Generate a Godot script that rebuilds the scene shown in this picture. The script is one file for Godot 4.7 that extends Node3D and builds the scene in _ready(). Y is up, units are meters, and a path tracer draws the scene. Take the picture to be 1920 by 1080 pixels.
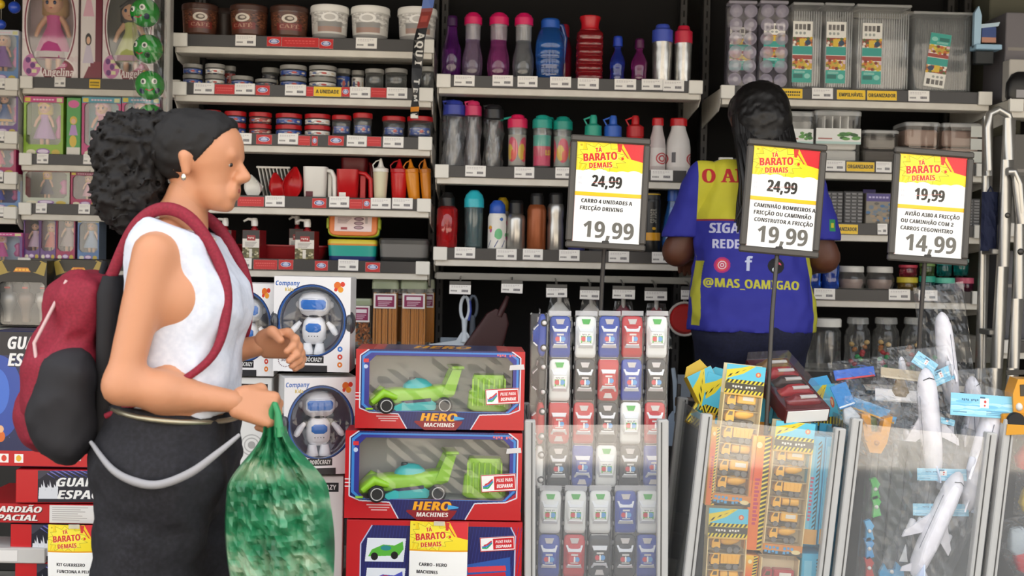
extends Node3D
# A shop front seen from the pavement: gondola shelves, toy bins and boxes, a passer-by and a shop assistant.
const F := 2250.0
const EYE := Vector3(0, 1.3, 0)
const ZS := -4.5          # front edge of the shelves
const ORD := ["first", "second", "third", "fourth", "fifth", "sixth", "seventh", "eighth", "ninth", "tenth", "eleventh"]
var cb: Basis
var used := {}
var mats := {}
var fonts := {}
var rng := RandomNumberGenerator.new()

func _ready():
	rng.seed = 7
	cb = Basis(Vector3.UP, deg_to_rad(-1.5)) * Basis(Vector3.RIGHT, deg_to_rad(-1.5)) * Basis(Vector3.BACK, deg_to_rad(1.25))
	var cam := Camera3D.new()
	cam.name = "camera"
	cam.fov = rad_to_deg(2.0 * atan(540.0 / F))
	cam.transform = Transform3D(cb, EYE)
	cam.near = 0.05
	var lens := CameraAttributesPhysical.new()
	lens.frustum_focal_length = 24.0 * F / 1080.0
	lens.frustum_focus_distance = 3.4
	lens.exposure_aperture = 5.6
	cam.attributes = lens
	add_child(cam)
	var sky := ProceduralSkyMaterial.new()
	sky.sky_top_color = Color(0.86, 0.88, 0.91)
	sky.sky_horizon_color = Color(0.97, 0.97, 0.96)
	sky.ground_horizon_color = Color(0.50, 0.49, 0.47)
	sky.ground_bottom_color = Color(0.40, 0.39, 0.37)
	sky.sky_energy_multiplier = 1.0
	var env := Environment.new()
	env.background_mode = Environment.BG_SKY
	env.sky = Sky.new()
	env.sky.sky_material = sky
	env.tonemap_mode = Environment.TONE_MAPPER_LINEAR
	env.tonemap_exposure = 2.7
	env.sdfgi_enabled = true
	env.ssao_enabled = true
	env.ssil_enabled = true
	var we := WorldEnvironment.new()
	we.environment = env
	add_child(we)
	# the sun stands behind the building: the pavement lies in its shade, the street beyond is lit
	var sun := DirectionalLight3D.new()
	sun.name = "sun"
	sun.transform.basis = Basis.looking_at(Vector3(0.12, -0.87, 0.5).normalized())
	sun.light_color = Color(1.0, 0.95, 0.88)
	sun.light_energy = 3.6
	sun.light_angular_distance = 0.5
	sun.shadow_enabled = true
	add_child(sun)
	build_setting()
	build_gondolas()
	build_people()
	build_toy_boxes()
	build_bins()
	build_goods_a()
	build_goods_b()
	build_goods_c()
	build_dolls()
	build_signs()
	build_misc()

# ---------------------------------------------------------------- places
func P(px: float, py: float, z: float) -> Vector3:
	# the point of the plane z that the photograph shows at this pixel
	var d := cb * Vector3((px - 960.0) / F, -(py - 540.0) / F, -1.0)
	return EYE + d * (z / d.z)

func slot(l: float, r: float, top: float, y0: float, z: float) -> Dictionary:
	# a thing standing at height y0, its front at z: middle, width and height from its left, right and top in the photograph
	var a := P(l, top, z)
	var b := P(r, top, z)
	return {"x": (a.x + b.x) / 2.0, "w": b.x - a.x, "h": (a.y + b.y) / 2.0 - y0, "y": y0, "z": z}

# ---------------------------------------------------------------- scene tree
func numbered(n: String) -> String:
	if not used.has(n):
		used[n] = 0
		return n
	used[n] += 1
	return "%s_%03d" % [n, used[n]]

func thing(called: String, label: String, category: String, at := Vector3.ZERO, group := "", rot := Vector3.ZERO) -> Node3D:
	var o := Node3D.new()
	o.name = numbered(called)
	add_child(o)
	o.position = at
	o.rotation_degrees = rot
	o.set_meta("label", label)
	o.set_meta("category", category)
	if group:
		o.set_meta("group", group)
	return o

func part(parent: Node, called: String, mesh: Mesh, m, at := Vector3.ZERO, rot := Vector3.ZERO) -> MeshInstance3D:
	var o := MeshInstance3D.new()
	o.name = called
	o.mesh = mesh
	if m is Array:
		for i in m.size():
			o.set_surface_override_material(i, m[i])
	elif m:
		o.material_override = m
	parent.add_child(o, true)
	o.position = at
	o.rotation_degrees = rot
	return o

func struct_node(called: String, at := Vector3.ZERO) -> Node3D:
	var o := Node3D.new()
	o.name = called
	add_child(o)
	o.position = at
	o.set_meta("kind", "structure")
	return o

# ---------------------------------------------------------------- materials
func mat(c, rough := 0.5, metal := 0.0) -> StandardMaterial3D:
	var col := Color(c) if c is String else c as Color
	var key := [col, rough, metal]
	if not mats.has(key):
		var m := StandardMaterial3D.new()
		m.albedo_color = col
		m.roughness = rough
		m.metallic = metal
		mats[key] = m
	return mats[key]

func clear(c, alpha := 0.15, rough := 0.05) -> StandardMaterial3D:
	var col := Color(c) if c is String else c as Color
	if alpha < 0.3 and rough < 0.1:
		alpha *= 0.4
	col.a = alpha
	var key := ["clear", col, rough]
	if not mats.has(key):
		var m := StandardMaterial3D.new()
		m.albedo_color = col
		m.roughness = rough
		m.transparency = BaseMaterial3D.TRANSPARENCY_ALPHA
		m.cull_mode = BaseMaterial3D.CULL_DISABLED
		mats[key] = m
	return mats[key]

func tint(c, ior := 1.25) -> StandardMaterial3D:
	# coloured see-through plastic
	var col := Color(c) if c is String else c as Color
	col.a = 0.2
	var key := ["tint", col, ior]
	if not mats.has(key):
		var m := StandardMaterial3D.new()
		m.albedo_color = col
		m.roughness = 0.03
		m.refraction_enabled = true
		m.refraction_scale = (ior - 1.0) / 10.0
		m.clearcoat_enabled = true
		m.clearcoat = 1.0
		m.clearcoat_roughness = 0.05
		mats[key] = m
	return mats[key]

func printed(im: Image, rough := 0.35) -> StandardMaterial3D:
	var m := StandardMaterial3D.new()
	m.albedo_texture = ImageTexture.create_from_image(im)
	m.roughness = rough
	m.texture_repeat = false
	return m

func grain(a: Color, b: Color, freq: float, scale: float, rough := 0.8, sd := 1) -> StandardMaterial3D:
	var n := FastNoiseLite.new()
	n.seed = sd
	n.frequency = freq
	n.fractal_octaves = 5
	var g := Gradient.new()
	g.offsets = PackedFloat32Array([0.25, 0.75])
	g.colors = PackedColorArray([a, b])
	var t := NoiseTexture2D.new()
	t.width = 256
	t.height = 256
	t.seamless = true
	t.noise = n
	t.color_ramp = g
	var m := StandardMaterial3D.new()
	m.albedo_texture = t
	m.uv1_triplanar = true
	m.uv1_scale = Vector3.ONE * scale
	m.roughness = rough
	return m

# ---------------------------------------------------------------- print: pictures for flat print only
func img(w: int, h: int, c) -> Image:
	var im := Image.create(w, h, false, Image.FORMAT_RGBA8)
	im.fill(Color(c) if c is String else c)
	return im

func ink(c) -> Color:
	return Color(c) if c is String else c

func rect(im: Image, x: float, y: float, w: float, h: float, c):
	im.fill_rect(Rect2i(int(x), int(y), int(w), int(h)).intersection(Rect2i(0, 0, im.get_width(), im.get_height())), ink(c))

func ell(im: Image, cx: float, cy: float, rx: float, ry: float, c):
	for y in range(maxi(0, int(cy - ry)), mini(im.get_height(), int(cy + ry) + 1)):
		var t := 1.0 - pow((y + 0.5 - cy) / ry, 2.0)
		if t > 0.0:
			var s := rx * sqrt(t)
			rect(im, cx - s, y, 2.0 * s, 1, c)

func poly(im: Image, pts: Array, c):
	var lo := 1e9
	var hi := -1e9
	for p in pts:
		lo = minf(lo, p[1])
		hi = maxf(hi, p[1])
	for y in range(maxi(0, int(lo)), mini(im.get_height(), int(hi) + 1)):
		var xs := []
		var yy := y + 0.5
		for i in pts.size():
			var a = pts[i]
			var b = pts[(i + 1) % pts.size()]
			if (a[1] <= yy) != (b[1] <= yy):
				xs.append(a[0] + (yy - a[1]) * (b[0] - a[0]) / (b[1] - a[1]))
		xs.sort()
		for i in range(0, xs.size() - 1, 2):
			rect(im, xs[i], y, maxf(1.0, xs[i + 1] - xs[i]), 1, c)

func line(im: Image, a: Vector2, b: Vector2, w: float, c):
	var n := (b - a).normalized().orthogonal() * w * 0.5
	poly(im, [[a.x + n.x, a.y + n.y], [b.x + n.x, b.y + n.y], [b.x - n.x, b.y - n.y], [a.x - n.x, a.y - n.y]], c)

func font(kind: String) -> RID:
	if not fonts.has(kind):
		var f := SystemFont.new()
		f.font_names = PackedStringArray(["Droid Serif" if kind == "serif" else "Droid Sans"])
		f.font_weight = 400 if kind == "thin" else 700
		fonts[kind] = f
	return fonts[kind].get_rids()[0]

func text(im: Image, s: String, cx: float, base: float, size: int, c, kind := "bold", sx := 1.0, slant := 0.0, turn := 0.0, fat := 0):
	# lettering centred on cx with its baseline at base; slant shears it, turn rotates it about (cx, base) in degrees
	var ts := TextServerManager.get_primary_interface()
	var r := font(kind)
	var sz := Vector2i(size, 0)
	var wide := 0.0
	for ch in s:
		wide += ts.font_get_glyph_advance(r, size, ts.font_get_glyph_index(r, size, ch.unicode_at(0), 0)).x * sx
	var x := -wide / 2.0
	var col := ink(c)
	var cs := cos(deg_to_rad(turn))
	var sn := sin(deg_to_rad(turn))
	var full := Rect2i(0, 0, im.get_width(), im.get_height())
	for ch in s:
		var g := ts.font_get_glyph_index(r, size, ch.unicode_at(0), 0)
		ts.font_render_glyph(r, sz, g)
		var rc := ts.font_get_glyph_uv_rect(r, sz, g)
		var of := ts.font_get_glyph_offset(r, sz, g)
		if rc.size.x > 0:
			var pic := ts.font_get_texture_image(r, sz, ts.font_get_glyph_texture_idx(r, sz, g))
			for v in int(rc.size.y):
				for u in int(rc.size.x):
					var a := pic.get_pixel(int(rc.position.x) + u, int(rc.position.y) + v).a
					if a > 0.05:
						var ly := of.y + v
						for k in range(-fat, fat + 1):
							var lx := x + (of.x + u + k) * sx - ly * slant
							var p := Vector2i(int(cx + lx * cs - ly * sn), int(base + lx * sn + ly * cs))
							if full.has_point(p):
								im.set_pixelv(p, im.get_pixelv(p).lerp(col, a))
		x += ts.font_get_glyph_advance(r, size, g).x * sx

func scrawl(im: Image, x: float, y: float, w: float, h: float, c):
	# a line of print too small to read
	var n := maxi(3, int(w / h * 1.1))
	for i in n:
		if i % 5 != 4:
			rect(im, x + i * w / n, y + (i * 3 % 2) * h * 0.12, w / n * 0.72, h * (0.8 + 0.2 * (i % 2)), c)

func hazard(im: Image, x: float, y: float, w: float, h: float, n: int, a, b):
	rect(im, x, y, w, h, a)
	var s := w / n
	for i in n:
		poly(im, [[x + i * s, y + h], [x + i * s + s * 0.5, y + h], [x + i * s + s, y], [x + i * s + s * 0.5, y]], b)

# ---------------------------------------------------------------- shapes
func tri(st: SurfaceTool, a: Vector3, b: Vector3, c: Vector3):
	st.add_vertex(a)
	st.add_vertex(b)
	st.add_vertex(c)

func hullface(st: SurfaceTool, pts: Array, mid: Vector3):
	# a flat face of a convex solid, turned outward
	var n: Vector3 = (pts[1] - pts[0]).cross(pts[2] - pts[0])
	var out := n.dot(pts[0] - mid) > 0.0
	for i in range(1, pts.size() - 1):
		if out:
			tri(st, pts[0], pts[i + 1], pts[i])
		else:
			tri(st, pts[0], pts[i], pts[i + 1])

func add_box(st: SurfaceTool, at: Vector3, size: Vector3, ch := 0.0, front := true):
	# box centred on at, edges chamfered by ch
	var h := size / 2.0
	ch = minf(ch, minf(h.x, minf(h.y, h.z)) * 0.9)
	var q := func(sx, sy, sz, ax):
		var p := Vector3(sx * h.x, sy * h.y, sz * h.z)
		for k in 3:
			if k != ax:
				p[k] -= signf(p[k]) * ch
		return at + p
	for ax in 3:
		for s in [-1, 1]:
			if ax == 2 and s == 1 and not front:
				continue
			var pts := []
			for c in [[-1, -1], [1, -1], [1, 1], [-1, 1]]:
				var v := [0, 0, 0]
				v[ax] = s
				v[(ax + 1) % 3] = c[0]
				v[(ax + 2) % 3] = c[1]
				pts.append(q.call(v[0], v[1], v[2], ax))
			hullface(st, pts, at)
	if ch <= 0.0:
		return
	for ax in 3:
		var b := (ax + 1) % 3
		var c := (ax + 2) % 3
		for s in [[-1, -1], [1, -1], [1, 1], [-1, 1]]:
			var v := [0, 0, 0]
			v[b] = s[0]
			v[c] = s[1]
			v[ax] = -1
			var w := v.duplicate()
			w[ax] = 1
			hullface(st, [q.call(v[0], v[1], v[2], b), q.call(w[0], w[1], w[2], b), q.call(w[0], w[1], w[2], c), q.call(v[0], v[1], v[2], c)], at)
	for sx in [-1, 1]:
		for sy in [-1, 1]:
			for sz in [-1, 1]:
				hullface(st, [q.call(sx, sy, sz, 0), q.call(sx, sy, sz, 1), q.call(sx, sy, sz, 2)], at)

func begin() -> SurfaceTool:
	var st := SurfaceTool.new()
	st.begin(Mesh.PRIMITIVE_TRIANGLES)
	st.set_smooth_group(-1)
	return st

func finish(st: SurfaceTool) -> ArrayMesh:
	st.generate_normals()
	return st.commit()

var boxes := {}
func box(size: Vector3, ch := 0.002) -> ArrayMesh:
	var key := [size.snapped(Vector3.ONE * 0.0001), ch]
	if not boxes.has(key):
		var st := begin()
		add_box(st, Vector3.ZERO, size, ch)
		boxes[key] = finish(st)
	return boxes[key]

func pbox(size: Vector3, ch := 0.003, top := false, side := 0) -> ArrayMesh:
	# carton: surface 0 the card, surface 1 the printed front; with top also the lid, surface 2, and with side -1 or 1 that flank
	var st := begin()
	add_box(st, Vector3.ZERO, size, ch, false)
	var m := finish(st)
	var h := size / 2.0
	var faces := [[Vector3(-h.x + ch, h.y - ch, h.z), Vector3(h.x - ch, h.y - ch, h.z), Vector3(h.x - ch, -h.y + ch, h.z), Vector3(-h.x + ch, -h.y + ch, h.z)]]
	if top:
		faces.append([Vector3(-h.x, h.y + 0.0004, -h.z), Vector3(h.x, h.y + 0.0004, -h.z), Vector3(h.x, h.y + 0.0004, h.z - ch), Vector3(-h.x, h.y + 0.0004, h.z - ch)])
	if side:
		var e := side * (h.x + 0.0004)
		faces.append([Vector3(e, h.y, -h.z * side), Vector3(e, h.y, h.z * side), Vector3(e, -h.y, h.z * side), Vector3(e, -h.y, -h.z * side)] if side < 0 else [Vector3(e, h.y, h.z), Vector3(e, h.y, -h.z), Vector3(e, -h.y, -h.z), Vector3(e, -h.y, h.z)])
	for f in faces:
		m = add_print(m, f)
	return m

func add_print(m: ArrayMesh, f: Array) -> ArrayMesh:
	# a four-cornered printed face, corners clockwise from the top left
	var st := begin()
	var uv := [Vector2(0, 0), Vector2(1, 0), Vector2(1, 1), Vector2(0, 1)]
	for i in [0, 1, 2, 0, 2, 3]:
		st.set_uv(uv[i])
		st.add_vertex(f[i])
	st.generate_normals()
	return st.commit(m)

func ring(w: float, d: float, e := 2.0, n := 24, y := 0.0, ox := 0.0, oz := 0.0) -> PackedVector3Array:
	# superellipse in the xz plane: e 2 is an ellipse, 8 a rounded rectangle
	var r := PackedVector3Array()
	for i in n:
		var a := TAU * (i + 0.5) / n
		var c := cos(a)
		var s := sin(a)
		r.append(Vector3(signf(c) * pow(absf(c), 2.0 / e) * w / 2.0 + ox, y, signf(s) * pow(absf(s), 2.0 / e) * d / 2.0 + oz))
	return r

func loft(rings: Array, cap0 := true, cap1 := true, st: SurfaceTool = null) -> SurfaceTool:
	# skin through rings of equally many points; a ring given twice makes a crease
	if st == null:
		st = begin()
	var g := 1
	st.set_smooth_group(g)
	for k in rings.size() - 1:
		var a: PackedVector3Array = rings[k]
		var b: PackedVector3Array = rings[k + 1]
		if a == b:
			g += 1
			st.set_smooth_group(g)
			continue
		var n := a.size()
		for i in n:
			var j := (i + 1) % n
			var u0 := 1.0 - (i + 0.5) / n
			var u1 := 1.0 - (i + 1.5) / n
			var v0 := 1.0 - float(k) / (rings.size() - 1)
			var v1 := 1.0 - float(k + 1) / (rings.size() - 1)
			for q in [[a[i], u0, v0], [b[j], u1, v1], [b[i], u0, v1], [a[i], u0, v0], [a[j], u1, v0], [b[j], u1, v1]]:
				st.set_uv(Vector2(q[1], q[2]))
				st.add_vertex(q[0])
	st.set_smooth_group(-1)
	for c in [[cap0, 0, 1], [cap1, rings.size() - 1, 0]]:
		if c[0]:
			var r: PackedVector3Array = rings[c[1]]
			for i in range(1, r.size() - 1):
				if c[2]:
					tri(st, r[0], r[i + 1], r[i])
				else:
					tri(st, r[0], r[i], r[i + 1])
	return st

func stack(prof: Array, w := 1.0, h := 1.0, e := 2.0, n := 24, d := -1.0, cap0 := true, cap1 := true, ribs := 0, rib := 0.0, twist := 0.0) -> ArrayMesh:
	# turned or rounded shape: prof lists [height share, width share(, own e)] from the bottom; d is the depth, by default the width
	var rings := []
	for p in prof:
		var r := ring(w * p[1], (w if d < 0.0 else d) * p[1], p[2] if p.size() > 2 else e, n, h * p[0])
		if ribs > 0:
			for i in n:
				var f := 1.0 + rib * cos(TAU * ribs * i / n + twist * p[0])
				r[i] = Vector3(r[i].x * f, r[i].y, r[i].z * f)
		rings.append(r)
	return finish(loft(rings, cap0, cap1))

func tube(pts: Array, r, n := 8, st: SurfaceTool = null) -> SurfaceTool:
	# round bar along pts; r is a number or one radius per point
	var rings := []
	var up := Vector3(0.13, 0.31, 0.94)
	for i in pts.size():
		var t: Vector3 = ((pts[mini(i + 1, pts.size() - 1)] - pts[maxi(i - 1, 0)]) as Vector3).normalized()
		var x := up.cross(t).normalized()
		up = t.cross(x)
		var rr: float = r[i] if r is Array else r
		var q := PackedVector3Array()
		for k in n:
			var a := TAU * k / n
			q.append(pts[i] + (x * cos(a) - up * sin(a)) * rr)
		rings.append(q)
	return loft(rings, true, true, st)

func smooth(pts: Array, n := 6) -> Array:
	# the same path with rounded corners
	var r := []
	for i in pts.size() - 1:
		for k in n:
			r.append((pts[i] as Vector3).cubic_interpolate(pts[i + 1], pts[maxi(i - 1, 0)], pts[mini(i + 2, pts.size() - 1)], float(k) / n))
	r.append(pts[-1])
	return r

func swell(radii: Array, n := 6) -> Array:
	var r := []
	for i in radii.size() - 1:
		for k in n:
			r.append(lerpf(radii[i], radii[i + 1], float(k) / n))
	r.append(radii[-1])
	return r

func bar(pts: Array, r, n := 8) -> ArrayMesh:
	return finish(tube(pts, r, n))

func slab(outline: Array, depth: float, holes := []) -> ArrayMesh:
	# a flat outline (list of [x, y]) given thickness, its front at z = depth / 2
	var pts := PackedVector2Array()
	for p in outline:
		pts.append(Vector2(p[0], p[1]))
	if Geometry2D.is_polygon_clockwise(pts):
		pts.reverse()
	var st := begin()
	var t := Geometry2D.triangulate_polygon(pts)
	var h := depth / 2.0
	for i in range(0, t.size(), 3):
		var a := pts[t[i]]
		var b := pts[t[i + 1]]
		var c := pts[t[i + 2]]
		if (b - a).cross(c - a) > 0.0:
			var s := b
			b = c
			c = s
		tri(st, Vector3(a.x, a.y, h), Vector3(b.x, b.y, h), Vector3(c.x, c.y, h))
		tri(st, Vector3(a.x, a.y, -h), Vector3(c.x, c.y, -h), Vector3(b.x, b.y, -h))
	for i in pts.size():
		var a := pts[i]
		var b := pts[(i + 1) % pts.size()]
		tri(st, Vector3(a.x, a.y, h), Vector3(b.x, b.y, h), Vector3(b.x, b.y, -h))
		tri(st, Vector3(a.x, a.y, h), Vector3(b.x, b.y, -h), Vector3(a.x, a.y, -h))
	return finish(st)

func ball(rx: float, ry: float, rz: float, n := 20) -> ArrayMesh:
	var rings := []
	for k in range(n / 2 + 1):
		var a := PI * k / (n / 2) - PI / 2.0
		rings.append(ring(2.0 * rx * maxf(cos(a), 0.001), 2.0 * rz * maxf(cos(a), 0.001), 2.0, n, ry * sin(a)))
	return finish(loft(rings, false, false))

func crumpled(rows: int, cols: int, at: Callable, amount: float, sd: int, thick := true) -> ArrayMesh:
	# a pillow of plastic film: at(u, v, side) gives the smooth surface, noise crumples it
	var n := FastNoiseLite.new()
	n.seed = sd
	n.frequency = 1.0
	n.fractal_octaves = 3
	var st := begin()
	for side in ([1.0, -1.0] if thick else [1.0]):
		for r in rows:
			for c in cols:
				var q := []
				for o in [[0, 0], [1, 0], [1, 1], [0, 1]]:
					var u: float = float(c + o[0]) / cols
					var v: float = float(r + o[1]) / rows
					var p: Vector3 = at.call(u, v, side)
					var edge := minf(1.0, 6.0 * minf(minf(u, 1.0 - u), minf(v, 1.0 - v)))
					p.z += amount * edge * n.get_noise_3d(u * 9.0, v * 14.0, side * 3.0)
					q.append(p)
				tri(st, q[0], q[1], q[2])
				tri(st, q[0], q[2], q[3])
	return finish(st)

# ---------------------------------------------------------------- the setting
const FLOOR := 0.2

func slab_box(parent: Node3D, called: String, a: Vector3, b: Vector3, m) -> MeshInstance3D:
	return part(parent, called, box((b - a).abs(), 0.0), m, (a + b) / 2.0)

func build_setting():
	var plaster := grain(Color("5f5c58"), Color("6b6863"), 0.02, 0.8, 0.9, 3)
	var tile := grain(Color("837f78"), Color("9a958c"), 0.03, 1.2, 0.6, 4)
	var paving := grain(Color("4c4a47"), Color("5d5a55"), 0.05, 1.5, 0.9, 6)
	var stucco := grain(Color("a09f9d"), Color("aeadaa"), 0.03, 0.7, 0.95, 7)
	var concrete := grain(Color("8f8b84"), Color("a5a098"), 0.05, 1.5, 0.95, 5)
	for s in [
		["floor", Vector3(-3.6, 0.0, -5.8), Vector3(3.6, FLOOR, -2.98), tile],
		["ground_pavement", Vector3(-9, -0.2, -3.2), Vector3(9, 0.0, 0.9), paving],
		["ground_street", Vector3(-14, -0.3, 0.9), Vector3(14, -0.08, 16), concrete],
		["wall_facade", Vector3(-9, 2.75, -3.2), Vector3(9, 6.6, -2.8), stucco],
		["wall_facade_left", Vector3(-9, 0.0, -3.2), Vector3(-3.6, 2.75, -2.9), stucco],
		["wall_facade_right", Vector3(3.6, 0.0, -3.2), Vector3(9, 2.75, -2.9), stucco],
		["wall_back", Vector3(-3.6, 0.0, -5.8), Vector3(3.6, 2.75, -5.6), plaster],
		["wall_left", Vector3(-3.6, 0.0, -5.8), Vector3(-3.4, 2.75, -2.9), plaster],
		["wall_right", Vector3(3.4, 0.0, -5.8), Vector3(3.6, 2.75, -2.9), plaster],
		["ceiling", Vector3(-3.6, 2.55, -5.8), Vector3(3.6, 2.75, -2.8), plaster]]:
		var o := slab_box(self, s[0], s[1], s[2], s[3])
		o.set_meta("kind", "structure")

	# the houses across the street, which glass and plastic mirror
	var far := struct_node("wall_street_far", Vector3(0, -0.08, 15.5))
	part(far, "wall", box(Vector3(26, 8.0, 0.4), 0.0), stucco, Vector3(0, 4.0, 0.2))
	for k in 6:
		part(far, "shop_opening", box(Vector3(2.6, 2.9, 0.06), 0.0), mat("1c1b1a", 0.6), Vector3(-10.5 + k * 4.2, 1.45, -0.02))
		part(far, "awning", slab([[0, 0], [-1.3, -0.5], [-1.3, -0.58], [0, -0.1]], 3.0), mat(["7a2a24", "c9c2b4", "2f4a3a"][k % 3], 0.8), Vector3(-10.5 + k * 4.2, 3.5, 0.0), Vector3(0, 90, 0))
		for r in 2:
			part(far, "window", box(Vector3(1.2, 1.5, 0.06), 0.0), mat("24262a", 0.2), Vector3(-10.5 + k * 4.2, 4.9 + r * 2.2, -0.02))

# ---------------------------------------------------------------- gondola shelving
var tag_m: StandardMaterial3D
var red_m: StandardMaterial3D
var logo_m: StandardMaterial3D
var yellow_m := {}
var lip_m: StandardMaterial3D
var strip_m: StandardMaterial3D
var dark_m: StandardMaterial3D
var cap_m: StandardMaterial3D

func tag_prints():
	var im := img(160, 96, "f0eeea")
	for i in 7:
		rect(im, 14 + i * 18, 16, 12, 5, "b9b3b5")
	for i in 5:
		rect(im, 14 + i * 18, 28, 13, 4, "c6c0c2")
	for i in 5:
		rect(im, 10 + i * 10, 58, 7, 14, "6d6a6c")
		rect(im, 92 + i * 10, 52, 8, 22, "55525a")
	rect(im, 0, 92, 160, 4, "cfc8cc")
	tag_m = printed(im, 0.4)
	im = img(160, 96, "c4191d")
	for i in 9:
		rect(im, 12 + i * 15, 30, 11, 9, "e0605c")
		rect(im, 20 + i * 14, 54, 10, 9, "d84a48")
	red_m = printed(im, 0.4)
	im = img(160, 96, "c4191d")
	ell(im, 80, 46, 58, 26, "e8e4e6")
	ell(im, 80, 46, 52, 21, "2d3f8f")
	poly(im, [[40, 44], [80, 22], [120, 44], [104, 60], [56, 60]], "c3cbe6")
	logo_m = printed(im, 0.4)
	for t in ["A UNIDADE", "EMPILHÁVEL", "ORGANIZADOR", ""]:
		im = img(256, 84, "f2c81c")
		if t:
			text(im, t, 128, 58, 44, "201a08", "bold", minf(0.95, 8.2 / t.length()), 0.0, 0.0, 1)
		else:
			for i in 8:
				rect(im, 20 + i * 27, 22, 20, 16, "3a300c")
				rect(im, 24 + i * 26, 50, 18, 14, "3a300c")
		yellow_m[t] = printed(im, 0.4)

func gondola(label: String, xl: float, xr: float, top: float, zf: float, zb: float, shelves: Array, group: String) -> Node3D:
	# shelves: [height, first pixel, last pixel, tags]; tags: [first pixel, last pixel, kind]
	var g := thing("shelf_gondola", label, "shelving", Vector3((xl + xr) / 2.0, FLOOR, zb), group)
	var o := g.position
	var w := xr - xl
	part(g, "back_panel", box(Vector3(w, top - FLOOR, 0.02), 0.001), mat("0d0c0c", 0.95), Vector3(0, (top - FLOOR) / 2.0, 0.01))
	for s in [-1, 1]:
		var post := part(g, "upright", box(Vector3(0.03, top - FLOOR, 0.05), 0.003), mat("2c2a29", 0.5), Vector3(s * (w / 2.0 - 0.015), (top - FLOOR) / 2.0, 0.045))
		var st := begin()
		for k in 40:
			add_box(st, Vector3(0, -0.5 * (top - FLOOR) + 0.35 + k * 0.05, 0.0255), Vector3(0.006, 0.026, 0.002))
		part(post, "slot_row", finish(st), mat("050505", 0.9)).set_meta("kind", "stuff")
	part(g, "base", box(Vector3(w, 0.1, zf - zb), 0.003), mat("3a3836", 0.6), Vector3(0, 0.05, (zf - zb) / 2.0))
	for s in shelves:
		shelf(g, s, w, zf, zb, o)
	return g

func shelf(g: Node3D, s: Array, w: float, zf: float, zb: float, o: Vector3):
	var y: float = s[0]
	var d := zf - zb
	var st := begin()
	add_box(st, Vector3(0, -0.012, d / 2.0 + 0.015), Vector3(w - 0.02, 0.022, d - 0.03), 0.001)
	add_box(st, Vector3(0, -0.039, d - 0.006), Vector3(w - 0.02, 0.054, 0.012), 0.001)
	add_box(st, Vector3(0, -0.063, d - 0.045), Vector3(w - 0.02, 0.008, 0.075), 0.002)
	var sh := part(g, "shelf", finish(st), lip_m, Vector3(0, y - FLOOR, 0))
	part(sh, "tag_strip", box(Vector3(w - 0.05, 0.044, 0.006), 0.001), strip_m, Vector3(0, -0.02, d + 0.004))
	for e in [-1, 1]:
		part(sh, "end_cap", box(Vector3(0.052, 0.05, 0.02), 0.002), cap_m, Vector3(e * (w / 2.0 - 0.028), -0.021, d + 0.006))
		part(sh, "bracket", slab([[0, 0], [d - 0.02, 0], [d - 0.02, -0.05], [d - 0.06, -0.075], [0, -0.11]], 0.004), lip_m, Vector3(e * (w / 2.0 - 0.006), -0.012, 0.01), Vector3(0, -90, 0))
	for t in s[3]:
		var k: String = t[2]
		var a := P(t[0], s[4], zf + 0.01)
		var b := P(t[1], s[4], zf + 0.01)
		var hh := 0.036 if k != "p" else 0.041
		var m: StandardMaterial3D = tag_m if k == "p" else red_m if k == "r" else logo_m if k == "b" else yellow_m[k.substr(1)]
		var mesh := pbox(Vector3(b.x - a.x - 0.001, hh, 0.0016), 0.0003)
		part(sh, "price_tag" if k == "p" else "promotion_strip" if k in "rb" else "yellow_tag", mesh, [mat("e8e6e2", 0.5), m], Vector3((a.x + b.x) / 2.0 - o.x, -0.02 + rng.randf_range(-0.002, 0.002) + (0.003 if k == "p" else 0.0), d + 0.0085 + (0.0012 if k == "p" else 0.0)), Vector3(-4, 0, rng.randf_range(-0.6, 0.6)))

func shelf_spec(px: float, py: float, z: float, tags: Array) -> Array:
	return [P(px, py, z).y, 0, 0, tags, py + 9]

func plist(a: Array) -> Array:
	return a.map(func(v): return [v[0], v[1], v[2] if v.size() > 2 else "p"])

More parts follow.
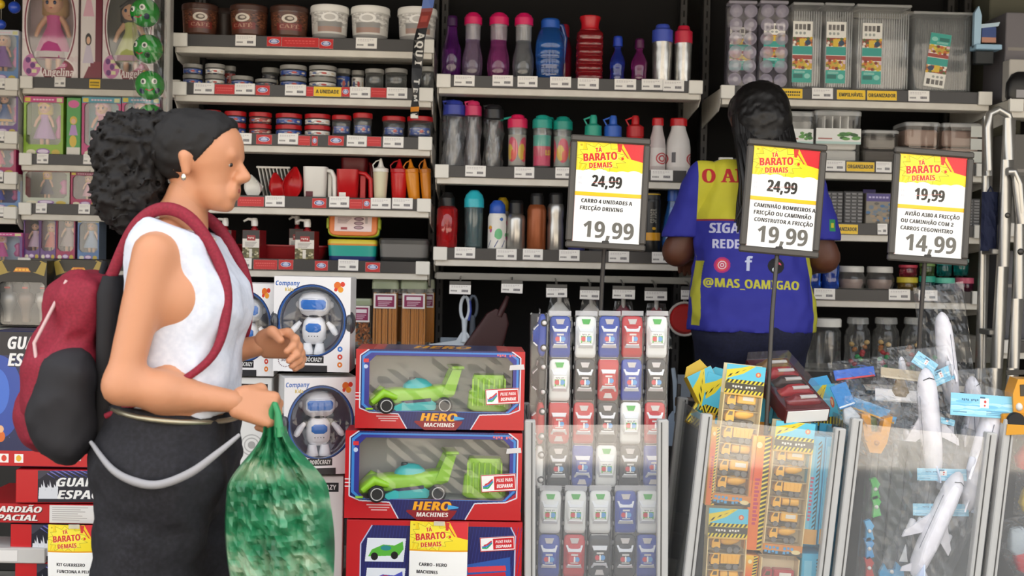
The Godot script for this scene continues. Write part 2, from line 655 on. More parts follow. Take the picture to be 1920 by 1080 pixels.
var YA := []
var YB := []
var YC := []
var YD := []
var YE := []
func build_gondolas():
	lip_m = grain(Color("d2cdc3"), Color("dcd8ce"), 0.01, 3.0, 0.45, 9)
	strip_m = mat("302f31", 0.35)
	dark_m = mat("161414", 0.7)
	cap_m = mat("e9e7e0", 0.5)
	tag_prints()
	var zt := ZS + 0.006
	var A := [
		shelf_spec(560, 70, zt, plist([[441, 480], [500, 528, "b"], [528, 598, "r"], [598, 625, "b"], [667, 707]])),
		shelf_spec(560, 161, zt, plist([[363, 402], [402, 440, "r"], [440, 478], [479, 506, "b"], [534, 574], [574, 588, "r"], [588, 640, "yA UNIDADE"], [640, 656, "b"], [656, 695], [695, 725, "r"], [725, 764]])),
		shelf_spec(600, 254, zt, plist([[435, 472], [480, 510, "b"], [521, 559], [559, 582, "r"], [584, 596, "b"], [615, 645, "b"], [650, 688], [688, 715, "r"], [718, 757]])),
		shelf_spec(640, 371, zt, plist([[445, 495, "r"], [497, 534], [585, 612, "b"], [617, 655], [655, 680, "r"], [680, 695, "b"], [695, 733], [735, 774]])),
		shelf_spec(600, 488, zt, plist([[435, 472], [475, 520, "r"], [522, 550, "b"], [590, 615, "b"], [634, 672], [685, 713, "b"]])),
		shelf_spec(730, 652, zt, [])]
	var B := [
		shelf_spec(1060, 147, zt, plist([[851, 890], [923, 962], [970, 1008], [1031, 1071], [1083, 1123], [1152, 1193], [1203, 1243], [1243, 1283]])),
		shelf_spec(1060, 316, zt, plist([[872, 911], [964, 1002], [1041, 1075], [1220, 1262]])),
		shelf_spec(1060, 470, zt, plist([[852, 891], [930, 969], [980, 1018], [1048, 1087], [1141, 1180], [1222, 1260]]))]
	var C := [
		shelf_spec(1600, 168, zt, plist([[1465, 1505, "y"], [1522, 1562], [1569, 1623, "yEMPILHÁVEL"], [1626, 1682, "yORGANIZADOR"], [1703, 1743]])),
		shelf_spec(1600, 303, zt, plist([[1548, 1585], [1587, 1640, "yORGANIZADOR"], [1642, 1672]])),
		shelf_spec(1600, 419, zt, plist([[1558, 1609, "yORGANIZADOR"], [1645, 1664]])),
		shelf_spec(1680, 545, zt, plist([[1526, 1566], [1666, 1707], [1722, 1758]])),
		shelf_spec(1650, 700, zt, [])]
	var D := [
		shelf_spec(150, 147, -4.99, plist([[102, 123], [167, 188, "y"]])),
		shelf_spec(110, 290, -4.99, plist([[69, 91], [156, 178]])),
		shelf_spec(110, 383, -4.99, plist([[67, 88], [147, 169]])),
		shelf_spec(110, 486, -4.99, [])]
	var E := [
		shelf_spec(10, 148, -4.97, plist([[-8, 14]])),
		shelf_spec(10, 248, -4.97, plist([[-6, 16]])),
		shelf_spec(10, 324, -4.97, plist([[-10, 6]])),
		shelf_spec(10, 389, -4.97, plist([[-2, 20]])),
		shelf_spec(10, 500, -4.97, [])]
	for q in [[A, YA], [B, YB], [C, YC], [D, YD], [E, YE]]:
		for s in q[0]:
			q[1].append(s[0])
	var G := "gondola shelving units"
	var t := 2.5
	gondola("black-backed shelving unit stacked with jars, jugs and lunch boxes", P(322, 300, ZS).x, P(811, 300, ZS).x, t, ZS, -4.95, A, G)
	gondola("black-backed shelving unit holding rows of drinking bottles", P(815, 300, ZS).x, P(1314, 300, ZS).x, t, ZS, -4.95, B, G)
	gondola("black-backed shelving unit of clear plastic organizers behind the assistant", P(1346, 300, ZS).x, P(1855, 300, ZS).x, t, ZS, -4.95, C, G)
	gondola("shelving unit packed with boxed dolls", P(38, 200, -5.0).x, P(340, 200, -5.0).x, t, -5.0, -5.4, D, G)
	gondola("shelving unit at the far left edge beside the boxed dolls", P(-260, 200, -4.98).x, P(36, 200, -4.98).x, t, -4.98, -5.4, E, G)
	var R := [shelf_spec(1900, 185, -4.38, []), shelf_spec(1900, 420, -4.38, []), shelf_spec(1900, 640, -4.38, [])]
	YF = [R[0][0], R[1][0], R[2][0]]
	gondola("shelving unit at the right edge behind the ladder", P(1886, 300, -4.4).x, P(2150, 300, -4.4).x, t, -4.4, -4.9, R, G)
	# the post between the dolls and the jars, the lighter pillar by the ladder
	var p := thing("wall_post", "light grey post between the boxed dolls and the jars", "post", Vector3(P(316, 100, -4.46).x, FLOOR, -4.46))
	part(p, "post_shaft", box(Vector3(0.022, 2.34, 0.05), 0.003), mat("b4b2ac", 0.5), Vector3(0, 1.17, 0))
	part(p, "foot_plate", box(Vector3(0.06, 0.01, 0.09), 0.002), mat("8a8883", 0.5), Vector3(0, 0.005, 0))
	p = thing("pillar", "dull olive grey pillar behind the ladder", "pillar", Vector3(P(1866, 100, -4.8).x, FLOOR, -4.8))
	part(p, "pillar_shaft", box(Vector3(0.14, 2.34, 0.2), 0.005), mat("5d5d50", 0.8), Vector3(0, 1.17, 0))
	part(p, "pillar_base", box(Vector3(0.15, 0.08, 0.21), 0.005), mat("4a4a42", 0.8), Vector3(0, 0.04, 0))
var YF := []

# ---------------------------------------------------------------- goods on the shelves
func goods(called: String, label: String, cat: String, s: Dictionary, parts: Array, group := "", turn := 0.0) -> Node3D:
	# parts: [name, material, profile, e, depth share, ribs, rib depth, twist, points]; a turned shape as wide and high as the slot says
	var dz: float = s.get("d", s.w)
	var o := thing(called, label, cat, Vector3(s.x, s.y, s.z - dz / 2.0), group, Vector3(0, turn, 0))
	for p in parts:
		var open: bool = p[0] == "label"
		part(o, p[0], stack(p[2], s.w, s.h, p[3] if p.size() > 3 else 2.0, p[8] if p.size() > 8 else 28, dz, not open, not open, p[5] if p.size() > 5 else 0, p[6] if p.size() > 6 else 0.0, p[7] if p.size() > 7 else 0.0), p[1])
	return o

func prof(a: Array) -> Array:
	# flat list of height, width, height, width ... ; a negative width repeats the ring to crease it
	var r := []
	for i in range(0, a.size(), 2):
		r.append([a[i], absf(a[i + 1])])
		if a[i + 1] < 0:
			r.append([a[i], absf(a[i + 1])])
	return r

func jar_parts(lid: Material, glass: Material, lab: Material, lo := 0.66, content: Material = null) -> Array:
	var r := [
		["body", glass, prof([0, 0.86, 0.02, 0.93, lo - 0.04, 0.95, lo, 0.9])],
		["lid", lid, prof([lo, 0.96, lo, -1.0, 0.97, -1.0, 1.0, 0.96])]]
	if lab:
		r.append(["label", lab, [[0.12, 0.962], [lo - 0.12, 0.966]]])
	if content:
		r.append(["contents", content, prof([0.03, 0.84, lo * 0.55, 0.86])])
	return r

func build_goods_a():
	var z := ZS - 0.03
	var G := "round lidded buckets on the top shelf"
	# ---- buckets
	var im := img(512, 192, "5a3527")
	for i in 420:
		ell(im, rng.randi_range(0, 512), rng.randi_range(20, 130), 7, 5, ["3b1e14", "7a4a33", "8d5a3f"][i % 3])
	for k in [128, 384]:
		rect(im, k - 62, 96, 124, 60, "7b2b24")
		text(im, "CAFÉ", k, 138, 40, "b78d74", "serif", 0.9)
		ell(im, k, 58, 36, 36, "d9cfc2")
		ell(im, k, 58, 22, 22, "5a4a3e")
		ell(im, k + 3, 56, 14, 12, "c9bdb0")
	var brown := printed(im, 0.3)
	im = img(512, 192, "cfcdc9")
	for i in 260:
		ell(im, rng.randi_range(0, 512), rng.randi_range(0, 140), 9, 7, ["a9a7a4", "e9e8e5", "bdbbb8"][i % 3])
	for k in [128, 384]:
		rect(im, k - 60, 88, 120, 44, "8f8e8c")
		rect(im, k - 60, 132, 120, 44, "a48478")
		ell(im, k, 52, 40, 38, "f3f2ef")
		ell(im, k, 52, 26, 25, "c8c6c3")
	var pale := printed(im, 0.3)
	var i := 0
	for b in [[333, 402], [424, 497], [500, 574]]:
		var s := slot(b[0], b[1], 4 + i * 2, YA[0], z)
		goods("bucket", ["brown coffee bucket at the post end of the top shelf", "middle one of three brown coffee buckets", "brown coffee bucket next to the white-lidded ones"][i], "bucket", s, [
			["body", clear("6b4a3c", 0.75, 0.15), prof([0, 0.84, 0.02, 0.88, 0.84, 0.95])],
			["label", brown, [[0.14, 0.894], [0.80, 0.962]]],
			["lid", mat("4a2f26", 0.4), prof([0.84, 0.97, 0.84, -1.0, 0.96, -1.0, 1.0, 0.96])]], G, [14, -12, 10][i])
		i += 1
	var s0 := slot(400, 428, 14, YA[0], z - 0.16)
	s0.w = 0.14
	goods("bucket", "brown bucket standing behind in the gap between two brown buckets", "bucket", s0, [["body", mat("3c2a23", 0.4), prof([0, 0.84, 0.84, 0.95])], ["lid", mat("33221c", 0.4), prof([0.84, 1.0, 0.97, 1.0, 1.0, 0.95])]], G)
	i = 0
	for b in [[577, 651, 7], [654, 729, 9], [743, 819, 11]]:
		var s := slot(b[0], b[1], b[2], YA[0], z)
		goods("bucket", ["white-lidded patterned bucket beside the brown ones", "middle one of three white-lidded patterned buckets", "white-lidded patterned bucket behind the hanging black strip"][i], "bucket", s, [
			["body", clear("c4c4c4", 0.6, 0.2), prof([0, 0.82, 0.02, 0.86, 0.84, 0.95])],
			["label", pale, [[0.2, 0.886], [0.82, 0.957]]],
			["lid", mat("f1f0ec", 0.4), prof([0.82, 0.97, 0.82, -1.0, 0.96, -1.0, 1.0, 0.97])],
			["rim", mat("e6e5e1", 0.4), prof([0.8, 0.96, 0.8, -1.015, 0.83, -1.015, 0.83, 0.96])]], G, [8, -4, 6][i])
		i += 1
	# ---- grey-lidded jars
	var lidg := mat("8f8d88", 0.45)
	var glass := clear("dfe5e4", 0.14)
	var labs := []
	for c in [["2c4a9a", "b8b4b0"], ["e4e2de", "77716c"], ["8f2f2a", "d9d4cc"], ["33333a", "a9a4a0"]]:
		im = img(256, 64, c[0])
		for k in 22:
			rect(im, rng.randi_range(0, 250), rng.randi_range(4, 54), rng.randi_range(8, 26), 6, c[1])
		for k in 8:
			ell(im, k * 32 + 10, 34, 9, 14, ["b8342c", "d8c8b0", "586a9a"][k % 3])
		labs.append(printed(im, 0.3))
	G = "grey-lidded jars on the second shelf"
	var rows := [[339, 376, 119, 2, 0], [381, 418, 119, 2, 1], [429, 471, 141, 1, 0], [475, 516, 147, 1, 3], [521, 572, 121, 2, 0], [576, 628, 122, 2, 1], [683, 719, 128, 1, -1], [720, 763, 127, 1, -1], [788, 814, 124, 1, -1]]
	i = 0
	for r in rows:
		var y: float = YA[1]
		var hh: float = slot(r[0], r[1], r[2], y, z).h
		for k in r[3]:
			var s := slot(r[0], r[1], r[2], y, z)
			s.h = hh / r[3]
			var where: String = ["bottom", "top"][k] + " grey-lidded jar of the two stacked %s" % ["by the post", "second from the post", "", "", "with a blue label mid-shelf", "left of the yellow tag"][i] if r[3] == 2 else ["", "", "single squat grey-lidded jar with a blue label", "single squat grey-lidded jar with a dark label", "", "", "small clear grey-lidded jar standing alone", "wide clear grey-lidded jar left of the black strip", "clear grey-lidded jar partly behind the black strip"][i]
			var sq: bool = r[2] > 135 or r[3] == 2
			goods("jar", where, "jar", s, jar_parts(lidg, glass, labs[r[4]] if r[4] >= 0 else null, 0.62 if sq else 0.8), G)
			y += s.h + 0.001
		i += 1
	i = 0
	for r in [[418, 440, 123], [488, 522, 126], [628, 656, 128], [658, 682, 131]]:
		var s := slot(r[0], r[1], r[2], YA[1], z - 0.12)
		goods("jar", "grey-lidded jar in the back row %s" % ["between the second and third stacks", "behind the squat dark-labelled jar", "behind the yellow tag", "beside the small clear jar"][i], "jar", s, jar_parts(lidg, glass, labs[(i + 2) % 4], 0.8), G)
		i += 1
	# ---- red-lidded jars
	var lidr := mat("b3161c", 0.4)
	G = "red-lidded jars on the third shelf"
	i = 0
	for r in [[380, 411, 206, 2, 2], [417, 458, 208, 2, 0], [463, 506, 210, 2, 2], [513, 563, 212, 2, 0], [568, 617, 213, 2, 1], [620, 657, 215, 1, -1], [660, 697, 211, 1, 0], [715, 759, 217, 1, -1], [762, 811, 217, 1, -1]]:
		var y: float = YA[2]
		var hh: float = slot(r[0], r[1], r[2], y, z).h
		for k in r[3]:
			var s := slot(r[0], r[1], r[2], y, z)
			s.h = hh / r[3]
			var name_: String = "%s red-lidded jar of the %s stack, counted from the passer-by's head" % [["lower", "upper"][k], ORD[i]] if r[3] == 2 else "%s of the four tall single red-lidded jars, counted from the stacked ones" % ORD[i - 5]
			var ps := jar_parts(lidr, glass, labs[r[4]] if r[4] >= 0 and r[3] == 2 else null, 0.62 if r[3] == 2 else 0.8)
			if r[3] == 1:
				ps.append(["label", labs[0], [[0.2, 0.8], [0.5, 0.8]]])
			goods("jar", name_, "jar", s, ps, G)
			y += s.h + 0.001
		i += 1
	# ---- fourth shelf: scoops, jugs and squeeze bottles
	var white := mat("e6e4df", 0.35)
	var red := mat("bb1219", 0.3)
	jug("jug", "white plastic jug with a ribbed handle and maroon label", slot(567, 612, 312, YA[3], z), slot(567, 630, 312, YA[3], z).w, white, "5b1a2a")
	jug("jug", "red plastic jug with white label beside the white jug", slot(630, 672, 317, YA[3], z), slot(630, 698, 317, YA[3], z).w, red, "eceae6")
	var s1 := slot(638, 690, 296, YA[3], z - 0.16)
	jug("jug", "dark red jug standing behind the red jug", s1, s1.w * 1.2, mat("7d0c12", 0.35), "7d0c12")
	scoop("scoop", "red plastic scoop opening to the left on the fourth shelf", slot(497, 532, 322, YA[3], z), red, -1)
	scoop("scoop", "red plastic scoop opening to the right on the fourth shelf", slot(530, 567, 312, YA[3], z), red, 1)
	scoop("scoop", "small white plastic scoop by the passer-by's face", slot(449, 487, 326, YA[3], z), white, -1)
	var dr := thing("dish_drainer", "white slatted drainer behind the red scoops", "drainer", Vector3(P(516, 300, z - 0.1).x, YA[3], z - 0.14))
	for k in 9:
		part(dr, "slat", box(Vector3(0.004, 0.115, 0.05), 0.001), mat("dcdad4", 0.4), Vector3(-0.055 + k * 0.014, 0.058, 0), Vector3(0, 0, 12))
	part(dr, "rail", box(Vector3(0.13, 0.008, 0.012), 0.002), white, Vector3(-0.01, 0.118, 0.02))
	part(dr, "rail", box(Vector3(0.13, 0.008, 0.05), 0.002), white, Vector3(0, 0.004, 0))
	i = 0
	for b in [[698, 728, 296, "d8d2b4", "e9e7df"], [731, 765, 297, "c3141a", "b50f16"], [764, 792, 297, "d98a1e", "cf7d14"], [790, 812, 297, "c87b18", "b96c10"]]:
		squeeze(["cream squeeze bottle with a white nozzle", "red squeeze bottle between the cream and orange ones", "orange squeeze bottle leaning beside the red one", "darker orange squeeze bottle at the shelf end"][i], slot(b[0], b[1], b[2], YA[3], z), b[3], b[4], [0, 0, -7, -4][i])
		i += 1
	# ---- fifth shelf: soap dispensers and lunch boxes
	im = img(128, 192, "e6e1da")
	rect(im, 0, 0, 128, 58, "2a1f20")
	rect(im, 34, 34, 64, 36, "a01c22")
	scrawl(im, 42, 46, 48, 12, "e9d9d0")
	for k in 4:
		rect(im, 18, 80 + k * 9, 92 - k * 9, 4, "8d8682")
	rect(im, 0, 118, 128, 74, "5d5632")
	for k in 30:
		ell(im, rng.randi_range(0, 128), rng.randi_range(122, 190), 10, 8, ["3c3a1c", "8d8558", "c9c2a4", "5f5a30"][k % 4])
	rect(im, 52, 126, 22, 60, "ddd8d0")
	var soap := printed(im, 0.35)
	i = 0
	for b in [[401, 437, 408], [455, 493, 408], [553, 594, 410], [541, 570, 404]]:
		var s := slot(b[0], b[1], b[2], YA[4], z - (0.13 if i == 3 else 0.0))
		var o := thing("soap_dispenser", "boxed soap dispenser with white pump %s" % ["nearest the passer-by's neck", "left of the red tray", "in front by the lunch boxes", "partly hidden behind the front one by the lunch boxes"][i], "soap dispenser", Vector3(s.x, s.y, s.z - s.w / 2.0), "boxed soap dispensers on the fifth shelf", Vector3(0, [-6, -14, -8, 0][i], 0))
		part(o, "carton", pbox(Vector3(s.w * 0.92, s.h * 0.7, s.w * 0.8), 0.001), [mat("7d1118", 0.4), soap], Vector3(0, s.h * 0.35, 0))
		part(o, "neck", stack(prof([0.7, 0.34, 0.74, 0.34, 0.76, 0.2, 0.86, 0.2]), s.w, s.h), mat("8b1118", 0.4))
		var pu := part(o, "pump_head", stack(prof([0.8, 0.32, 0.9, 0.34, 0.98, 0.28, 1.0, 0.2]), s.w, s.h), white)
		part(pu, "spout", bar([Vector3(0, s.h * 0.95, 0), Vector3(-s.w * 0.3, s.h * 0.97, 0.01), Vector3(-s.w * 0.5, s.h * 0.91, 0.015)], [0.006, 0.005, 0.004]), white)
		i += 1
	var tr := thing("tray", "shallow dark red plastic tray behind the soap dispensers", "tray", Vector3(P(528, 480, z - 0.13).x, YA[4], z - 0.2))
	part(tr, "tray_body", stack(prof([0, 0.86, 0.1, 0.88, 1, -1.0, 1.0, -0.97, 0.15, 0.86, 0.12, 0.2]), 0.36, 0.055, 8, 40, 0.24), mat("8a0f15", 0.4))
	part(tr, "rim", stack(prof([0.9, 1.0, 0.9, -1.03, 1.0, -1.03, 1.0, 1.0]), 0.36, 0.055, 8, 40, 0.24, false, false), mat("97131a", 0.4))
	lunch_boxes(z)
	pasta(z)

func jug(called: String, label: String, s: Dictionary, full: float, m: Material, lab):
	var d: float = s.w * 0.95
	var o := thing(called, label, "jug", Vector3(s.x, s.y, s.z - d / 2.0))
	part(o, "body", stack(prof([0, 0.86, 0.01, 0.9, 0.95, 1.0, 1, -1.0, 1.0, -0.94, 0.2, 0.85, 0.18, 0.2]), s.w, s.h, 5, 32, d), m)
	var x0: float = s.w * 0.47
	var x1: float = full - s.w / 2.0
	var hd := part(o, "handle", bar([Vector3(x0 - 0.006, s.h * 0.92, 0.01), Vector3((x0 + x1) * 0.5, s.h * 0.86, 0.015), Vector3(x1 - 0.008, s.h * 0.68, 0.02), Vector3(x1 - 0.006, s.h * 0.05, 0.02)], [0.007, 0.009, 0.009, 0.008]), m)
	part(hd, "handle_web", box(Vector3(maxf(0.01, (x1 - x0) * 0.4), s.h * 0.8, 0.006), 0.002), m, Vector3(x0 + (x1 - x0) * 0.3, s.h * 0.42, 0.0))
	part(o, "maker_label", box(Vector3(s.w * 0.3, s.h * 0.17, 0.001), 0.0), mat(lab, 0.5), Vector3(-s.w * 0.2, s.h * 0.12, d * 0.458), Vector3(4, 0, 0))

func scoop(called: String, label: String, s: Dictionary, m: Material, side: int):
	# a leaf-shaped shell, open towards one side
	var rings := []
	for k in 9:
		var t := k / 8.0
		var r := PackedVector3Array()
		for q in 12:
			var u := q / 11.0 * 2.0 - 1.0
			var half: float = s.w * 0.5 * sin(PI * clampf(t * 0.82 + 0.18, 0, 1)) + 0.006
			r.append(Vector3(u * half + side * 0.25 * s.w * (t - 0.5), t * s.h, -0.035 * (1.0 - u * u) * sin(PI * t * 0.9 + 0.2)))
		for q in 12:
			r.append(r[11 - q] + Vector3(0, 0, -0.003))
		rings.append(r)
	var o := thing(called, label, "scoop", Vector3(s.x, s.y, s.z - 0.02 - (0.02 if side < 0 else 0.0)), "scoops on the fourth shelf", Vector3(0, side * 38, 0))
	part(o, "shell", finish(loft(rings)), m)
	part(o, "grip", bar([Vector3(side * 0.1 * s.w, s.h * 0.7, -0.03), Vector3(0, s.h * 0.5, -0.055), Vector3(-side * 0.1 * s.w, s.h * 0.25, -0.035)], 0.005), m)

func squeeze(label: String, s: Dictionary, c: String, cap: String, lean: float):
	var o := thing("squeeze_bottle", label, "bottle", Vector3(s.x, s.y, s.z - s.w / 2.0), "squeeze bottles on the fourth shelf", Vector3(0, 0, -lean))
	part(o, "body", stack(prof([0, 0.72, 0.02, 0.76, 0.6, 0.94, 0.66, 0.94, 0.69, 0.86]), s.w, s.h), mat(c, 0.25))
	part(o, "cap", stack(prof([0.67, 0.9, 0.67, -1.0, 0.75, -0.98, 0.78, 0.5, 0.82, 0.36, 0.97, 0.14, 1.0, 0.12]), s.w, s.h), mat(cap, 0.3))
	part(o, "cap_strap", bar([Vector3(-s.w * 0.45, s.h * 0.74, 0), Vector3(-s.w * 0.5, s.h * 0.84, 0), Vector3(-s.w * 0.3, s.h * 0.93, 0), Vector3(-s.w * 0.06, s.h * 0.96, 0)], 0.0022, 6), mat(cap, 0.3))

func lunch_boxes(z: float):
	var im := img(256, 144, "e9dcd8")
	rect(im, 0, 0, 256, 144, "e6d2d0")
	for k in 5:
		rect(im, 20, 24 + k * 11, 96 - k * 8, 5, "8f7478")
	for k in 3:
		ell(im, 168, 34 + k * 38, 34, 16, "6d4a58")
		ell(im, 168, 34 + k * 38, 26, 10, "b09098")
	rect(im, 44, 108, 44, 22, "9a3038")
	rect(im, 210, 14, 18, 60, "b8a8a8")
	var lab := printed(im, 0.35)
	var s := slot(615, 713, 397, YA[4], z - 0.03)
	var s2 := slot(612, 706, 449, YA[4], z - 0.03)
	var o := thing("lunch_box", "orange and lime lunch box standing on edge upon the teal one", "lunch box", Vector3(s.x, YA[4] + s2.h + 0.002, z - 0.13), "lunch boxes on the fifth shelf", Vector3(-6, -3, 0))
	var h: float = s.h - s2.h - 0.004
	var w: float = s.w
	for k in [["box_body", 0.0, 0.06, 0.93, "1d8f8c"], ["lime_rim", 0.06, 0.075, 1.0, "b7c738"], ["orange_lid", 0.075, 0.09, 0.93, "e07a35"]]:
		part(o, k[0], stack(prof([0, k[3], 0.9, k[3], 1.0, k[3] - 0.04]), w, k[2] - k[1], 6, 40, h), mat(k[4], 0.35), Vector3(0, h / 2.0, k[1]), Vector3(90, 0, 0))
	part(o, "paper_label", pbox(Vector3(w * 0.72, h * 0.62, 0.001), 0.0003), [mat("e6d2d0", 0.5), lab], Vector3(0.0, h * 0.5, 0.0915))
	for k in [-1, 1]:
		part(o, "clip", box(Vector3(0.012, h * 0.4, 0.03), 0.003), mat("9fb030", 0.4), Vector3(k * w * 0.495, h / 2.0, 0.068))
	o = thing("lunch_box", "teal lunch box with yellow lid and navy base", "lunch box", Vector3(s2.x, YA[4], z - 0.11), "lunch boxes on the fifth shelf")
	part(o, "base", stack(prof([0, 0.9, 0.05, 0.93, 0.22, 0.94]), s2.w, s2.h, 7, 40, 0.14), mat("1a2f6b", 0.35))
	part(o, "box_body", stack(prof([0.22, 0.95, 0.74, 0.98]), s2.w, s2.h, 7, 40, 0.14), mat("16a094", 0.35))
	part(o, "lid", stack(prof([0.72, 0.97, 0.72, -1.0, 0.8, -1.0, 0.8, 0.98]), s2.w, s2.h, 7, 40, 0.14), mat("dd8a2a", 0.35))
	part(o, "lid_top", stack(prof([0.8, -1.0, 0.94, 1.0, 1.0, 0.94]), s2.w, s2.h, 7, 40, 0.14), mat("d6c63a", 0.35))
	s2 = slot(710, 804, 447, YA[4], z - 0.03)
	o = thing("lunch_box", "grey lunch box with a dark lid at the shelf end", "lunch box", Vector3(s2.x, YA[4], z - 0.11), "lunch boxes on the fifth shelf")
	part(o, "base", stack(prof([0, 0.9, 0.05, 0.95, 0.2, 0.96]), s2.w, s2.h, 7, 40, 0.15), mat("1f1f20", 0.35))
	part(o, "box_body", stack(prof([0.2, 0.96, 0.78, 0.99]), s2.w, s2.h, 7, 40, 0.15), mat("6e6d6c", 0.4))
	part(o, "lid", stack(prof([0.76, 0.98, 0.76, -1.02, 0.92, -1.02, 1.0, 0.96]), s2.w, s2.h, 7, 40, 0.15), mat("3c3c3c", 0.35))

func pasta(z: float):
	var im := img(128, 96, "e8e2e0")
	rect(im, 10, 10, 108, 76, "8a1f52")
	rect(im, 22, 20, 84, 22, "e9dfe4")
	for k in 3:
		rect(im, 26, 52 + k * 11, 76 - k * 12, 5, "d9b8c8")
	var lab := printed(im, 0.4)
	var i := 0
	for b in [[660, 696, 560], [698, 747, 524], [752, 801, 524], [738, 764, 522], [796, 815, 524]]:
		var back: bool = i > 2
		var s := slot(b[0], b[1], b[2], YA[5], z - (0.14 if back else 0.0))
		var o := thing("storage_canister", ["square canister of short pasta beside the robot cartons", "tall square canister of spaghetti, first of the pair", "tall square canister of spaghetti, second of the pair", "spaghetti canister behind, between the front pair", "spaghetti canister behind, at the end of the shelf"][i], "canister", Vector3(s.x, s.y, s.z - s.w / 2.0), "pasta canisters")
		part(o, "body", stack(prof([0, 0.93, 0.03, 0.98, 0.86, 1.0]), s.w, s.h, 8, 32), clear("dfe6df", 0.12))
		if i == 0:
			var st := begin()
			for k in 90:
				var p := Vector3(rng.randf_range(-0.4, 0.4) * s.w, rng.randf_range(0.03, 0.5) * s.h, rng.randf_range(-0.35, 0.4) * s.w)
				tube([p, p + Vector3(rng.randf_range(-0.012, 0.012), rng.randf_range(-0.01, 0.01), 0.004)], 0.004, 5, st)
			part(o, "pasta", finish(st), mat("b5692a", 0.6)).set_meta("kind", "stuff")
		else:
			var st := begin()
			for k in 11:
				for q in 11:
					if k in [0, 10] or q in [0, 10]:
						var p := Vector3((k / 10.0 - 0.5) * s.w * 0.8 + rng.randf_range(-0.002, 0.002), 0.01, (q / 10.0 - 0.5) * s.w * 0.8)
						tube([p, p + Vector3(0, s.h * rng.randf_range(0.7, 0.76), 0)], 0.0042, 5, st)
			part(o, "spaghetti", finish(st), mat("c07c2c", 0.6)).set_meta("kind", "stuff")
		part(o, "lid", stack(prof([0.86, 1.0, 0.86, -1.05, 0.95, -1.05, 1.0, 1.0]), s.w, s.h, 8, 32), clear("b9c4a4", 0.55, 0.2))
		part(o, "paper_label", pbox(Vector3(s.w * 0.86, s.h * (0.22 if i else 0.34), 0.001), 0.0003), [mat("e8e2e0", 0.5), lab], Vector3(0, s.h * 0.68, s.w * 0.503))
		i += 1

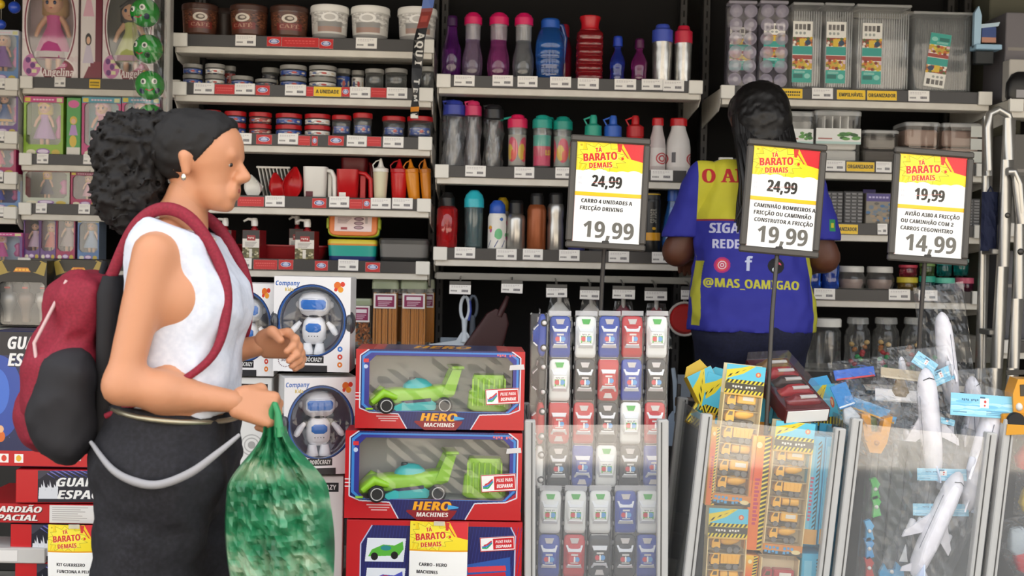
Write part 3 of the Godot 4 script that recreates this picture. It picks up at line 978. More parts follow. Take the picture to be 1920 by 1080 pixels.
func build_goods_b():
	var z := ZS - 0.03
	var pink := mat("d81b63", 0.35)
	# ---- top shelf
	var G := "bottles on the top bottle shelf"
	var carafe := prof([0, 0.84, 0.02, 0.92, 0.2, 1.0, 0.34, 0.97, 0.5, 0.74, 0.6, 0.68, 0.85, 0.72])
	goods("water_bottle", "tall deep purple bottle at the shelf end", "bottle", slot(830, 866, 27, YB[0], z), [
		["body", tint("7a2a94"), prof([0, 0.9, 0.02, 1.0, 0.46, 1.0, 0.56, 0.8, 0.72, 0.56, 0.84, 0.5]), 2.0],
		["cap", mat("3a0e48", 0.4), prof([0.84, 0.5, 0.84, -0.56, 0.96, -0.54, 1.0, 0.46])]], G)
	var i := 0
	for b in [[868, 907, 24, "a58fb0", "first"], [915, 958, 24, "b0509a", "second"], [963, 1004, 25, "9a9ea6", "third"]]:
		goods("water_bottle", "%s pink-capped carafe counted from the purple bottle" % b[4], "bottle", slot(b[0], b[1], b[2], YB[0], z), [
			["body", tint(b[3]), carafe],
			["label", clear("d9d9dc", 0.3), [[0.6, 0.72], [0.85, 0.75]]],
			["cap", pink, prof([0.84, 0.78, 0.84, -0.86, 0.95, -0.86, 1.0, 0.66])],
			["cap_tab", pink, prof([0.94, 0.5, 1.02, 0.5, 1.03, 0.4])]], G)
		i += 1
	var s := slot(1006, 1062, 31, YB[0], z)
	var o := goods("water_bottle", "large ribbed blue oval bottle with a blue lid", "bottle", s, [
		["body", tint("3a86e8"), prof([0, 0.8, 0.02, 0.86, 0.14, 0.92, 0.18, 0.9, 0.2, 0.93, 0.34, 0.99, 0.36, 0.97, 0.38, 1.0, 0.5, 1.0, 0.52, 0.98, 0.54, 1.0, 0.64, 0.96, 0.78, 0.8, 0.85, 0.6]), 2.6],
		["cap", mat("1f59b8", 0.35), prof([0.85, 0.5, 0.85, -0.64, 0.97, -0.64, 1.0, 0.54])]], G)
	part(o, "carry_handle", bar([Vector3(0.018, s.h * 0.93, 0), Vector3(0.045, s.h * 0.9, 0), Vector3(0.058, s.h * 0.7, 0), Vector3(0.052, s.h * 0.3, 0)], [0.007, 0.009, 0.009, 0.007]), tint("3a78d8"))
	s = slot(1046, 1074, 44, YB[0], z - 0.15)
	goods("water_bottle", "dark crimson bottle half hidden behind the large blue one", "bottle", s, [["body", tint("c02a54"), prof([0, 0.9, 0.05, 1.0, 0.6, 1.0, 0.8, 0.6])], ["cap", mat("a01030", 0.4), prof([0.8, 0.64, 0.96, 0.64, 1.0, 0.5])]], G)
	var rows := [0, 0.9]
	for k in 5:
		rows += [0.02 + k * 0.125, 1.0, 0.125 + k * 0.125, 1.0, 0.13 + k * 0.125, 0.95, 0.14 + k * 0.125, 0.95]
	rows += [0.66, 1.0, 0.74, 0.98, 0.78, 0.72]
	goods("water_bottle", "square red ribbed jug with a flared red neck", "bottle", slot(1084, 1134, 27, YB[0], z), [
		["body", tint("d8323e"), prof(rows), 5.0],
		["neck", mat("c01a26", 0.3), prof([0.77, 0.7, 0.84, 0.66, 0.9, 0.68, 0.98, 0.8, 1.0, 0.78])],
		["neck_ring", mat("a81420", 0.3), prof([0.77, 0.72, 0.79, 0.78, 0.81, 0.72])]], G)
	var small := prof([0, 0.9, 0.03, 1.0, 0.2, 0.9, 0.3, 0.98, 0.46, 1.0, 0.58, 0.72, 0.68, 0.44, 0.8, 0.4])
	goods("water_bottle", "small royal blue bottle with a narrow neck", "bottle", slot(1146, 1175, 66, YB[0], z), [["body", tint("3a54d0"), small], ["cap", mat("1f3fae", 0.35), prof([0.78, 0.5, 0.78, -0.64, 0.96, -0.6, 1.0, 0.5])]], G)
	goods("water_bottle", "small purple bottle beside the small blue one", "bottle", slot(1186, 1217, 70, YB[0], z), [["body", tint("a83a90"), small], ["cap", mat("4d0f42", 0.35), prof([0.78, 0.5, 0.78, -0.6, 0.96, -0.56, 1.0, 0.4])]], G)
	i = 0
	for b in [[1226, 1266, 43, "3b4fb4", "blue"], [1268, 1302, 46, "c01f3c", "red"]]:
		goods("shaker_bottle", "clear shaker with crinkled silver inside and %s lid" % b[4], "bottle", slot(b[0], b[1], b[2], YB[0], z), [
			["body", clear("e2e4e6", 0.22), prof([0, 0.82, 0.02, 0.88, 0.7, 0.98, 0.72, 0.9])],
			["silver_lining", mat("b9b6b0", 0.22, 0.9), prof([0.02, 0.8, 0.1, 0.84, 0.2, 0.8, 0.3, 0.88, 0.4, 0.83, 0.5, 0.9, 0.6, 0.86, 0.7, 0.9]), 2.0, 1.0, 7, 0.035, 4.0],
			["lid", mat(b[3], 0.35), prof([0.7, 0.94, 0.7, -1.0, 0.9, -0.98, 0.92, 0.76, 0.94, 0.7])],
			["flip_cap", mat(b[3], 0.35), prof([0.93, 0.66, 0.98, 0.66, 1.0, 0.56])]], G)
		i += 1
	# ---- second shelf
	G = "bottles on the middle bottle shelf"
	i = 0
	for b in [[830, 874, 186, "2f3da0", "blue-lidded twisted clear bottle at the shelf end"], [872, 904, 188, "cc2f62", "pink-lidded twisted clear bottle"], [907, 946, 195, "19191d", "black-lidded twisted clear bottle"]]:
		var sl := slot(b[0], b[1], b[2], YB[1], z)
		o = goods("water_bottle", b[4], "bottle", sl, [
			["body", clear(["c2c8d6", "cdbcc6", "6e6c70"][i], 0.12, 0.02), prof([0, 0.84, 0.02, 0.9, 0.1, 0.95, 0.2, 0.9, 0.32, 0.98, 0.42, 0.88, 0.54, 0.98, 0.66, 0.9, 0.76, 0.94, 0.8, 0.8]), 2.0, 1.0, 4, 0.13, 11.0, 40],
			["inner_wall", clear("f0f2f4", 0.05), prof([0.02, 0.6, 0.2, 0.7, 0.4, 0.6, 0.58, 0.7, 0.76, 0.6]), 2.0, 1.0, 3, 0.14, -9.0, 30],
			["lid", mat(b[3], 0.35), prof([0.78, 0.86, 0.78, -0.98, 0.92, -0.96, 0.94, 0.8])],
			["flip_cap", mat(b[3], 0.35), prof([0.93, 0.74, 0.98, 0.72, 1.0, 0.5])]], G)
		part(o, "carry_loop", bar([Vector3(-sl.w * 0.4, sl.h * 0.9, 0), Vector3(-sl.w * 0.5, sl.h * 0.98, 0), Vector3(0, sl.h * 1.0, 0.0)], 0.005), mat(b[3], 0.35))
		i += 1
	var im := img(256, 128, "9a9a94")
	var ims := []
	for k in 3:
		im = img(256, 128, ["a09c94", "2f9b8e", "8f9a92"][k])
		for q in 4:
			var x := q * 64 + 20
			if k == 1:
				rect(im, 0, 0, 256, 46, "35a394")
				rect(im, 0, 46, 256, 42, "c2405e")
				rect(im, 0, 88, 256, 40, "d02a62")
				text(im, "LOVE", x + 10, 84, 30, "d8c62a", "bold", 0.8, 0.0, 0.0, 1)
			else:
				ell(im, x + 18, 62, 30, 52, "d23a5e")
				ell(im, x + 4, 72, 20, 34, "d9b42e")
				ell(im, x + 26, 84, 14, 24, "e0503c")
		ims.append(printed(im, 0.35))
	i = 0
	for b in [[953, 990, 213, "d81b55"], [1000, 1037, 214, "1a9c8c"], [1039, 1075, 217, "149080"]]:
		var sl := slot(b[0], b[1], b[2], YB[1], z)
		o = goods("tumbler", ["patterned tumbler with a pink spout lid", "patterned tumbler with teal lid and yellow lettering", "patterned tumbler with teal lid beside the sign"][i], "tumbler", sl, [
			["body", clear("d5dad8", 0.18), prof([0, 0.86, 0.02, 0.92, 0.76, 0.98])],
			["inner_cup", clear("d9dedc", 0.15), prof([0.05, 0.78, 0.75, 0.86])],
			["label", ims[i], [[0.06, 0.86], [0.62, 0.92]]],
			["lid", mat(b[3], 0.35), prof([0.75, 0.94, 0.75, -1.02, 0.9, -1.02, 0.93, 0.9])],
			["mouthpiece", mat(b[3], 0.35), prof([0.92, 0.7, 0.98, 0.66, 1.0, 0.4])]], G, [0, 20, 40][i])
		part(o, "lid_strap", bar([Vector3(-sl.w * 0.3, sl.h * 0.95, 0), Vector3(-sl.w * 0.75, sl.h * 0.92, -0.01), Vector3(-sl.w * 0.9, sl.h * 0.88, -0.01)] if i == 0 else [Vector3(sl.w * 0.2, sl.h * 0.97, 0), Vector3(sl.w * 0.6, sl.h * 0.96, -0.01), Vector3(sl.w * 0.75, sl.h * 0.9, -0.02)], [0.004, 0.005, 0.003]), mat("1a9c8c", 0.35))
		i += 1
	i = 0
	for b in [[1097, 1132, 214, "2aa38a", "sea green"], [1134, 1170, 215, "2d5fc0", "blue"], [1176, 1212, 215, "b8161c", "red"]]:
		var sl := slot(b[0], b[1], b[2], YB[1], z)
		o = goods("sports_bottle", "%s sports bottle rising behind the first price sign" % b[4], "bottle", sl, [
			["body", mat(b[3], 0.3), prof([0, 0.9, 0.02, 1.0, 0.52, 1.0, 0.62, 0.86])],
			["cap", mat(b[3], 0.4), prof([0.62, 0.8, 0.62, -0.92, 0.8, -0.9, 0.84, 0.5])],
			["nozzle", mat(b[3], 0.4), prof([0.83, 0.42, 0.95, 0.4, 1.0, 0.3])]], G)
		part(o, "carry_loop", bar([Vector3(-sl.w * 0.3, sl.h * 0.8, 0), Vector3(-sl.w * 0.5, sl.h * 0.92, 0), Vector3(-sl.w * 0.1, sl.h * 0.97, 0)], 0.004), mat(b[3], 0.4))
		i += 1
	im = img(256, 128, "d9d4d2")
	for k in [64, 192]:
		for q in [[40, "b8202a"], [32, "d9d4d2"], [24, "b8202a"], [15, "d9d4d2"]]:
			ell(im, k, 74, q[0] * 0.8, q[0], q[1])
		rect(im, k + 44, 30, 14, 70, "4a4548")
	var milk := printed(im, 0.35)
	i = 0
	for b in [[1220, 1252, 220, "c6bcbc"], [1253, 1300, 220, "dad6d4"]]:
		goods("milk_bottle", ["slimmer white bottle with a red cap set back beside the sign", "white bottle with a red cap and red ring print"][i], "bottle", slot(b[0], b[1], b[2], YB[1], z), [
			["body", mat(b[3], 0.3), prof([0, 0.92, 0.02, 1.0, 0.46, 1.0, 0.6, 0.9, 0.78, 0.62, 0.87, 0.56])],
			["label", milk, [[0.1, 1.008], [0.44, 1.006]]],
			["cap", mat("c01a22", 0.35), prof([0.86, 0.58, 0.86, -0.68, 0.98, -0.68, 1.0, 0.62])]], G, [30, 80][i])
		i += 1
	# ---- third shelf
	G = "bottles on the lowest bottle shelf"
	goods("water_bottle", "translucent red bottle with a black cap", "bottle", slot(819, 859, 360, YB[2], z), [
		["body", tint("e0343a"), prof([0, 0.88, 0.02, 0.98, 0.4, 1.0, 0.7, 1.0, 0.76, 0.7])],
		["inner_wall", clear("e02a2e", 0.4), prof([0.03, 0.8, 0.7, 0.84])],
		["cap", mat("141212", 0.4), prof([0.74, 0.62, 0.74, -0.72, 0.9, -0.7, 0.96, 0.5, 1.0, 0.4])]], G)
	s = slot(871, 908, 358, YB[2], z)
	o = goods("tumbler", "smoky tumbler with a turquoise dome lid", "tumbler", s, [
		["body", clear("7fa6ad", 0.28), prof([0, 0.82, 0.02, 0.88, 0.74, 0.96])],
		["inner_cup", clear("3f5a60", 0.45), prof([0.04, 0.74, 0.72, 0.8])],
		["lid", mat("2fb4c4", 0.3), prof([0.72, 0.94, 0.72, -1.02, 0.86, -1.0, 0.94, 0.84, 1.0, 0.5])],
		["lid_button", mat("1e9db0", 0.3), prof([0.97, 0.5, 1.01, 0.48, 1.02, 0.3])]], G)
	im = img(256, 128, "e6e4e0")
	for k in 26:
		ell(im, rng.randi_range(4, 252), rng.randi_range(8, 84), rng.randi_range(5, 10), rng.randi_range(5, 10), ["c9402c", "e0a030", "58b070", "4a70c0", "c65a9a"][k % 5])
	for q in [60, 188]:
		ell(im, q, 70, 18, 22, "6cc088")
	for k in 8:
		line(im, Vector2(k * 34, 124), Vector2(k * 34 + 16, 96), 4, "2d3f7a")
	var kid := printed(im, 0.3)
	goods("kids_bottle", "white kids bottle with coloured dots and a blue cap", "bottle", slot(916, 951, 375, YB[2], z), [
		["body", mat("e9e7e3", 0.3), prof([0, 0.9, 0.02, 1.0, 0.66, 1.0, 0.73, 0.86])],
		["label", kid, [[0.02, 1.006], [0.66, 1.006]]],
		["cap", mat("2a55b8", 0.35), prof([0.72, 0.8, 0.74, 0.86, 0.9, 0.84, 0.96, 0.6, 1.0, 0.4])]], G, 16)
	goods("kids_bottle", "bottle with a mustard cap behind the dotted one", "bottle", slot(930, 956, 370, YB[2], z - 0.1), [["body", mat("c9c5be", 0.35), prof([0, 0.92, 0.7, 1.0, 0.74, 0.86])], ["cap", mat("b89a24", 0.4), prof([0.74, 0.86, 0.92, 0.84, 1.0, 0.5])]], G)
	var steel := mat("b4b2ae", 0.28, 0.9)
	goods("steel_bottle", "brushed steel bottle with a black cap", "bottle", slot(951, 987, 375, YB[2], z), [["body", steel, prof([0, 0.94, 0.02, 1.0, 0.6, 1.0, 0.68, 0.92, 0.74, 0.66])], ["cap", mat("161516", 0.4), prof([0.73, 0.6, 0.73, -0.78, 0.94, -0.76, 1.0, 0.6])]], G)
	goods("steel_bottle", "copper brown metal bottle with a black cap", "bottle", slot(990, 1026, 362, YB[2], z), [["body", mat("94502c", 0.35, 0.35), prof([0, 0.94, 0.02, 1.0, 0.7, 1.0, 0.78, 0.86, 0.81, 0.66])], ["cap", mat("161516", 0.4), prof([0.8, 0.6, 0.8, -0.72, 0.95, -0.7, 1.0, 0.6])]], G)
	goods("steel_bottle", "waisted steel bottle with a black cap beside the sign", "bottle", slot(1028, 1060, 361, YB[2], z), [["body", steel, prof([0, 0.94, 0.02, 1.0, 0.4, 1.0, 0.52, 0.9, 0.62, 0.98, 0.76, 1.0, 0.82, 0.8])], ["cap", mat("161516", 0.4), prof([0.81, 0.7, 0.81, -0.86, 0.96, -0.84, 1.0, 0.7])]], G)
	i = 0
	for b in [[1068, 1100, 372, "2d2f6a"], [1108, 1142, 368, "3a3a3e"]]:
		goods("steel_bottle", ["dark blue bottle mostly hidden by the first price sign", "charcoal bottle hidden behind the first price sign"][i], "bottle", slot(b[0], b[1], b[2], YB[2], z), [["body", mat(b[3], 0.35), prof([0, 0.94, 0.02, 1.0, 0.7, 1.0, 0.78, 0.8])], ["cap", mat("161516", 0.4), prof([0.78, 0.6, 0.78, -0.8, 1.0, -0.7])]], G)
		i += 1
	im = img(256, 256, "121212")
	for q in [64, 192]:
		text(im, "SPIDER", q + 10, 120, 40, "8d8a80", "bold", 0.9, 0.0, -90.0)
		ell(im, q, 226, 10, 12, "c89a20")
	var spider := printed(im, 0.35)
	goods("water_bottle", "black bottle with an amber band beside the sign", "bottle", slot(1209, 1242, 360, YB[2], z), [
		["body", mat("131313", 0.35), prof([0, 0.92, 0.02, 1.0, 0.2, 1.0])],
		["band", mat("d99a17", 0.35), prof([0.2, 1.0, 0.2, -1.04, 0.33, -1.04, 0.33, 1.0])],
		["upper_body", mat("131313", 0.35), prof([0.33, 1.0, 0.86, 1.0, 0.9, 0.9])],
		["label", spider, [[0.34, 1.008], [0.84, 1.008]]],
		["cap", mat("1b1b1b", 0.4), prof([0.88, 0.8, 0.88, -0.94, 0.98, -0.92, 1.0, 0.8])],
		["cap_ring", mat("c8a21c", 0.4), prof([0.955, 0.94, 0.965, 0.97, 0.975, 0.94])]], G, 10)
	goods("water_bottle", "faceted blue bottle next to the assistant's sleeve", "bottle", slot(1246, 1286, 352, YB[2], z), [
		["body", tint("4a90e0"), prof([0, 0.86, 0.02, 0.94, 0.2, 1.0, 0.4, 0.96, 0.6, 0.7, 0.8, 0.5]), 2.0, 1.0, 5, 0.06, 2.0],
		["inner_wall", clear("7fb4e4", 0.3), prof([0.03, 0.7, 0.5, 0.66, 0.7, 0.4]), 2.0, 1.0, 4, 0.1, 5.0],
		["cap", mat("1a4a9c", 0.35), prof([0.8, 0.46, 0.8, -0.56, 0.96, -0.54, 1.0, 0.4])]], G)
	# ---- rail with hooks and what hangs there
	var zr := ZS - 0.02
	var a := P(818, 518, zr)
	var b2 := P(1306, 526, zr)
	o = thing("hook_rail", "grey rail with hooks and price tags below the bottle shelves", "rail", Vector3((a.x + b2.x) / 2.0, (a.y + b2.y) / 2.0, zr))
	part(o, "crossbar", box(Vector3(b2.x - a.x, 0.026, 0.012), 0.002), mat("8d8a82", 0.45), Vector3.ZERO)
	for e in [-1, 1]:
		part(o, "arm", box(Vector3(0.012, 0.02, 0.42), 0.002), mat("7a776f", 0.45), Vector3(e * (b2.x - a.x) / 2.0, 0, -0.205))
	for t in [[843, 883, 531], [940, 980, 529], [1024, 1063, 537], [1087, 1126, 541], [1148, 1190, 540], [1208, 1250, 543], [1276, 1312, 541]]:
		var q := P((t[0] + t[1]) / 2.0, t[2], zr + 0.11) - o.position
		var w := (P(t[1], t[2], zr + 0.11) - P(t[0], t[2], zr + 0.11)).x
		var hk := part(o, "hook", bar([Vector3(q.x, 0.0, -0.008), Vector3(q.x, -0.004, 0.05), Vector3(q.x, q.y + 0.002, 0.115), Vector3(q.x, q.y + 0.02, 0.12)], 0.0028), mat("a8a6a0", 0.3, 0.8))
		part(hk, "tag_holder", box(Vector3(w, 0.014, 0.004), 0.001), mat("54524f", 0.4), Vector3(q.x, q.y + 0.001, 0.122))
		part(hk, "price_tag", pbox(Vector3(w, 0.036, 0.002), 0.0003), [mat("e8e6e2", 0.5), tag_m], Vector3(q.x, q.y - 0.022, 0.122), Vector3(-3, 0, rng.randf_range(-2, 2)))
	hanging(zr)

func hanging(zr: float):
	var pl := mat("c9d3dc", 0.3)
	var p := P(872, 558, zr + 0.05)
	var o := thing("squeegee", "pale blue and white window squeegee hanging from its looped handle", "squeegee", p)
	var loop := []
	for k in 15:
		var t := TAU * k / 14.0
		loop.append(Vector3(sin(t) * 0.016, -0.04 + cos(t) * 0.044, 0))
	part(o, "handle_loop", bar(loop, 0.0065), pl)
	part(o, "loop_grip", bar([Vector3(0.018, -0.01, 0.002), Vector3(0.022, -0.05, 0.002), Vector3(0.015, -0.085, 0.002)], 0.005), mat("2a3f98", 0.35))
	part(o, "neck", bar([Vector3(0, -0.08, 0), Vector3(0, -0.12, 0), Vector3(0, -0.165, 0)], [0.012, 0.009, 0.018]), pl)
	part(o, "yoke", slab([[-0.012, -0.13], [0.012, -0.13], [0.03, -0.16], [0.13, -0.176], [0.13, -0.186], [-0.13, -0.186], [-0.13, -0.176], [-0.03, -0.16]], 0.016), pl)
	part(o, "rubber_blade", box(Vector3(0.27, 0.012, 0.008), 0.001), mat("1f2a55", 0.6), Vector3(0, -0.19, 0.006))
	o = thing("squeegee", "second squeegee blade hanging behind the pale one", "squeegee", p + Vector3(0.03, 0.002, -0.045))
	part(o, "handle_loop", bar(loop.map(func(v): return v * 0.95), 0.006), mat("5a6472", 0.4))
	part(o, "neck", bar([Vector3(0, -0.07, 0), Vector3(0, -0.16, 0)], [0.009, 0.014]), mat("5a6472", 0.4))
	part(o, "rubber_blade", box(Vector3(0.24, 0.035, 0.01), 0.002), mat("7c8894", 0.5), Vector3(0, -0.172, 0))
	p = P(952, 556, zr + 0.04)
	o = thing("dustpan", "dark maroon dustpan hanging in the shade of the rail", "dustpan", p, "", Vector3(0, 12, -24))
	part(o, "pan", stack(prof([0, 1.0, 0.12, 1.0, 0.85, 0.62, 1.0, 0.3]), 0.15, 0.2, 5, 28, 0.03), mat("3d1618", 0.5), Vector3(0, -0.26, 0))
	part(o, "handle", bar([Vector3(0, -0.08, 0), Vector3(0, -0.03, 0.006), Vector3(0, 0.0, 0)], [0.014, 0.011, 0.008]), mat("3d1618", 0.5))
	var i := 0
	for b in [[1018, 1080, 556], [1078, 1140, 560], [1140, 1198, 562], [1200, 1262, 566]]:
		p = P((b[0] + b[1]) / 2.0, b[2], zr + 0.06)
		var w: float = (b[1] - b[0]) / 500.0
		o = thing("kitchen_brush", "%s bagged brush hanging behind the toy cars, counted from the squeegees" % ORD[i], "brush", p, "bagged brushes on the hooks")
		part(o, "brush_head", stack(prof([0, 0.9, 0.3, 1.0, 0.7, 0.75, 1.0, 0.2]), w * 0.85, 0.11, 3, 24, 0.04), mat(["d9d8d4", "cfccc8", "7a3040", "8a2030"][i], 0.5), Vector3(0, -0.13, 0))
		part(o, "stem", bar([Vector3(0, -0.03, 0), Vector3(0, 0.008, 0)], 0.008), mat("d9d8d4", 0.4))
		part(o, "bag", crumpled(10, 8, func(u, v, sd): return Vector3((u - 0.5) * w * (0.55 + 0.5 * v), -0.005 - v * 0.17, sd * 0.03 * sin(PI * u) * sin(PI * clampf(v, 0.05, 0.95))), 0.016, 20 + i), clear("e6e9ea", 0.12))
		i += 1
	p = P(1284, 560, zr + 0.08)
	o = thing("round_strainer", "round red strainer with a pale rim hanging beside the assistant", "strainer", p)
	part(o, "disc", stack(prof([0, 0.9, 0.4, 1.0, 1.0, 0.8]), 0.118, 0.02, 2, 32), mat("b3201f", 0.5), Vector3(0, -0.075, 0), Vector3(90, 0, 0))
	var rg := []
	for k in 25:
		rg.append(Vector3(sin(TAU * k / 24.0) * 0.061, -0.075 + cos(TAU * k / 24.0) * 0.061, 0.01))
	part(o, "rim", bar(rg, 0.005), mat("c9c2bc", 0.4))
	part(o, "hanging_loop", bar([Vector3(-0.005, -0.012, 0.01), Vector3(-0.004, 0.012, 0.006), Vector3(0.005, -0.012, 0.01)], 0.002), mat("b0aaa4", 0.4))
	p = P(1268, 690, zr + 0.1)
	o = thing("spatula", "pale blue spatula with a card hanging in the gap beside the car bin", "spatula", p)
	part(o, "blade", stack(prof([0, 0.7, 0.1, 0.95, 0.5, 1.0, 0.85, 0.7, 1.0, 0.3]), 0.07, 0.13, 2.5, 24, 0.008), mat("a9b9cc", 0.4), Vector3(0, -0.29, 0))
	part(o, "handle", bar([Vector3(0, -0.17, 0), Vector3(-0.004, -0.05, 0), Vector3(-0.012, 0.0, 0)], [0.006, 0.009, 0.008]), mat("b9c8d8", 0.4))
	part(o, "header_card", box(Vector3(0.05, 0.09, 0.002), 0.0005), mat("9aa2ac", 0.5), Vector3(0.032, -0.07, -0.008))

# ---------------------------------------------------------------- clear organizers behind the assistant
func organizer_label() -> StandardMaterial3D:
	var im := img(128, 384, "e9e8e2")
	for k in 3:
		rect(im, 12 + k * 26, 18, 20, 34, "6d6a68")
	rect(im, 92, 16, 22, 40, "4a4846")
	for k in 3:
		ell(im, 24 + k * 26, 74, 9, 9, "9aa09c")
	rect(im, 0, 100, 128, 54, "7a4030")
	for k in 26:
		ell(im, rng.randi_range(0, 128), rng.randi_range(96, 150), 10, 9, ["d8b42c", "9c3a2a", "e6e0d4", "4d6a34", "c8742c"][k % 5])
	rect(im, 44, 108, 34, 48, "d9b83a")
	ell(im, 100, 132, 19, 17, "22405c")
	rect(im, 0, 156, 128, 52, "2f9c92")
	poly(im, [[0, 208], [128, 220], [128, 240], [0, 236]], "e6e4de")
	rect(im, 0, 212, 128, 26, "a0443c")
	rect(im, 0, 244, 128, 52, "c9a23c")
	for k in 22:
		ell(im, rng.randi_range(0, 128), rng.randi_range(240, 300), 11, 10, ["d8b8c4", "7d2f2a", "d9c23a", "8a9a3a", "c8642c"][k % 5])
	rect(im, 0, 302, 128, 82, "35a497")
	rect(im, 8, 330, 62, 26, "1f6f68")
	ell(im, 100, 342, 20, 16, "8fd0c4")
	for k in 3:
		rect(im, 14, 312 + k * 5, 70, 2, "bfe2da")
	return printed(im, 0.4)

func build_goods_c():
	var z := ZS - 0.03
	var lab := organizer_label()
	var lilac := clear("bdb6d0", 0.2)
	var clr := clear("d3d6d8", 0.16)
	var G := "clear organizers on the top organizer shelf"
	# ---- egg trays on end
	var i := 0
	for b in [[1367, 1424], [1426, 1483]]:
		var s := slot(b[0], b[1], 2, YC[0], z)
		var o := thing("egg_tray", ["clear lilac egg tray on end, outermost on the organizer shelf", "clear lilac egg tray on end beside the ribbed organizers"][i], "egg tray", Vector3(s.x, s.y, s.z), G)
		part(o, "shell", stack(prof([0, 0.92, 0.02, 0.98, 0.96, 0.98, 1.0, 0.8]), s.w, s.h, 8, 32, 0.07), lilac, Vector3(0, 0, -0.045))
		for r in 6:
			for c in 2:
				part(o, "egg_cup", stack(prof([0, 0.9, 0.0, -1.0, 0.35, -0.95, 0.9, 0.6, 1.0, 0.35]), s.w * 0.44, 0.018, 2, 20, -1.0, false, true), clear("cfc8de", 0.4), Vector3((c - 0.5) * s.w * 0.48, s.h * (0.1 + r * 0.158), -0.008), Vector3(90, 0, 0))
		part(o, "clip_edge", box(Vector3(s.w * 0.94, 0.012, 0.06), 0.003), clear("d8d4e2", 0.45), Vector3(0, s.h * 1.0, -0.045))
		part(o, "label_card", pbox(Vector3(s.w * 0.7, s.h * 0.5, 0.001), 0.0003), [mat("ddd9d0", 0.5), lab], Vector3(0, s.h * (0.5 if i else 0.48), -0.004 if i else -0.05))
		i += 1
	# ---- ribbed organizers
	i = 0
	for b in [[1487, 1546, 4], [1547, 1604, 5], [1606, 1712, 8], [1712, 1828, 22]]:
		var s := slot(b[0], b[1], b[2], YC[0], z)
		var d := 0.18 if i < 3 else 0.16
		var dark: bool = i == 3
		var o := thing("ribbed_organizer", ["narrow clear ribbed organizer beside the egg trays", "second narrow clear ribbed organizer", "wide clear ribbed organizer above the two yellow tags", "wide smoky ribbed organizer with a slanted teal label"][i], "organizer", Vector3(s.x, s.y, s.z - d / 2.0), G)
		part(o, "shell", stack(prof([0, 0.95, 0.02, 0.99, 0.96, 1.0, 1.0, 0.94]), s.w, s.h, 10, 32, d), clear("9a9ea0", 0.3) if dark else clr)
		part(o, "inner_wall", stack(prof([0.03, 0.9, 0.93, 0.92]), s.w, s.h, 10, 32, d), clear("55585a", 0.4) if dark else clear("c2c6c8", 0.2))
		var st := begin()
		var n := int(s.w / 0.0095)
		for k in n:
			add_box(st, Vector3((k + 0.5) / n * s.w * 0.92 - s.w * 0.46, s.h * 0.47, d / 2.0 - 0.006), Vector3(0.0028, s.h * 0.86, 0.004), 0.001)
		part(o, "ribs", finish(st), clear("e4e7e8", 0.5, 0.1) if not dark else clear("8a8d8f", 0.6, 0.1)).set_meta("kind", "stuff")
		part(o, "rim", box(Vector3(s.w * 0.98, 0.01, d), 0.003), clear("e8eaeb", 0.4), Vector3(0, s.h * 0.985, 0))
		var lw := 0.075 if i < 3 else 0.08
		part(o, "label_card", pbox(Vector3(lw, s.h * 0.7 if i < 3 else s.h * 0.66, 0.001), 0.0003), [mat("e6e4de", 0.5), lab], Vector3([-0.02, -0.012, -0.045, -0.02][i], s.h * (0.43 if i < 3 else 0.4), d / 2.0 + 0.002), Vector3(0, 0, 0 if not dark else 173))
		i += 1
	# ---- second shelf: boxes with lids
	G = "clear boxes on the second organizer shelf"
	i = 0
	for b in [[1482, 1529, 208, "c9cccc", "8d8b86"], [1530, 1620, 206, "d5d6d4", "c6c5c0"], [1622, 1690, 243, "8b8680", "4c4640"], [1700, 1768, 228, "b5a59a", "a48a7c"], [1770, 1846, 230, "a89a90", "94796c"]]:
		var s := slot(b[0], b[1], b[2], YC[1], z)
		var o := thing("clear_box", ["clear box with a herb picture behind the assistant's shoulder", "tall clear box with white inserts and herb label", "low smoky lidded box", "clear box of tan inserts above the third price sign", "clear box of tan inserts at the shelf end with paper labels"][i], "storage box", Vector3(s.x, s.y, s.z - 0.09), G)
		part(o, "shell", stack(prof([0, 0.94, 0.03, 0.98, 0.9, 1.0]), s.w, s.h, 8, 32, 0.16), clear(b[3], 0.22))
		part(o, "lid", stack(prof([0.9, 0.98, 0.9, -1.02, 0.97, -1.02, 1.0, 0.96]), s.w, s.h, 8, 32, 0.16), clear("dfe1e1", 0.4))
		if i == 1:
			for k in 4:
				part(o, "divider", box(Vector3(0.004, s.h * 0.3, 0.1), 0.001), mat("e2e1dc", 0.5), Vector3((k - 1.5) * 0.03, s.h * 0.75, 0))
			for k in 2:
				part(o, "insert", box(Vector3(s.w * 0.85, s.h * 0.2, 0.1), 0.004), mat(b[4], 0.5), Vector3(0, s.h * (0.14 + k * 0.22), 0))
		else:
			for k in 2:
				part(o, "insert", box(Vector3(s.w * 0.9, s.h * 0.38, 0.12), 0.006), mat(b[4], 0.5), Vector3(0, s.h * (0.22 + k * 0.42), 0))
		if i < 2:
			var im := img(128, 64, "e9eae6")
			for k in 14:
				ell(im, rng.randi_range(60, 118), rng.randi_range(18, 42), 12, 6, ["3f7a34", "5c9a44", "2d5c28"][k % 3])
			rect(im, 6, 40, 40, 5, "a04a40")
			rect(im, 0, 54, 128, 10, "b4d2cc")
			part(o, "label_card", pbox(Vector3(s.w * 0.94, s.h * 0.3, 0.001), 0.0003), [mat("e6e4de", 0.5), printed(im, 0.4)], Vector3(0, s.h * 0.5, 0.0805))
		elif i == 4:
			for k in 3:
				part(o, "label_card", box(Vector3(0.045, s.h * 0.26, 0.001), 0.0), mat("cfd2cc", 0.5), Vector3(s.w * 0.34, s.h * (0.2 + k * 0.3), 0.0815))
		i += 1
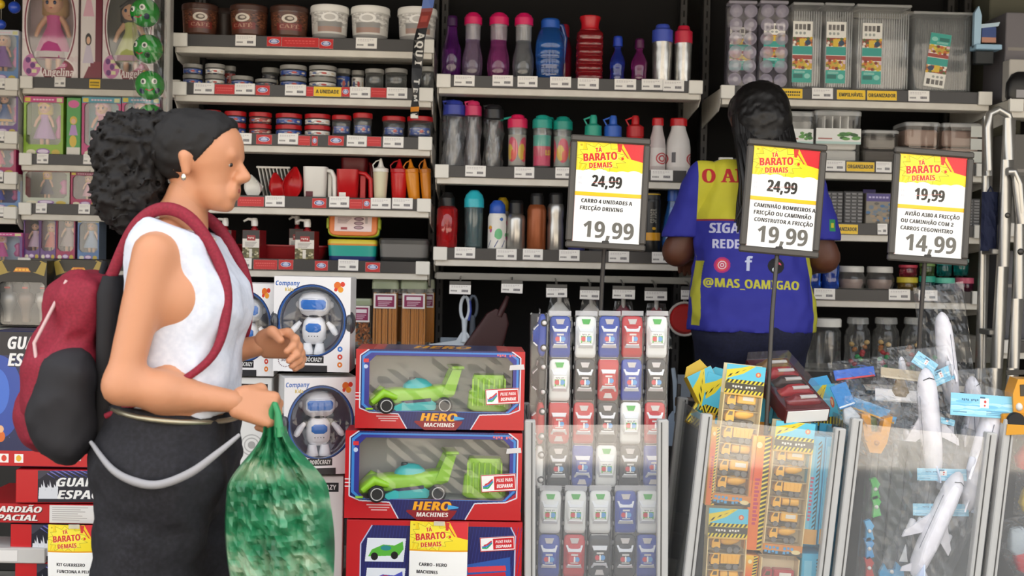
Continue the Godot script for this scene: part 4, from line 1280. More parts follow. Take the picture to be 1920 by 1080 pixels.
	# ---- third shelf: slotted trays
	G = "slotted trays on the third organizer shelf"
	i = 0
	for b in [[1548, 1584, 358], [1585, 1622, 358], [1800, 1842, 372]]:
		var s := slot(b[0], b[1], b[2], YC[2], z)
		var o := thing("slotted_tray", ["grey slotted tray on end next to the assistant's sleeve", "grey slotted tray on end beside the purple-labelled box", "grey slotted tray standing right of the third price sign"][i], "tray", Vector3(s.x, s.y, s.z - 0.05), G)
		part(o, "panel", box(Vector3(s.w, s.h, 0.07), 0.004), mat("4d4d4f", 0.5), Vector3(0, s.h / 2.0, 0))
		for r in 9:
			for c in 3:
				part(o, "slot_bar", box(Vector3(s.w * 0.24, s.h * 0.055, 0.006), 0.001), mat("8b8b8c", 0.45), Vector3((c - 1) * s.w * 0.31, s.h * (0.07 + r * 0.105), 0.037))
		i += 1
	var s := slot(1624, 1672, 362, YC[2], z)
	var im := img(128, 192, "8b8478")
	rect(im, 0, 0, 128, 50, "4b3f86")
	for k in 6:
		rect(im, 12 + k * 18, 18, 13, 12, "b8b0d8")
	for k in 30:
		ell(im, rng.randi_range(0, 128), rng.randi_range(60, 190), 13, 9, ["6a7a8c", "a08a70", "5d5a54", "3e6a9a"][k % 4])
	var o := thing("organizer_carton", "organizer carton with a purple printed top beside the third sign", "carton", Vector3(s.x, s.y, s.z - 0.06))
	part(o, "carton", pbox(Vector3(s.w, s.h, 0.12), 0.002), [mat("6d675e", 0.6), printed(im, 0.4)], Vector3(0, s.h / 2.0, 0))
	part(o, "hang_flap", box(Vector3(s.w * 0.5, 0.02, 0.002), 0.0005), mat("4b3f86", 0.5), Vector3(0, s.h + 0.01, -0.055))
	# ---- fourth shelf: jars
	G = "jars on the fourth organizer shelf"
	i = 0
	for b in [[1508, 1543, 486], [1545, 1577, 484]]:
		s = slot(b[0], b[1], b[2], YC[3], z)
		goods("wrapped_bottle", ["blue film-wrapped bottle pack touching the assistant", "blue film-wrapped bottle pack beside the glass jars"][i], "bottle pack", s, [
			["body", tint("2f6ae0"), prof([0, 0.9, 0.06, 1.0, 0.4, 0.94, 0.7, 1.0, 0.9, 0.8, 1.0, 0.6]), 4.0, 1.0, 9, 0.05, 3.0],
			["inner_bottles", mat("1b3f8a", 0.3), prof([0.02, 0.7, 0.6, 0.72, 0.9, 0.4]), 2.0, 1.0, 4, 0.1]], G)
		i += 1
	i = 0
	for b in [[1577, 1631, 499], [1632, 1686, 500]]:
		s = slot(b[0], b[1], b[2], YC[3], z)
		goods("glass_jar", ["faceted glass jar with a pale lid beside the blue packs", "faceted glass jar with a pale lid beside the small coloured jars"][i], "jar", s, [
			["body", clear("d6d4d0", 0.2), prof([0, 0.74, 0.04, 0.86, 0.3, 1.0, 0.5, 1.0, 0.72, 0.84, 0.74, 0.8]), 2.0, 1.0, 8, 0.03],
			["contents", mat("8d7a74", 0.6), prof([0.05, 0.7, 0.3, 0.84, 0.44, 0.8])],
			["lid", mat("d0cfca", 0.35), prof([0.74, 0.8, 0.74, -0.88, 0.95, -0.88, 1.0, 0.82])]], G)
		i += 1
	i = 0
	for b in [[1689, 1727, 520, "c9b93a", "a8842c"], [1729, 1759, 518, "2c9c86", "1d5f6a"], [1760, 1797, 521, "5fc0a8", "175a70"], [1798, 1832, 521, "c0546e", "7a1f4a"]]:
		s = slot(b[0], b[1], b[2], YC[3], z)
		goods("spice_jar", "small %s-lidded jar in the bottom row under the third sign" % ["yellow", "green", "mint", "pink"][i], "jar", s, jar_parts(mat(b[3], 0.4), tint(b[4]), null, 0.6), G)
		i += 1
	i = 0
	for b in [[1692, 1726, 497, "b83a4e"], [1730, 1758, 494, "6a8a4a"], [1762, 1790, 492, "1f8f8a"], [1794, 1822, 486, "1d9a92"]]:
		var lo := slot(b[0], b[1], 521 - i, YC[3], z)
		s = slot(b[0], b[1], b[2], YC[3] + lo.h + 0.002, z)
		goods("spice_jar", "%s glass jar stacked on the %s-lidded one" % [["ruby", "olive", "teal", "turquoise"][i], ["yellow", "green", "mint", "pink"][i]], "jar", s, jar_parts(mat("8fb0a8" if i == 3 else b[3], 0.4), tint(b[3]), null, 0.8), G)
		i += 1
	# ---- bottom shelf: big jars
	G = "big jars on the bottom organizer shelf"
	i = 0
	for b in [[1526, 1588, 598], [1505, 1524, 598]]:
		s = slot(b[0], b[1], b[2], YC[4], z - 0.1 * i)
		goods("big_jar", ["large empty glass jar with a white screw lid", "white-lidded jar mostly hidden by the assistant's hip"][i], "jar", s, [
			["body", clear("b9bcbc", 0.14), prof([0, 0.86, 0.02, 0.95, 0.74, 0.97, 0.8, 0.84, 0.84, 0.8])],
			["lid", mat("e4e3de", 0.4), prof([0.84, 0.86, 0.84, -0.94, 0.97, -0.94, 1.0, 0.88])],
			["inner_jar", clear("8d9090", 0.12), prof([0.02, 0.82, 0.74, 0.86])]], G)
		i += 1
	i = 0
	for b in [[1592, 1641], [1645, 1696], [1700, 1748], [1752, 1790]]:
		s = slot(b[0], b[1], 596, YC[4], z)
		var o2 := goods("big_jar", ["clear jar of colourful shapes next to the large empty jar", "clear jar of colourful shapes, middle of three", "clear jar of colourful shapes behind the sign pole", "clear jar of colourful shapes behind the bagged plane"][i], "jar", s, [
			["body", clear("d0d2d0", 0.13), prof([0, 0.86, 0.02, 0.96, 0.62, 1.0, 0.76, 0.9, 0.82, 0.72, 0.9, 0.72])],
			["lid", clear("cfd2d2", 0.35), prof([0.88, 0.72, 0.88, -0.82, 0.98, -0.8, 1.0, 0.7])]], G)
		for k in 12:
			var p := Vector3(rng.randf_range(-0.3, 0.3) * s.w, s.h * (0.05 + 0.045 * k), rng.randf_range(0.1, 0.35) * s.w)
			part(o2, "sweet", ball(0.011, 0.009, 0.008, 10), mat(["1f8a4c", "a8202a", "2f9a58", "b02430", "a3662c", "c9a86a"][k / 2], 0.4), p, Vector3(0, 0, rng.randf_range(-40, 40)))
		i += 1

# ---------------------------------------------------------------- price signs
func burst(im: Image, x: float, y: float, w: float, h: float, k: float):
	# the shouting «cheap» heading: yellow field, star burst, red lettering
	rect(im, x, y, w, h, "f6dc20")
	for q in 9:
		poly(im, [[x + w * (0.02 + q * 0.02), y + h], [x + w * 0.3, y + h * 0.5], [x + w * q / 9.0, y]], "f2cf14" if q % 2 else "f8e33a")
	poly(im, [[x + w * 0.6, y], [x + w, y], [x + w, y + h * 0.62], [x + w * 0.76, y + h * 0.5]], "d8232e")
	poly(im, [[x + w * 0.62, y], [x + w * 0.68, y], [x + w * 0.82, y + h * 0.52], [x + w * 0.8, y + h * 0.56]], "f3c51a")
	var c := Vector2(x + w * 0.36, y + h * 0.52)
	var star := []
	for q in 26:
		var a := TAU * q / 26.0
		var r := (0.98 if q % 2 else 0.74) + (0.12 if q % 4 == 1 else 0.0)
		star.append([c.x + cos(a) * w * 0.36 * r, c.y + sin(a) * h * 0.5 * r])
	poly(im, star, "f9e63a")
	for q in star.size():
		var a = star[q]
		var b = star[(q + 1) % star.size()]
		line(im, Vector2(a[0], a[1]), Vector2(b[0], b[1]), 2.0 * k, "5d5212")
	for g in [[3, "f6e8a0"], [0, "d42a22"]]:
		text(im, "TÁ", c.x - w * 0.03 + g[0], y + h * 0.34 + g[0], int(42 * k), g[1], "bold", 0.9, 0.0, -6.0, 1)
		text(im, "BARATO", c.x + g[0], y + h * 0.62 + g[0], int(74 * k), g[1], "bold", 0.86, 0.0, -6.0, 2)
		text(im, "DEMAIS", c.x + w * 0.01 + g[0], y + h * 0.87 + g[0], int(50 * k), g[1], "bold", 0.9, 0.0, -5.0, 1)
	ell(im, x + w * 0.69, y + h * 0.52, 10 * k, 10 * k, "d42a22")
	poly(im, [[x + w * 0.6, y + h * 0.02], [x + w * 0.68, y + h * 0.02], [x + w * 0.66, y + h * 0.3], [x + w * 0.62, y + h * 0.3]], "d42a22")
	ell(im, x + w * 0.07, y + h * 0.12, 9 * k, 7 * k, "c8a818")

func sign_print(was: String, lines: Array, now: String) -> StandardMaterial3D:
	var im := img(480, 700, "fbfaf6")
	burst(im, 0, 0, 480, 204, 1.0)
	for q in 7:
		ell(im, 20 + q * 80, 214, 56, 14 + (q % 3) * 6, "fbfaf6")
	text(im, was, 226, 314, 112, "262422", "bold", 0.78, 0.0, 2.0, 3)
	line(im, Vector2(130, 284), Vector2(318, 264), 3, "d87a70")
	text(im, "DE", 36, 262, 22, "cfccd2")
	text(im, "R$", 36, 298, 22, "cfccd2")
	rect(im, 0, 350, 480, 24, "f2c71e")
	rect(im, 0, 374, 480, 4, "e9a23a")
	for k in lines.size():
		var t: String = lines[k]
		text(im, t, 24 + t.length() * 11.6, 428 + k * 50, 38, "2d2b2d", "bold", 0.93, 0.05, 1.0, 1)
	text(im, now, 256, 668, 158, "5f5d58", "bold", 0.94, 0.0, 1.0, 2)
	rect(im, 0, 380, 4, 320, "d88a8a")
	return printed(im, 0.12)

func frame_sign(label: String, tl: Vector2, tr: Vector2, br: Vector2, bl: Vector2, z: float, m: Material, foot: Vector2, zfoot: float):
	var a := P(tl.x, tl.y, z)
	var b := P(tr.x, tr.y, z)
	var c := P(br.x, br.y, z)
	var d := P(bl.x, bl.y, z)
	var mid := (a + b + c + d) / 4.0
	var w := ((b - a).length() + (c - d).length()) / 2.0
	var h := ((d - a).length() + (c - b).length()) / 2.0
	var up := ((a + b) / 2.0 - (c + d) / 2.0).normalized()
	var tilt := rad_to_deg(atan2(-up.x, up.y))
	var low := P(foot.x, foot.y, zfoot)
	var o := thing("price_sign", label, "sign", low, "framed price signs on poles")
	var bd := part(o, "backing_board", box(Vector3(w - 0.01, h - 0.01, 0.006), 0.001), mat("3a3734", 0.5), mid - low, Vector3(-3, 0, tilt))
	var t := 0.019
	for e in [[Vector3(w, t, 0.018), Vector3(0, h / 2.0 - t / 2.0, 0.004)], [Vector3(w, t, 0.018), Vector3(0, -h / 2.0 + t / 2.0, 0.004)], [Vector3(t, h - 2 * t, 0.018), Vector3(-w / 2.0 + t / 2.0, 0, 0.004)], [Vector3(t, h - 2 * t, 0.018), Vector3(w / 2.0 - t / 2.0, 0, 0.004)]]:
		part(bd, "frame_bar", box(e[0], 0.004), mat("4b4742", 0.45), e[1])
	part(bd, "printed_sheet", pbox(Vector3(w - 2 * t + 0.002, h - 2 * t + 0.002, 0.002), 0.0002), [mat("f4f3ee", 0.4), m], Vector3(0, 0, 0.0045))
	var top := mid - up * (h / 2.0 - 0.01) - low
	part(o, "pole", bar([Vector3(0, -0.25, 0), top * 0.5, top + up * 0.03 - Vector3(0, 0, 0.006)], 0.0065, 10), mat("4a4745", 0.4, 0.4))
	part(o, "clip", box(Vector3(0.02, 0.022, 0.014), 0.002), mat("2f2d2b", 0.5), top + Vector3(0, 0.004, 0.012))

func build_signs():
	frame_sign("framed price sign reading 24,99 and 19,99 above the toy car bin", Vector2(1070, 253), Vector2(1222, 259), Vector2(1207, 471), Vector2(1060, 465), -3.42, sign_print("24,99", ["CARRO 4 UNIDADES A", "FRICÇÃO DRIVING"], "19,99"), Vector2(1124, 590), -3.5)
	frame_sign("framed price sign reading 24,99 and 19,99 before the assistant's back", Vector2(1403, 263), Vector2(1552, 268), Vector2(1532, 482), Vector2(1383, 475), -3.4, sign_print("24,99", ["CAMINHÃO BOMBEIROS A", "FRICÇÃO OU CAMINHÃO", "CONSTRUTOR A FRICÇÃO"], "19,99"), Vector2(1438, 700), -3.37)
	frame_sign("framed price sign reading 19,99 and 14,99 above the toy plane bin", Vector2(1678, 277), Vector2(1827, 283), Vector2(1810, 497), Vector2(1660, 490), -3.42, sign_print("19,99", ["AVIÃO A380 A FRICÇÃO", "OU CAMINHÃO COM 2", "CARROS CEGONHEIRO"], "14,99"), Vector2(1716, 720), -3.5)

func paper_sign(label: String, l: float, r: float, top: float, z: float, lines: Array, tilt: float, curl: float):
	# a sheet of paper leaning on what stands behind, slightly curled
	var im := img(512, 720, "faf9f5")
	burst(im, 0, 0, 512, 250, 1.1)
	for k in lines.size():
		text(im, lines[k], 60 + lines[k].length() * 12.5, 392 + k * 66, 40, "2c2a2c", "bold", 0.92, 0.0, 1.0, 1)
	rect(im, 0, 246, 512, 14, "e8a41c")
	var a := P(l, top, z)
	var w := P(r, top, z).x - a.x
	var h := w * 1.41
	var o := thing("paper_sign", label, "sign", Vector3(a.x + w / 2.0, a.y - h, z), "", Vector3(0, 0, tilt))
	var st := begin()
	for side in [0, 1]:
		for r2 in 8:
			for c in 10:
				for q in [[0, 0], [1, 0], [1, 1], [0, 0], [1, 1], [0, 1]]:
					var u: float = (c + q[0]) / 10.0
					var v: float = (r2 + q[1]) / 8.0
					st.set_uv(Vector2(u, v))
					st.add_vertex(Vector3((u - 0.5) * w, (1.0 - v) * h, -side * 0.0006 + curl * (pow(2.0 * u - 1.0, 2.0)) + 0.004 * sin(v * 4.0)))
	st.set_smooth_group(0)
	part(o, "sheet", finish(st), printed(im, 0.5))
	part(o, "tape", box(Vector3(0.03, 0.012, 0.0006), 0.0), clear("e9e6d8", 0.5, 0.2), Vector3(0, h - 0.003, 0.004))

# ---------------------------------------------------------------- cartons with windows
func ray_out(poly2: Array, a: float) -> float:
	# distance from the origin to the outline in direction a
	var d := Vector2(cos(a), sin(a))
	var best := 0.0
	for i in poly2.size():
		var p := Vector2(poly2[i][0], poly2[i][1])
		var q := Vector2(poly2[(i + 1) % poly2.size()][0], poly2[(i + 1) % poly2.size()][1])
		var e := q - p
		var den := d.cross(e)
		if absf(den) > 1e-9:
			var t := p.cross(e) / den
			var u := p.cross(d) / den
			if t > 0.0 and u > -1e-6 and u < 1.000001:
				best = maxf(best, t)
	return best

func window_carton(size: Vector3, win: Array, c: Vector2, reveal := 0.004) -> ArrayMesh:
	# carton whose front (surface 1) has an opening, win given round its own centre c; inside walls are the card itself
	var h := size / 2.0
	var st := begin()
	add_box(st, Vector3.ZERO, size, 0.0015, false)
	var angles := []
	for k in 48:
		angles.append(TAU * k / 48.0)
	for s in [[-1, -1], [1, -1], [1, 1], [-1, 1]]:
		angles.append(fposmod(atan2(s[1] * h.y - c.y, s[0] * h.x - c.x), TAU))
	for p in win:
		angles.append(fposmod(atan2(p[1], p[0]), TAU))
	angles.sort()
	var outer := [[-h.x - c.x, -h.y - c.y], [h.x - c.x, -h.y - c.y], [h.x - c.x, h.y - c.y], [-h.x - c.x, h.y - c.y]]
	var fr := begin()
	for i in angles.size():
		var a: float = angles[i]
		var b: float = angles[(i + 1) % angles.size()]
		var q := []
		for e in [[a, outer], [b, outer], [b, win], [a, win]]:
			var p: Vector2 = c + Vector2(cos(e[0]), sin(e[0])) * ray_out(e[1], e[0])
			q.append(Vector3(p.x, p.y, h.z))
		for k in [0, 2, 1, 0, 3, 2]:
			fr.set_uv(Vector2(q[k].x / size.x + 0.5, 0.5 - q[k].y / size.y))
			fr.add_vertex(q[k])
		var back := Vector3(0, 0, -reveal)
		tri(st, q[3], q[2], q[2] + back)
		tri(st, q[3], q[2] + back, q[3] + back)
	var m := finish(st)
	fr.generate_normals()
	return fr.commit(m)

func octagon(x0: float, x1: float, y0: float, y1: float, cut: float) -> Array:
	return [[x0 + cut, y0], [x1 - cut, y0], [x1, y0 + cut], [x1, y1 - cut], [x1 - cut, y1], [x0 + cut, y1], [x0, y1 - cut], [x0, y0 + cut]]

var hero_m: StandardMaterial3D
var hero_top_m: StandardMaterial3D
var badge_m: StandardMaterial3D
var pull_m: StandardMaterial3D

func hero_prints():
	var W := 768
	var H := 384
	var im := img(W, H, "c21a22")
	poly(im, [[60, 0], [708, 0], [748, 30], [748, 262], [640, 350], [560, 384], [210, 384], [130, 350], [20, 300], [20, 30]], "20215e")
	for k in 60:
		line(im, Vector2(20 + k * 13, 384), Vector2(20 + k * 13 + 60, 0), 2, "28307a")
	poly(im, [[60, 8], [708, 8], [740, 34], [740, 260], [700, 300], [64, 300], [28, 270], [28, 34]], "3f86d0")
	poly(im, [[70, 16], [700, 16], [730, 40], [730, 256], [694, 294], [72, 294], [40, 264], [40, 40]], "34348c")
	poly(im, [[0, 0], [60, 0], [20, 30], [20, 286], [66, 306], [196, 312], [236, 384], [0, 384]], "c21a22")
	poly(im, [[W, 0], [708, 0], [748, 30], [748, 286], [700, 306], [566, 312], [526, 384], [W, 384]], "c21a22")
	for q in [[[60, 0], [20, 30], [20, 286], [66, 306], [196, 312], [236, 384]], [[708, 0], [748, 30], [748, 286], [700, 306], [566, 312], [526, 384]]]:
		for i in 5:
			line(im, Vector2(q[i][0], q[i][1]), Vector2(q[i + 1][0], q[i + 1][1]), 6, "d9dbe6")
	for k in 3:
		rect(im, 0, 210 + k * 16, 24, 5, "e6e2e4")
	for k in 3:
		rect(im, 96 + k * 10, 322 + k * 11, 110 - k * 20, 5, "e0b8b8")
	rect(im, 34, 46, 24, 18, "d8343c")
	ell(im, 46, 84, 10, 10, "c6d2ea")
	scrawl(im, 640, 14, 90, 12, "d86a74")
	hero_m = printed(im, 0.25)
	im = img(512, 128, "1f2058")
	rect(im, 0, 0, 40, 128, "c21a22")
	rect(im, 472, 0, 40, 128, "c21a22")
	text(im, "HERO", 256, 90, 84, "e8a020", "bold", 1.0, 0.2, 0.0, 3)
	hero_top_m = printed(im, 0.25)
	im = img(320, 160, "26245c")
	rect(im, 0, 84, 320, 76, "8a1020")
	for g in [[5, "7a2c10"], [0, "f2a81e"]]:
		text(im, "HERO", 150 + g[0], 84 + g[0], 92, g[1], "bold", 0.95, 0.18, 0.0, 3)
	poly(im, [[250, 40], [316, 56], [316, 66], [250, 78]], "3fa0d8")
	text(im, "MACHINES", 156, 134, 44, "e8e2da", "bold", 0.85, 0.1, 0.0, 1)
	badge_m = printed(im, 0.25)
	im = img(320, 130, "c21a22")
	rect(im, 6, 6, 308, 118, "f2f0ee")
	rect(im, 118, 14, 190, 102, "c8202a")
	text(im, "PUXE PARA", 213, 58, 36, "f4f2f0", "bold", 0.78, 0.15)
	text(im, "DISPARAR", 213, 102, 38, "f4f2f0", "bold", 0.8, 0.15, 0.0, 1)
	for q in [["2fa85a", 0], ["3a78c8", 16], ["c8343c", 32]]:
		line(im, Vector2(16, 96 - q[1] * 0.6), Vector2(62, 100 - q[1]), 14, q[0])
		line(im, Vector2(62, 100 - q[1]), Vector2(108, 54 - q[1] * 0.6), 14, q[0])
	poly(im, [[14, 30], [34, 30], [34, 60], [44, 60], [24, 84], [6, 60], [14, 60]], "f0efe9")
	pull_m = printed(im, 0.25)

func race_car(parent: Node3D, called: String, at: Vector3, L: float, turn: float):
	# a toy racer, nose to -x: low wedge body, cockpit pod, side pods, rear wing, wheels
	var lime := mat("8fc62a", 0.3)
	var teal := mat("2bb0b0", 0.3)
	var rings := []
	for p in [[-0.5, 0.07, 0.05, 0.12], [-0.48, 0.1, 0.1, 0.2], [-0.38, 0.14, 0.16, 0.28], [-0.2, 0.16, 0.17, 0.3], [0.06, 0.16, 0.18, 0.3], [0.26, 0.19, 0.18, 0.26], [0.42, 0.22, 0.14, 0.2]]:
		var r := PackedVector3Array()
		for q in ring(p[2] * L, p[3] * L, 4, 20):
			r.append(Vector3(p[0] * L, p[1] * L + q.x, q.z))
		rings.append(r)
	var o := part(parent, called, finish(loft(rings)), lime, at, Vector3(0, turn, 0))
	part(o, "cockpit", stack(prof([0, 1.0, 0.5, 0.85, 0.9, 0.5, 1.0, 0.2]), 0.36 * L, 0.13 * L, 2.5, 24, 0.2 * L), teal, Vector3(0.04 * L, 0.215 * L, 0))
	part(o, "driver_opening", stack(prof([0, 1.0, 1.0, 0.8]), 0.08 * L, 0.03 * L), mat("1c2a30", 0.4), Vector3(-0.02 * L, 0.325 * L, 0.0))
	for s in [-1, 1]:
		part(o, "side_pod", slab([[-0.26, 0.05], [-0.1, 0.12], [0.14, 0.14], [0.24, 0.08], [0.2, 0.02], [-0.2, 0.01]].map(func(v): return [v[0] * L, v[1] * L]), 0.04 * L), teal, Vector3(0, 0, s * 0.16 * L))
		part(o, "side_stripe", slab([[-0.16, 0.105], [0.16, 0.135], [0.16, 0.105], [-0.1, 0.085]].map(func(v): return [v[0] * L, v[1] * L]), 0.044 * L), mat("2a1d4a", 0.35), Vector3(0, 0.01 * L, s * 0.161 * L))
		part(o, "wing_strut", slab([[0.28, 0.18], [0.42, 0.18], [0.5, 0.46], [0.4, 0.46]].map(func(v): return [v[0] * L, v[1] * L]), 0.02 * L), lime, Vector3(0, 0, s * 0.12 * L))
		part(o, "fender", bar([Vector3(-0.46 * L, 0.1 * L, s * 0.15 * L), Vector3(-0.34 * L, 0.2 * L, s * 0.16 * L), Vector3(-0.2 * L, 0.15 * L, s * 0.15 * L)], [0.03 * L, 0.055 * L, 0.03 * L]), lime)
		for x in [-0.32, 0.3]:
			var wh := part(o, "wheel", stack(prof([0, 0.86, 0.1, 1.0, 0.9, 1.0, 1.0, 0.86]), 0.17 * L, 0.07 * L), mat("1a1a1a", 0.6), Vector3(x * L, 0.075 * L, s * 0.2 * L), Vector3(90, 0, 0))
			if s > 0:
				wh.position.z -= 0.035 * L
				var hoop := []
				for q in 17:
					hoop.append(Vector3(x * L + 0.06 * L * cos(TAU * q / 16.0), 0.075 * L + 0.06 * L * sin(TAU * q / 16.0), s * 0.2 * L + 0.036 * L))
				part(o, "wheel_ring", bar(hoop, 0.006 * L, 6), mat("c8c8c6", 0.3, 0.6))
	part(o, "rear_wing", box(Vector3(0.14 * L, 0.035 * L, 0.34 * L), 0.003), lime, Vector3(0.45 * L, 0.47 * L, 0))
	part(o, "front_wing", box(Vector3(0.08 * L, 0.02 * L, 0.34 * L), 0.002), lime, Vector3(-0.49 * L, 0.035 * L, 0))

func hero_box(label: String, l: float, r: float, top: float, y0: float, z: float, turn: float) -> Node3D:
	var s := slot(l, r, top, y0, z)
	var w: float = s.w
	var h: float = s.h
	var d := 0.19
	var o := thing("toy_car_carton", label, "toy carton", Vector3(s.x, y0, z - d / 2.0), "red racing car cartons", Vector3(0, turn, 0))
	var c := Vector2(0, h * 0.07)
	part(o, "carton", window_carton(Vector3(w, h, d), octagon(-0.42 * w, 0.43 * w, -0.345 * h, 0.355 * h, 0.018), c), [mat("b5161e", 0.35), hero_m], Vector3(0, h / 2.0, 0))
	part(o, "lid_print", add_print(ArrayMesh.new(), [Vector3(-w * 0.4, 0, -d / 2.0), Vector3(w * 0.4, 0, -d / 2.0), Vector3(w * 0.4, 0, d / 2.0), Vector3(-w * 0.4, 0, d / 2.0)]), hero_top_m, Vector3(0, h + 0.0006, 0))
	part(o, "backing_card", box(Vector3(w - 0.008, h - 0.012, 0.002), 0.0), mat("a9aaa6", 0.6), Vector3(0, h / 2.0, -d * 0.12))
	part(o, "inner_floor", box(Vector3(w - 0.008, 0.002, d * 0.58), 0.0), mat("8d8f8c", 0.6), Vector3(0, h * 0.2, d * 0.19))
	race_car(o, "racing_car", Vector3(-w * 0.16, h * 0.205, d * 0.2), w * 0.56, 10)
	var la := part(o, "launcher", stack(prof([0, 0.8, 0.08, 1.0, 0.55, 0.9, 0.62, 0.72, 0.9, 0.78, 1.0, 0.7]), w * 0.26, h * 0.46, 5, 28, 0.07), mat("93c52a", 0.3), Vector3(w * 0.29, h * 0.22, d * 0.18))
	for k in 7:
		part(la, "fin", box(Vector3(0.005, h * 0.36, 0.012), 0.0015), mat("9fd032", 0.3), Vector3((k - 3) * w * 0.032, h * 0.24, 0.034))
	part(o, "window_film", crumpled(8, 16, func(u, v, sd): return Vector3((u - 0.5) * w * 0.85, c.y + h / 2.0 + (0.5 - v) * h * 0.7, d / 2.0 - 0.004), 0.004, 31, false), clear("f2f4f4", 0.1))
	part(o, "logo_badge", slab_print([[-0.5, -0.1], [-0.42, 0.42], [0.3, 0.5], [0.5, 0.2], [0.42, -0.2], [0.32, -0.5], [-0.3, -0.5]], w * 0.3, h * 0.24), badge_m, Vector3(0.0, h * 0.11, d / 2.0 + 0.001))
	part(o, "pull_tag", pbox(Vector3(w * 0.2, h * 0.2, 0.0015), 0.0003), [mat("e8e4e2", 0.4), pull_m], Vector3(w * 0.37, h * 0.43, d / 2.0 + 0.0015), Vector3(0, 0, 4))
	part(o, "maker_logo", slab([[-0.02, -0.008], [0.022, -0.005], [0.02, 0.009], [-0.018, 0.006]], 0.0015), mat("d8d4d2", 0.4), Vector3(w * 0.45, h * 0.8, d / 2.0 + 0.001))
	return o

func slab_print(outline: Array, w: float, h: float) -> ArrayMesh:
	# flat die-cut print: outline in shares of w and h
	var st := begin()
	var pts := PackedVector2Array()
	for p in outline:
		pts.append(Vector2(p[0], p[1]))
	var t := Geometry2D.triangulate_polygon(pts)
	for i in t:
		st.set_uv(Vector2(pts[i].x + 0.5, 0.5 - pts[i].y))
		st.add_vertex(Vector3(pts[i].x * w, pts[i].y * h, 0))
	return finish(st)

func build_toy_boxes():
	hero_prints()
	var z := -3.3
	var y3 := P(815, 975, z).y
	var y2 := P(815, 806, z).y
	var s := slot(648, 980, 808, 0.0, z)
	var pl := thing("plinth", "low grey plinth under the red racing car cartons", "plinth", Vector3(s.x, FLOOR, z - 0.1))
	var y4: float = y3 - 0.235
	part(pl, "top_board", box(Vector3(0.5, 0.02, 0.24), 0.002), mat("77736c", 0.7), Vector3(0, y4 - FLOOR - 0.01, 0))
	for k in [-1, 1]:
		part(pl, "foot_board", box(Vector3(0.04, y4 - FLOOR - 0.02, 0.24), 0.002), mat("6b6862", 0.7), Vector3(k * 0.2, (y4 - FLOOR - 0.02) / 2.0, 0))
	hero_box("red racing car carton on top of the stack, toy behind film", 667, 984, 657, y2 + 0.002, z, 1.0)
	hero_box("red racing car carton in the middle of its stack", 648, 980, 810, y3 + 0.002, z, 0.0)
	# the lowest carton turns its printed back to the street
	s = slot(650, 980, 977, y4, z)
	var im := img(768, 384, "c21a22")
	poly(im, [[110, 20], [720, 20], [740, 60], [740, 384], [60, 384], [60, 110]], "232560")
	for k in 50:
		line(im, Vector2(60 + k * 14, 384), Vector2(110 + k * 14, 20), 2, "2c3480")
	for q in [[60, 110, 110, 20], [60, 110, 60, 384], [720, 20, 740, 60], [740, 60, 740, 384]]:
		line(im, Vector2(q[0], q[1]), Vector2(q[2], q[3]), 6, "b9c2e0")
	for q in [[80, 80, "58b23a", "2a8a8a"], [80, 220, "4a52b8", "c8323a"]]:
		poly(im, [[q[0] + 10, q[1]], [q[0] + 180, q[1]], [q[0] + 170, q[1] + 110], [q[0], q[1] + 110]], "e4e8ee")
		poly(im, [[q[0] + 14, q[1] + 86], [q[0] + 30, q[1] + 54], [q[0] + 80, q[1] + 30], [q[0] + 130, q[1] + 34], [q[0] + 166, q[1] + 14], [q[0] + 170, q[1] + 50], [q[0] + 150, q[1] + 80]], q[2])
		ell(im, q[0] + 92, q[1] + 46, 24, 12, q[3])
		ell(im, q[0] + 42, q[1] + 86, 16, 18, "1a1a1a")
		ell(im, q[0] + 130, q[1] + 80, 16, 18, "1a1a1a")
	poly(im, [[520, 200], [720, 160], [730, 384], [510, 384]], "2f58a8")
	for k in 4:
		poly(im, [[530, 210 + k * 36], [700, 200 + k * 30], [705, 224 + k * 30], [536, 236 + k * 36]], "c22a36" if k % 2 else "d8404a")
	var back := printed(im, 0.25)
	var o := thing("toy_car_carton", "lowest red racing car carton with pictures and a paper price sheet on it", "toy carton", Vector3(s.x, y4, z - 0.095), "red racing car cartons")
	part(o, "carton", pbox(Vector3(s.w, s.h, 0.19), 0.002), [mat("b5161e", 0.35), back], Vector3(0, s.h / 2.0, 0))
	part(o, "pull_tag", pbox(Vector3(s.w * 0.2, s.h * 0.17, 0.0015), 0.0003), [mat("e8e4e2", 0.4), pull_m], Vector3(s.w * 0.36, s.h * 0.74, 0.0965), Vector3(0, 0, 4))
	paper_sign("paper price sheet for a toy car on the lowest red carton", 768, 877, 978, z + 0.012, ["CARRO - HERO", "MACHINES"], -0.5, -0.006)
	robots()
	guardian_boxes()

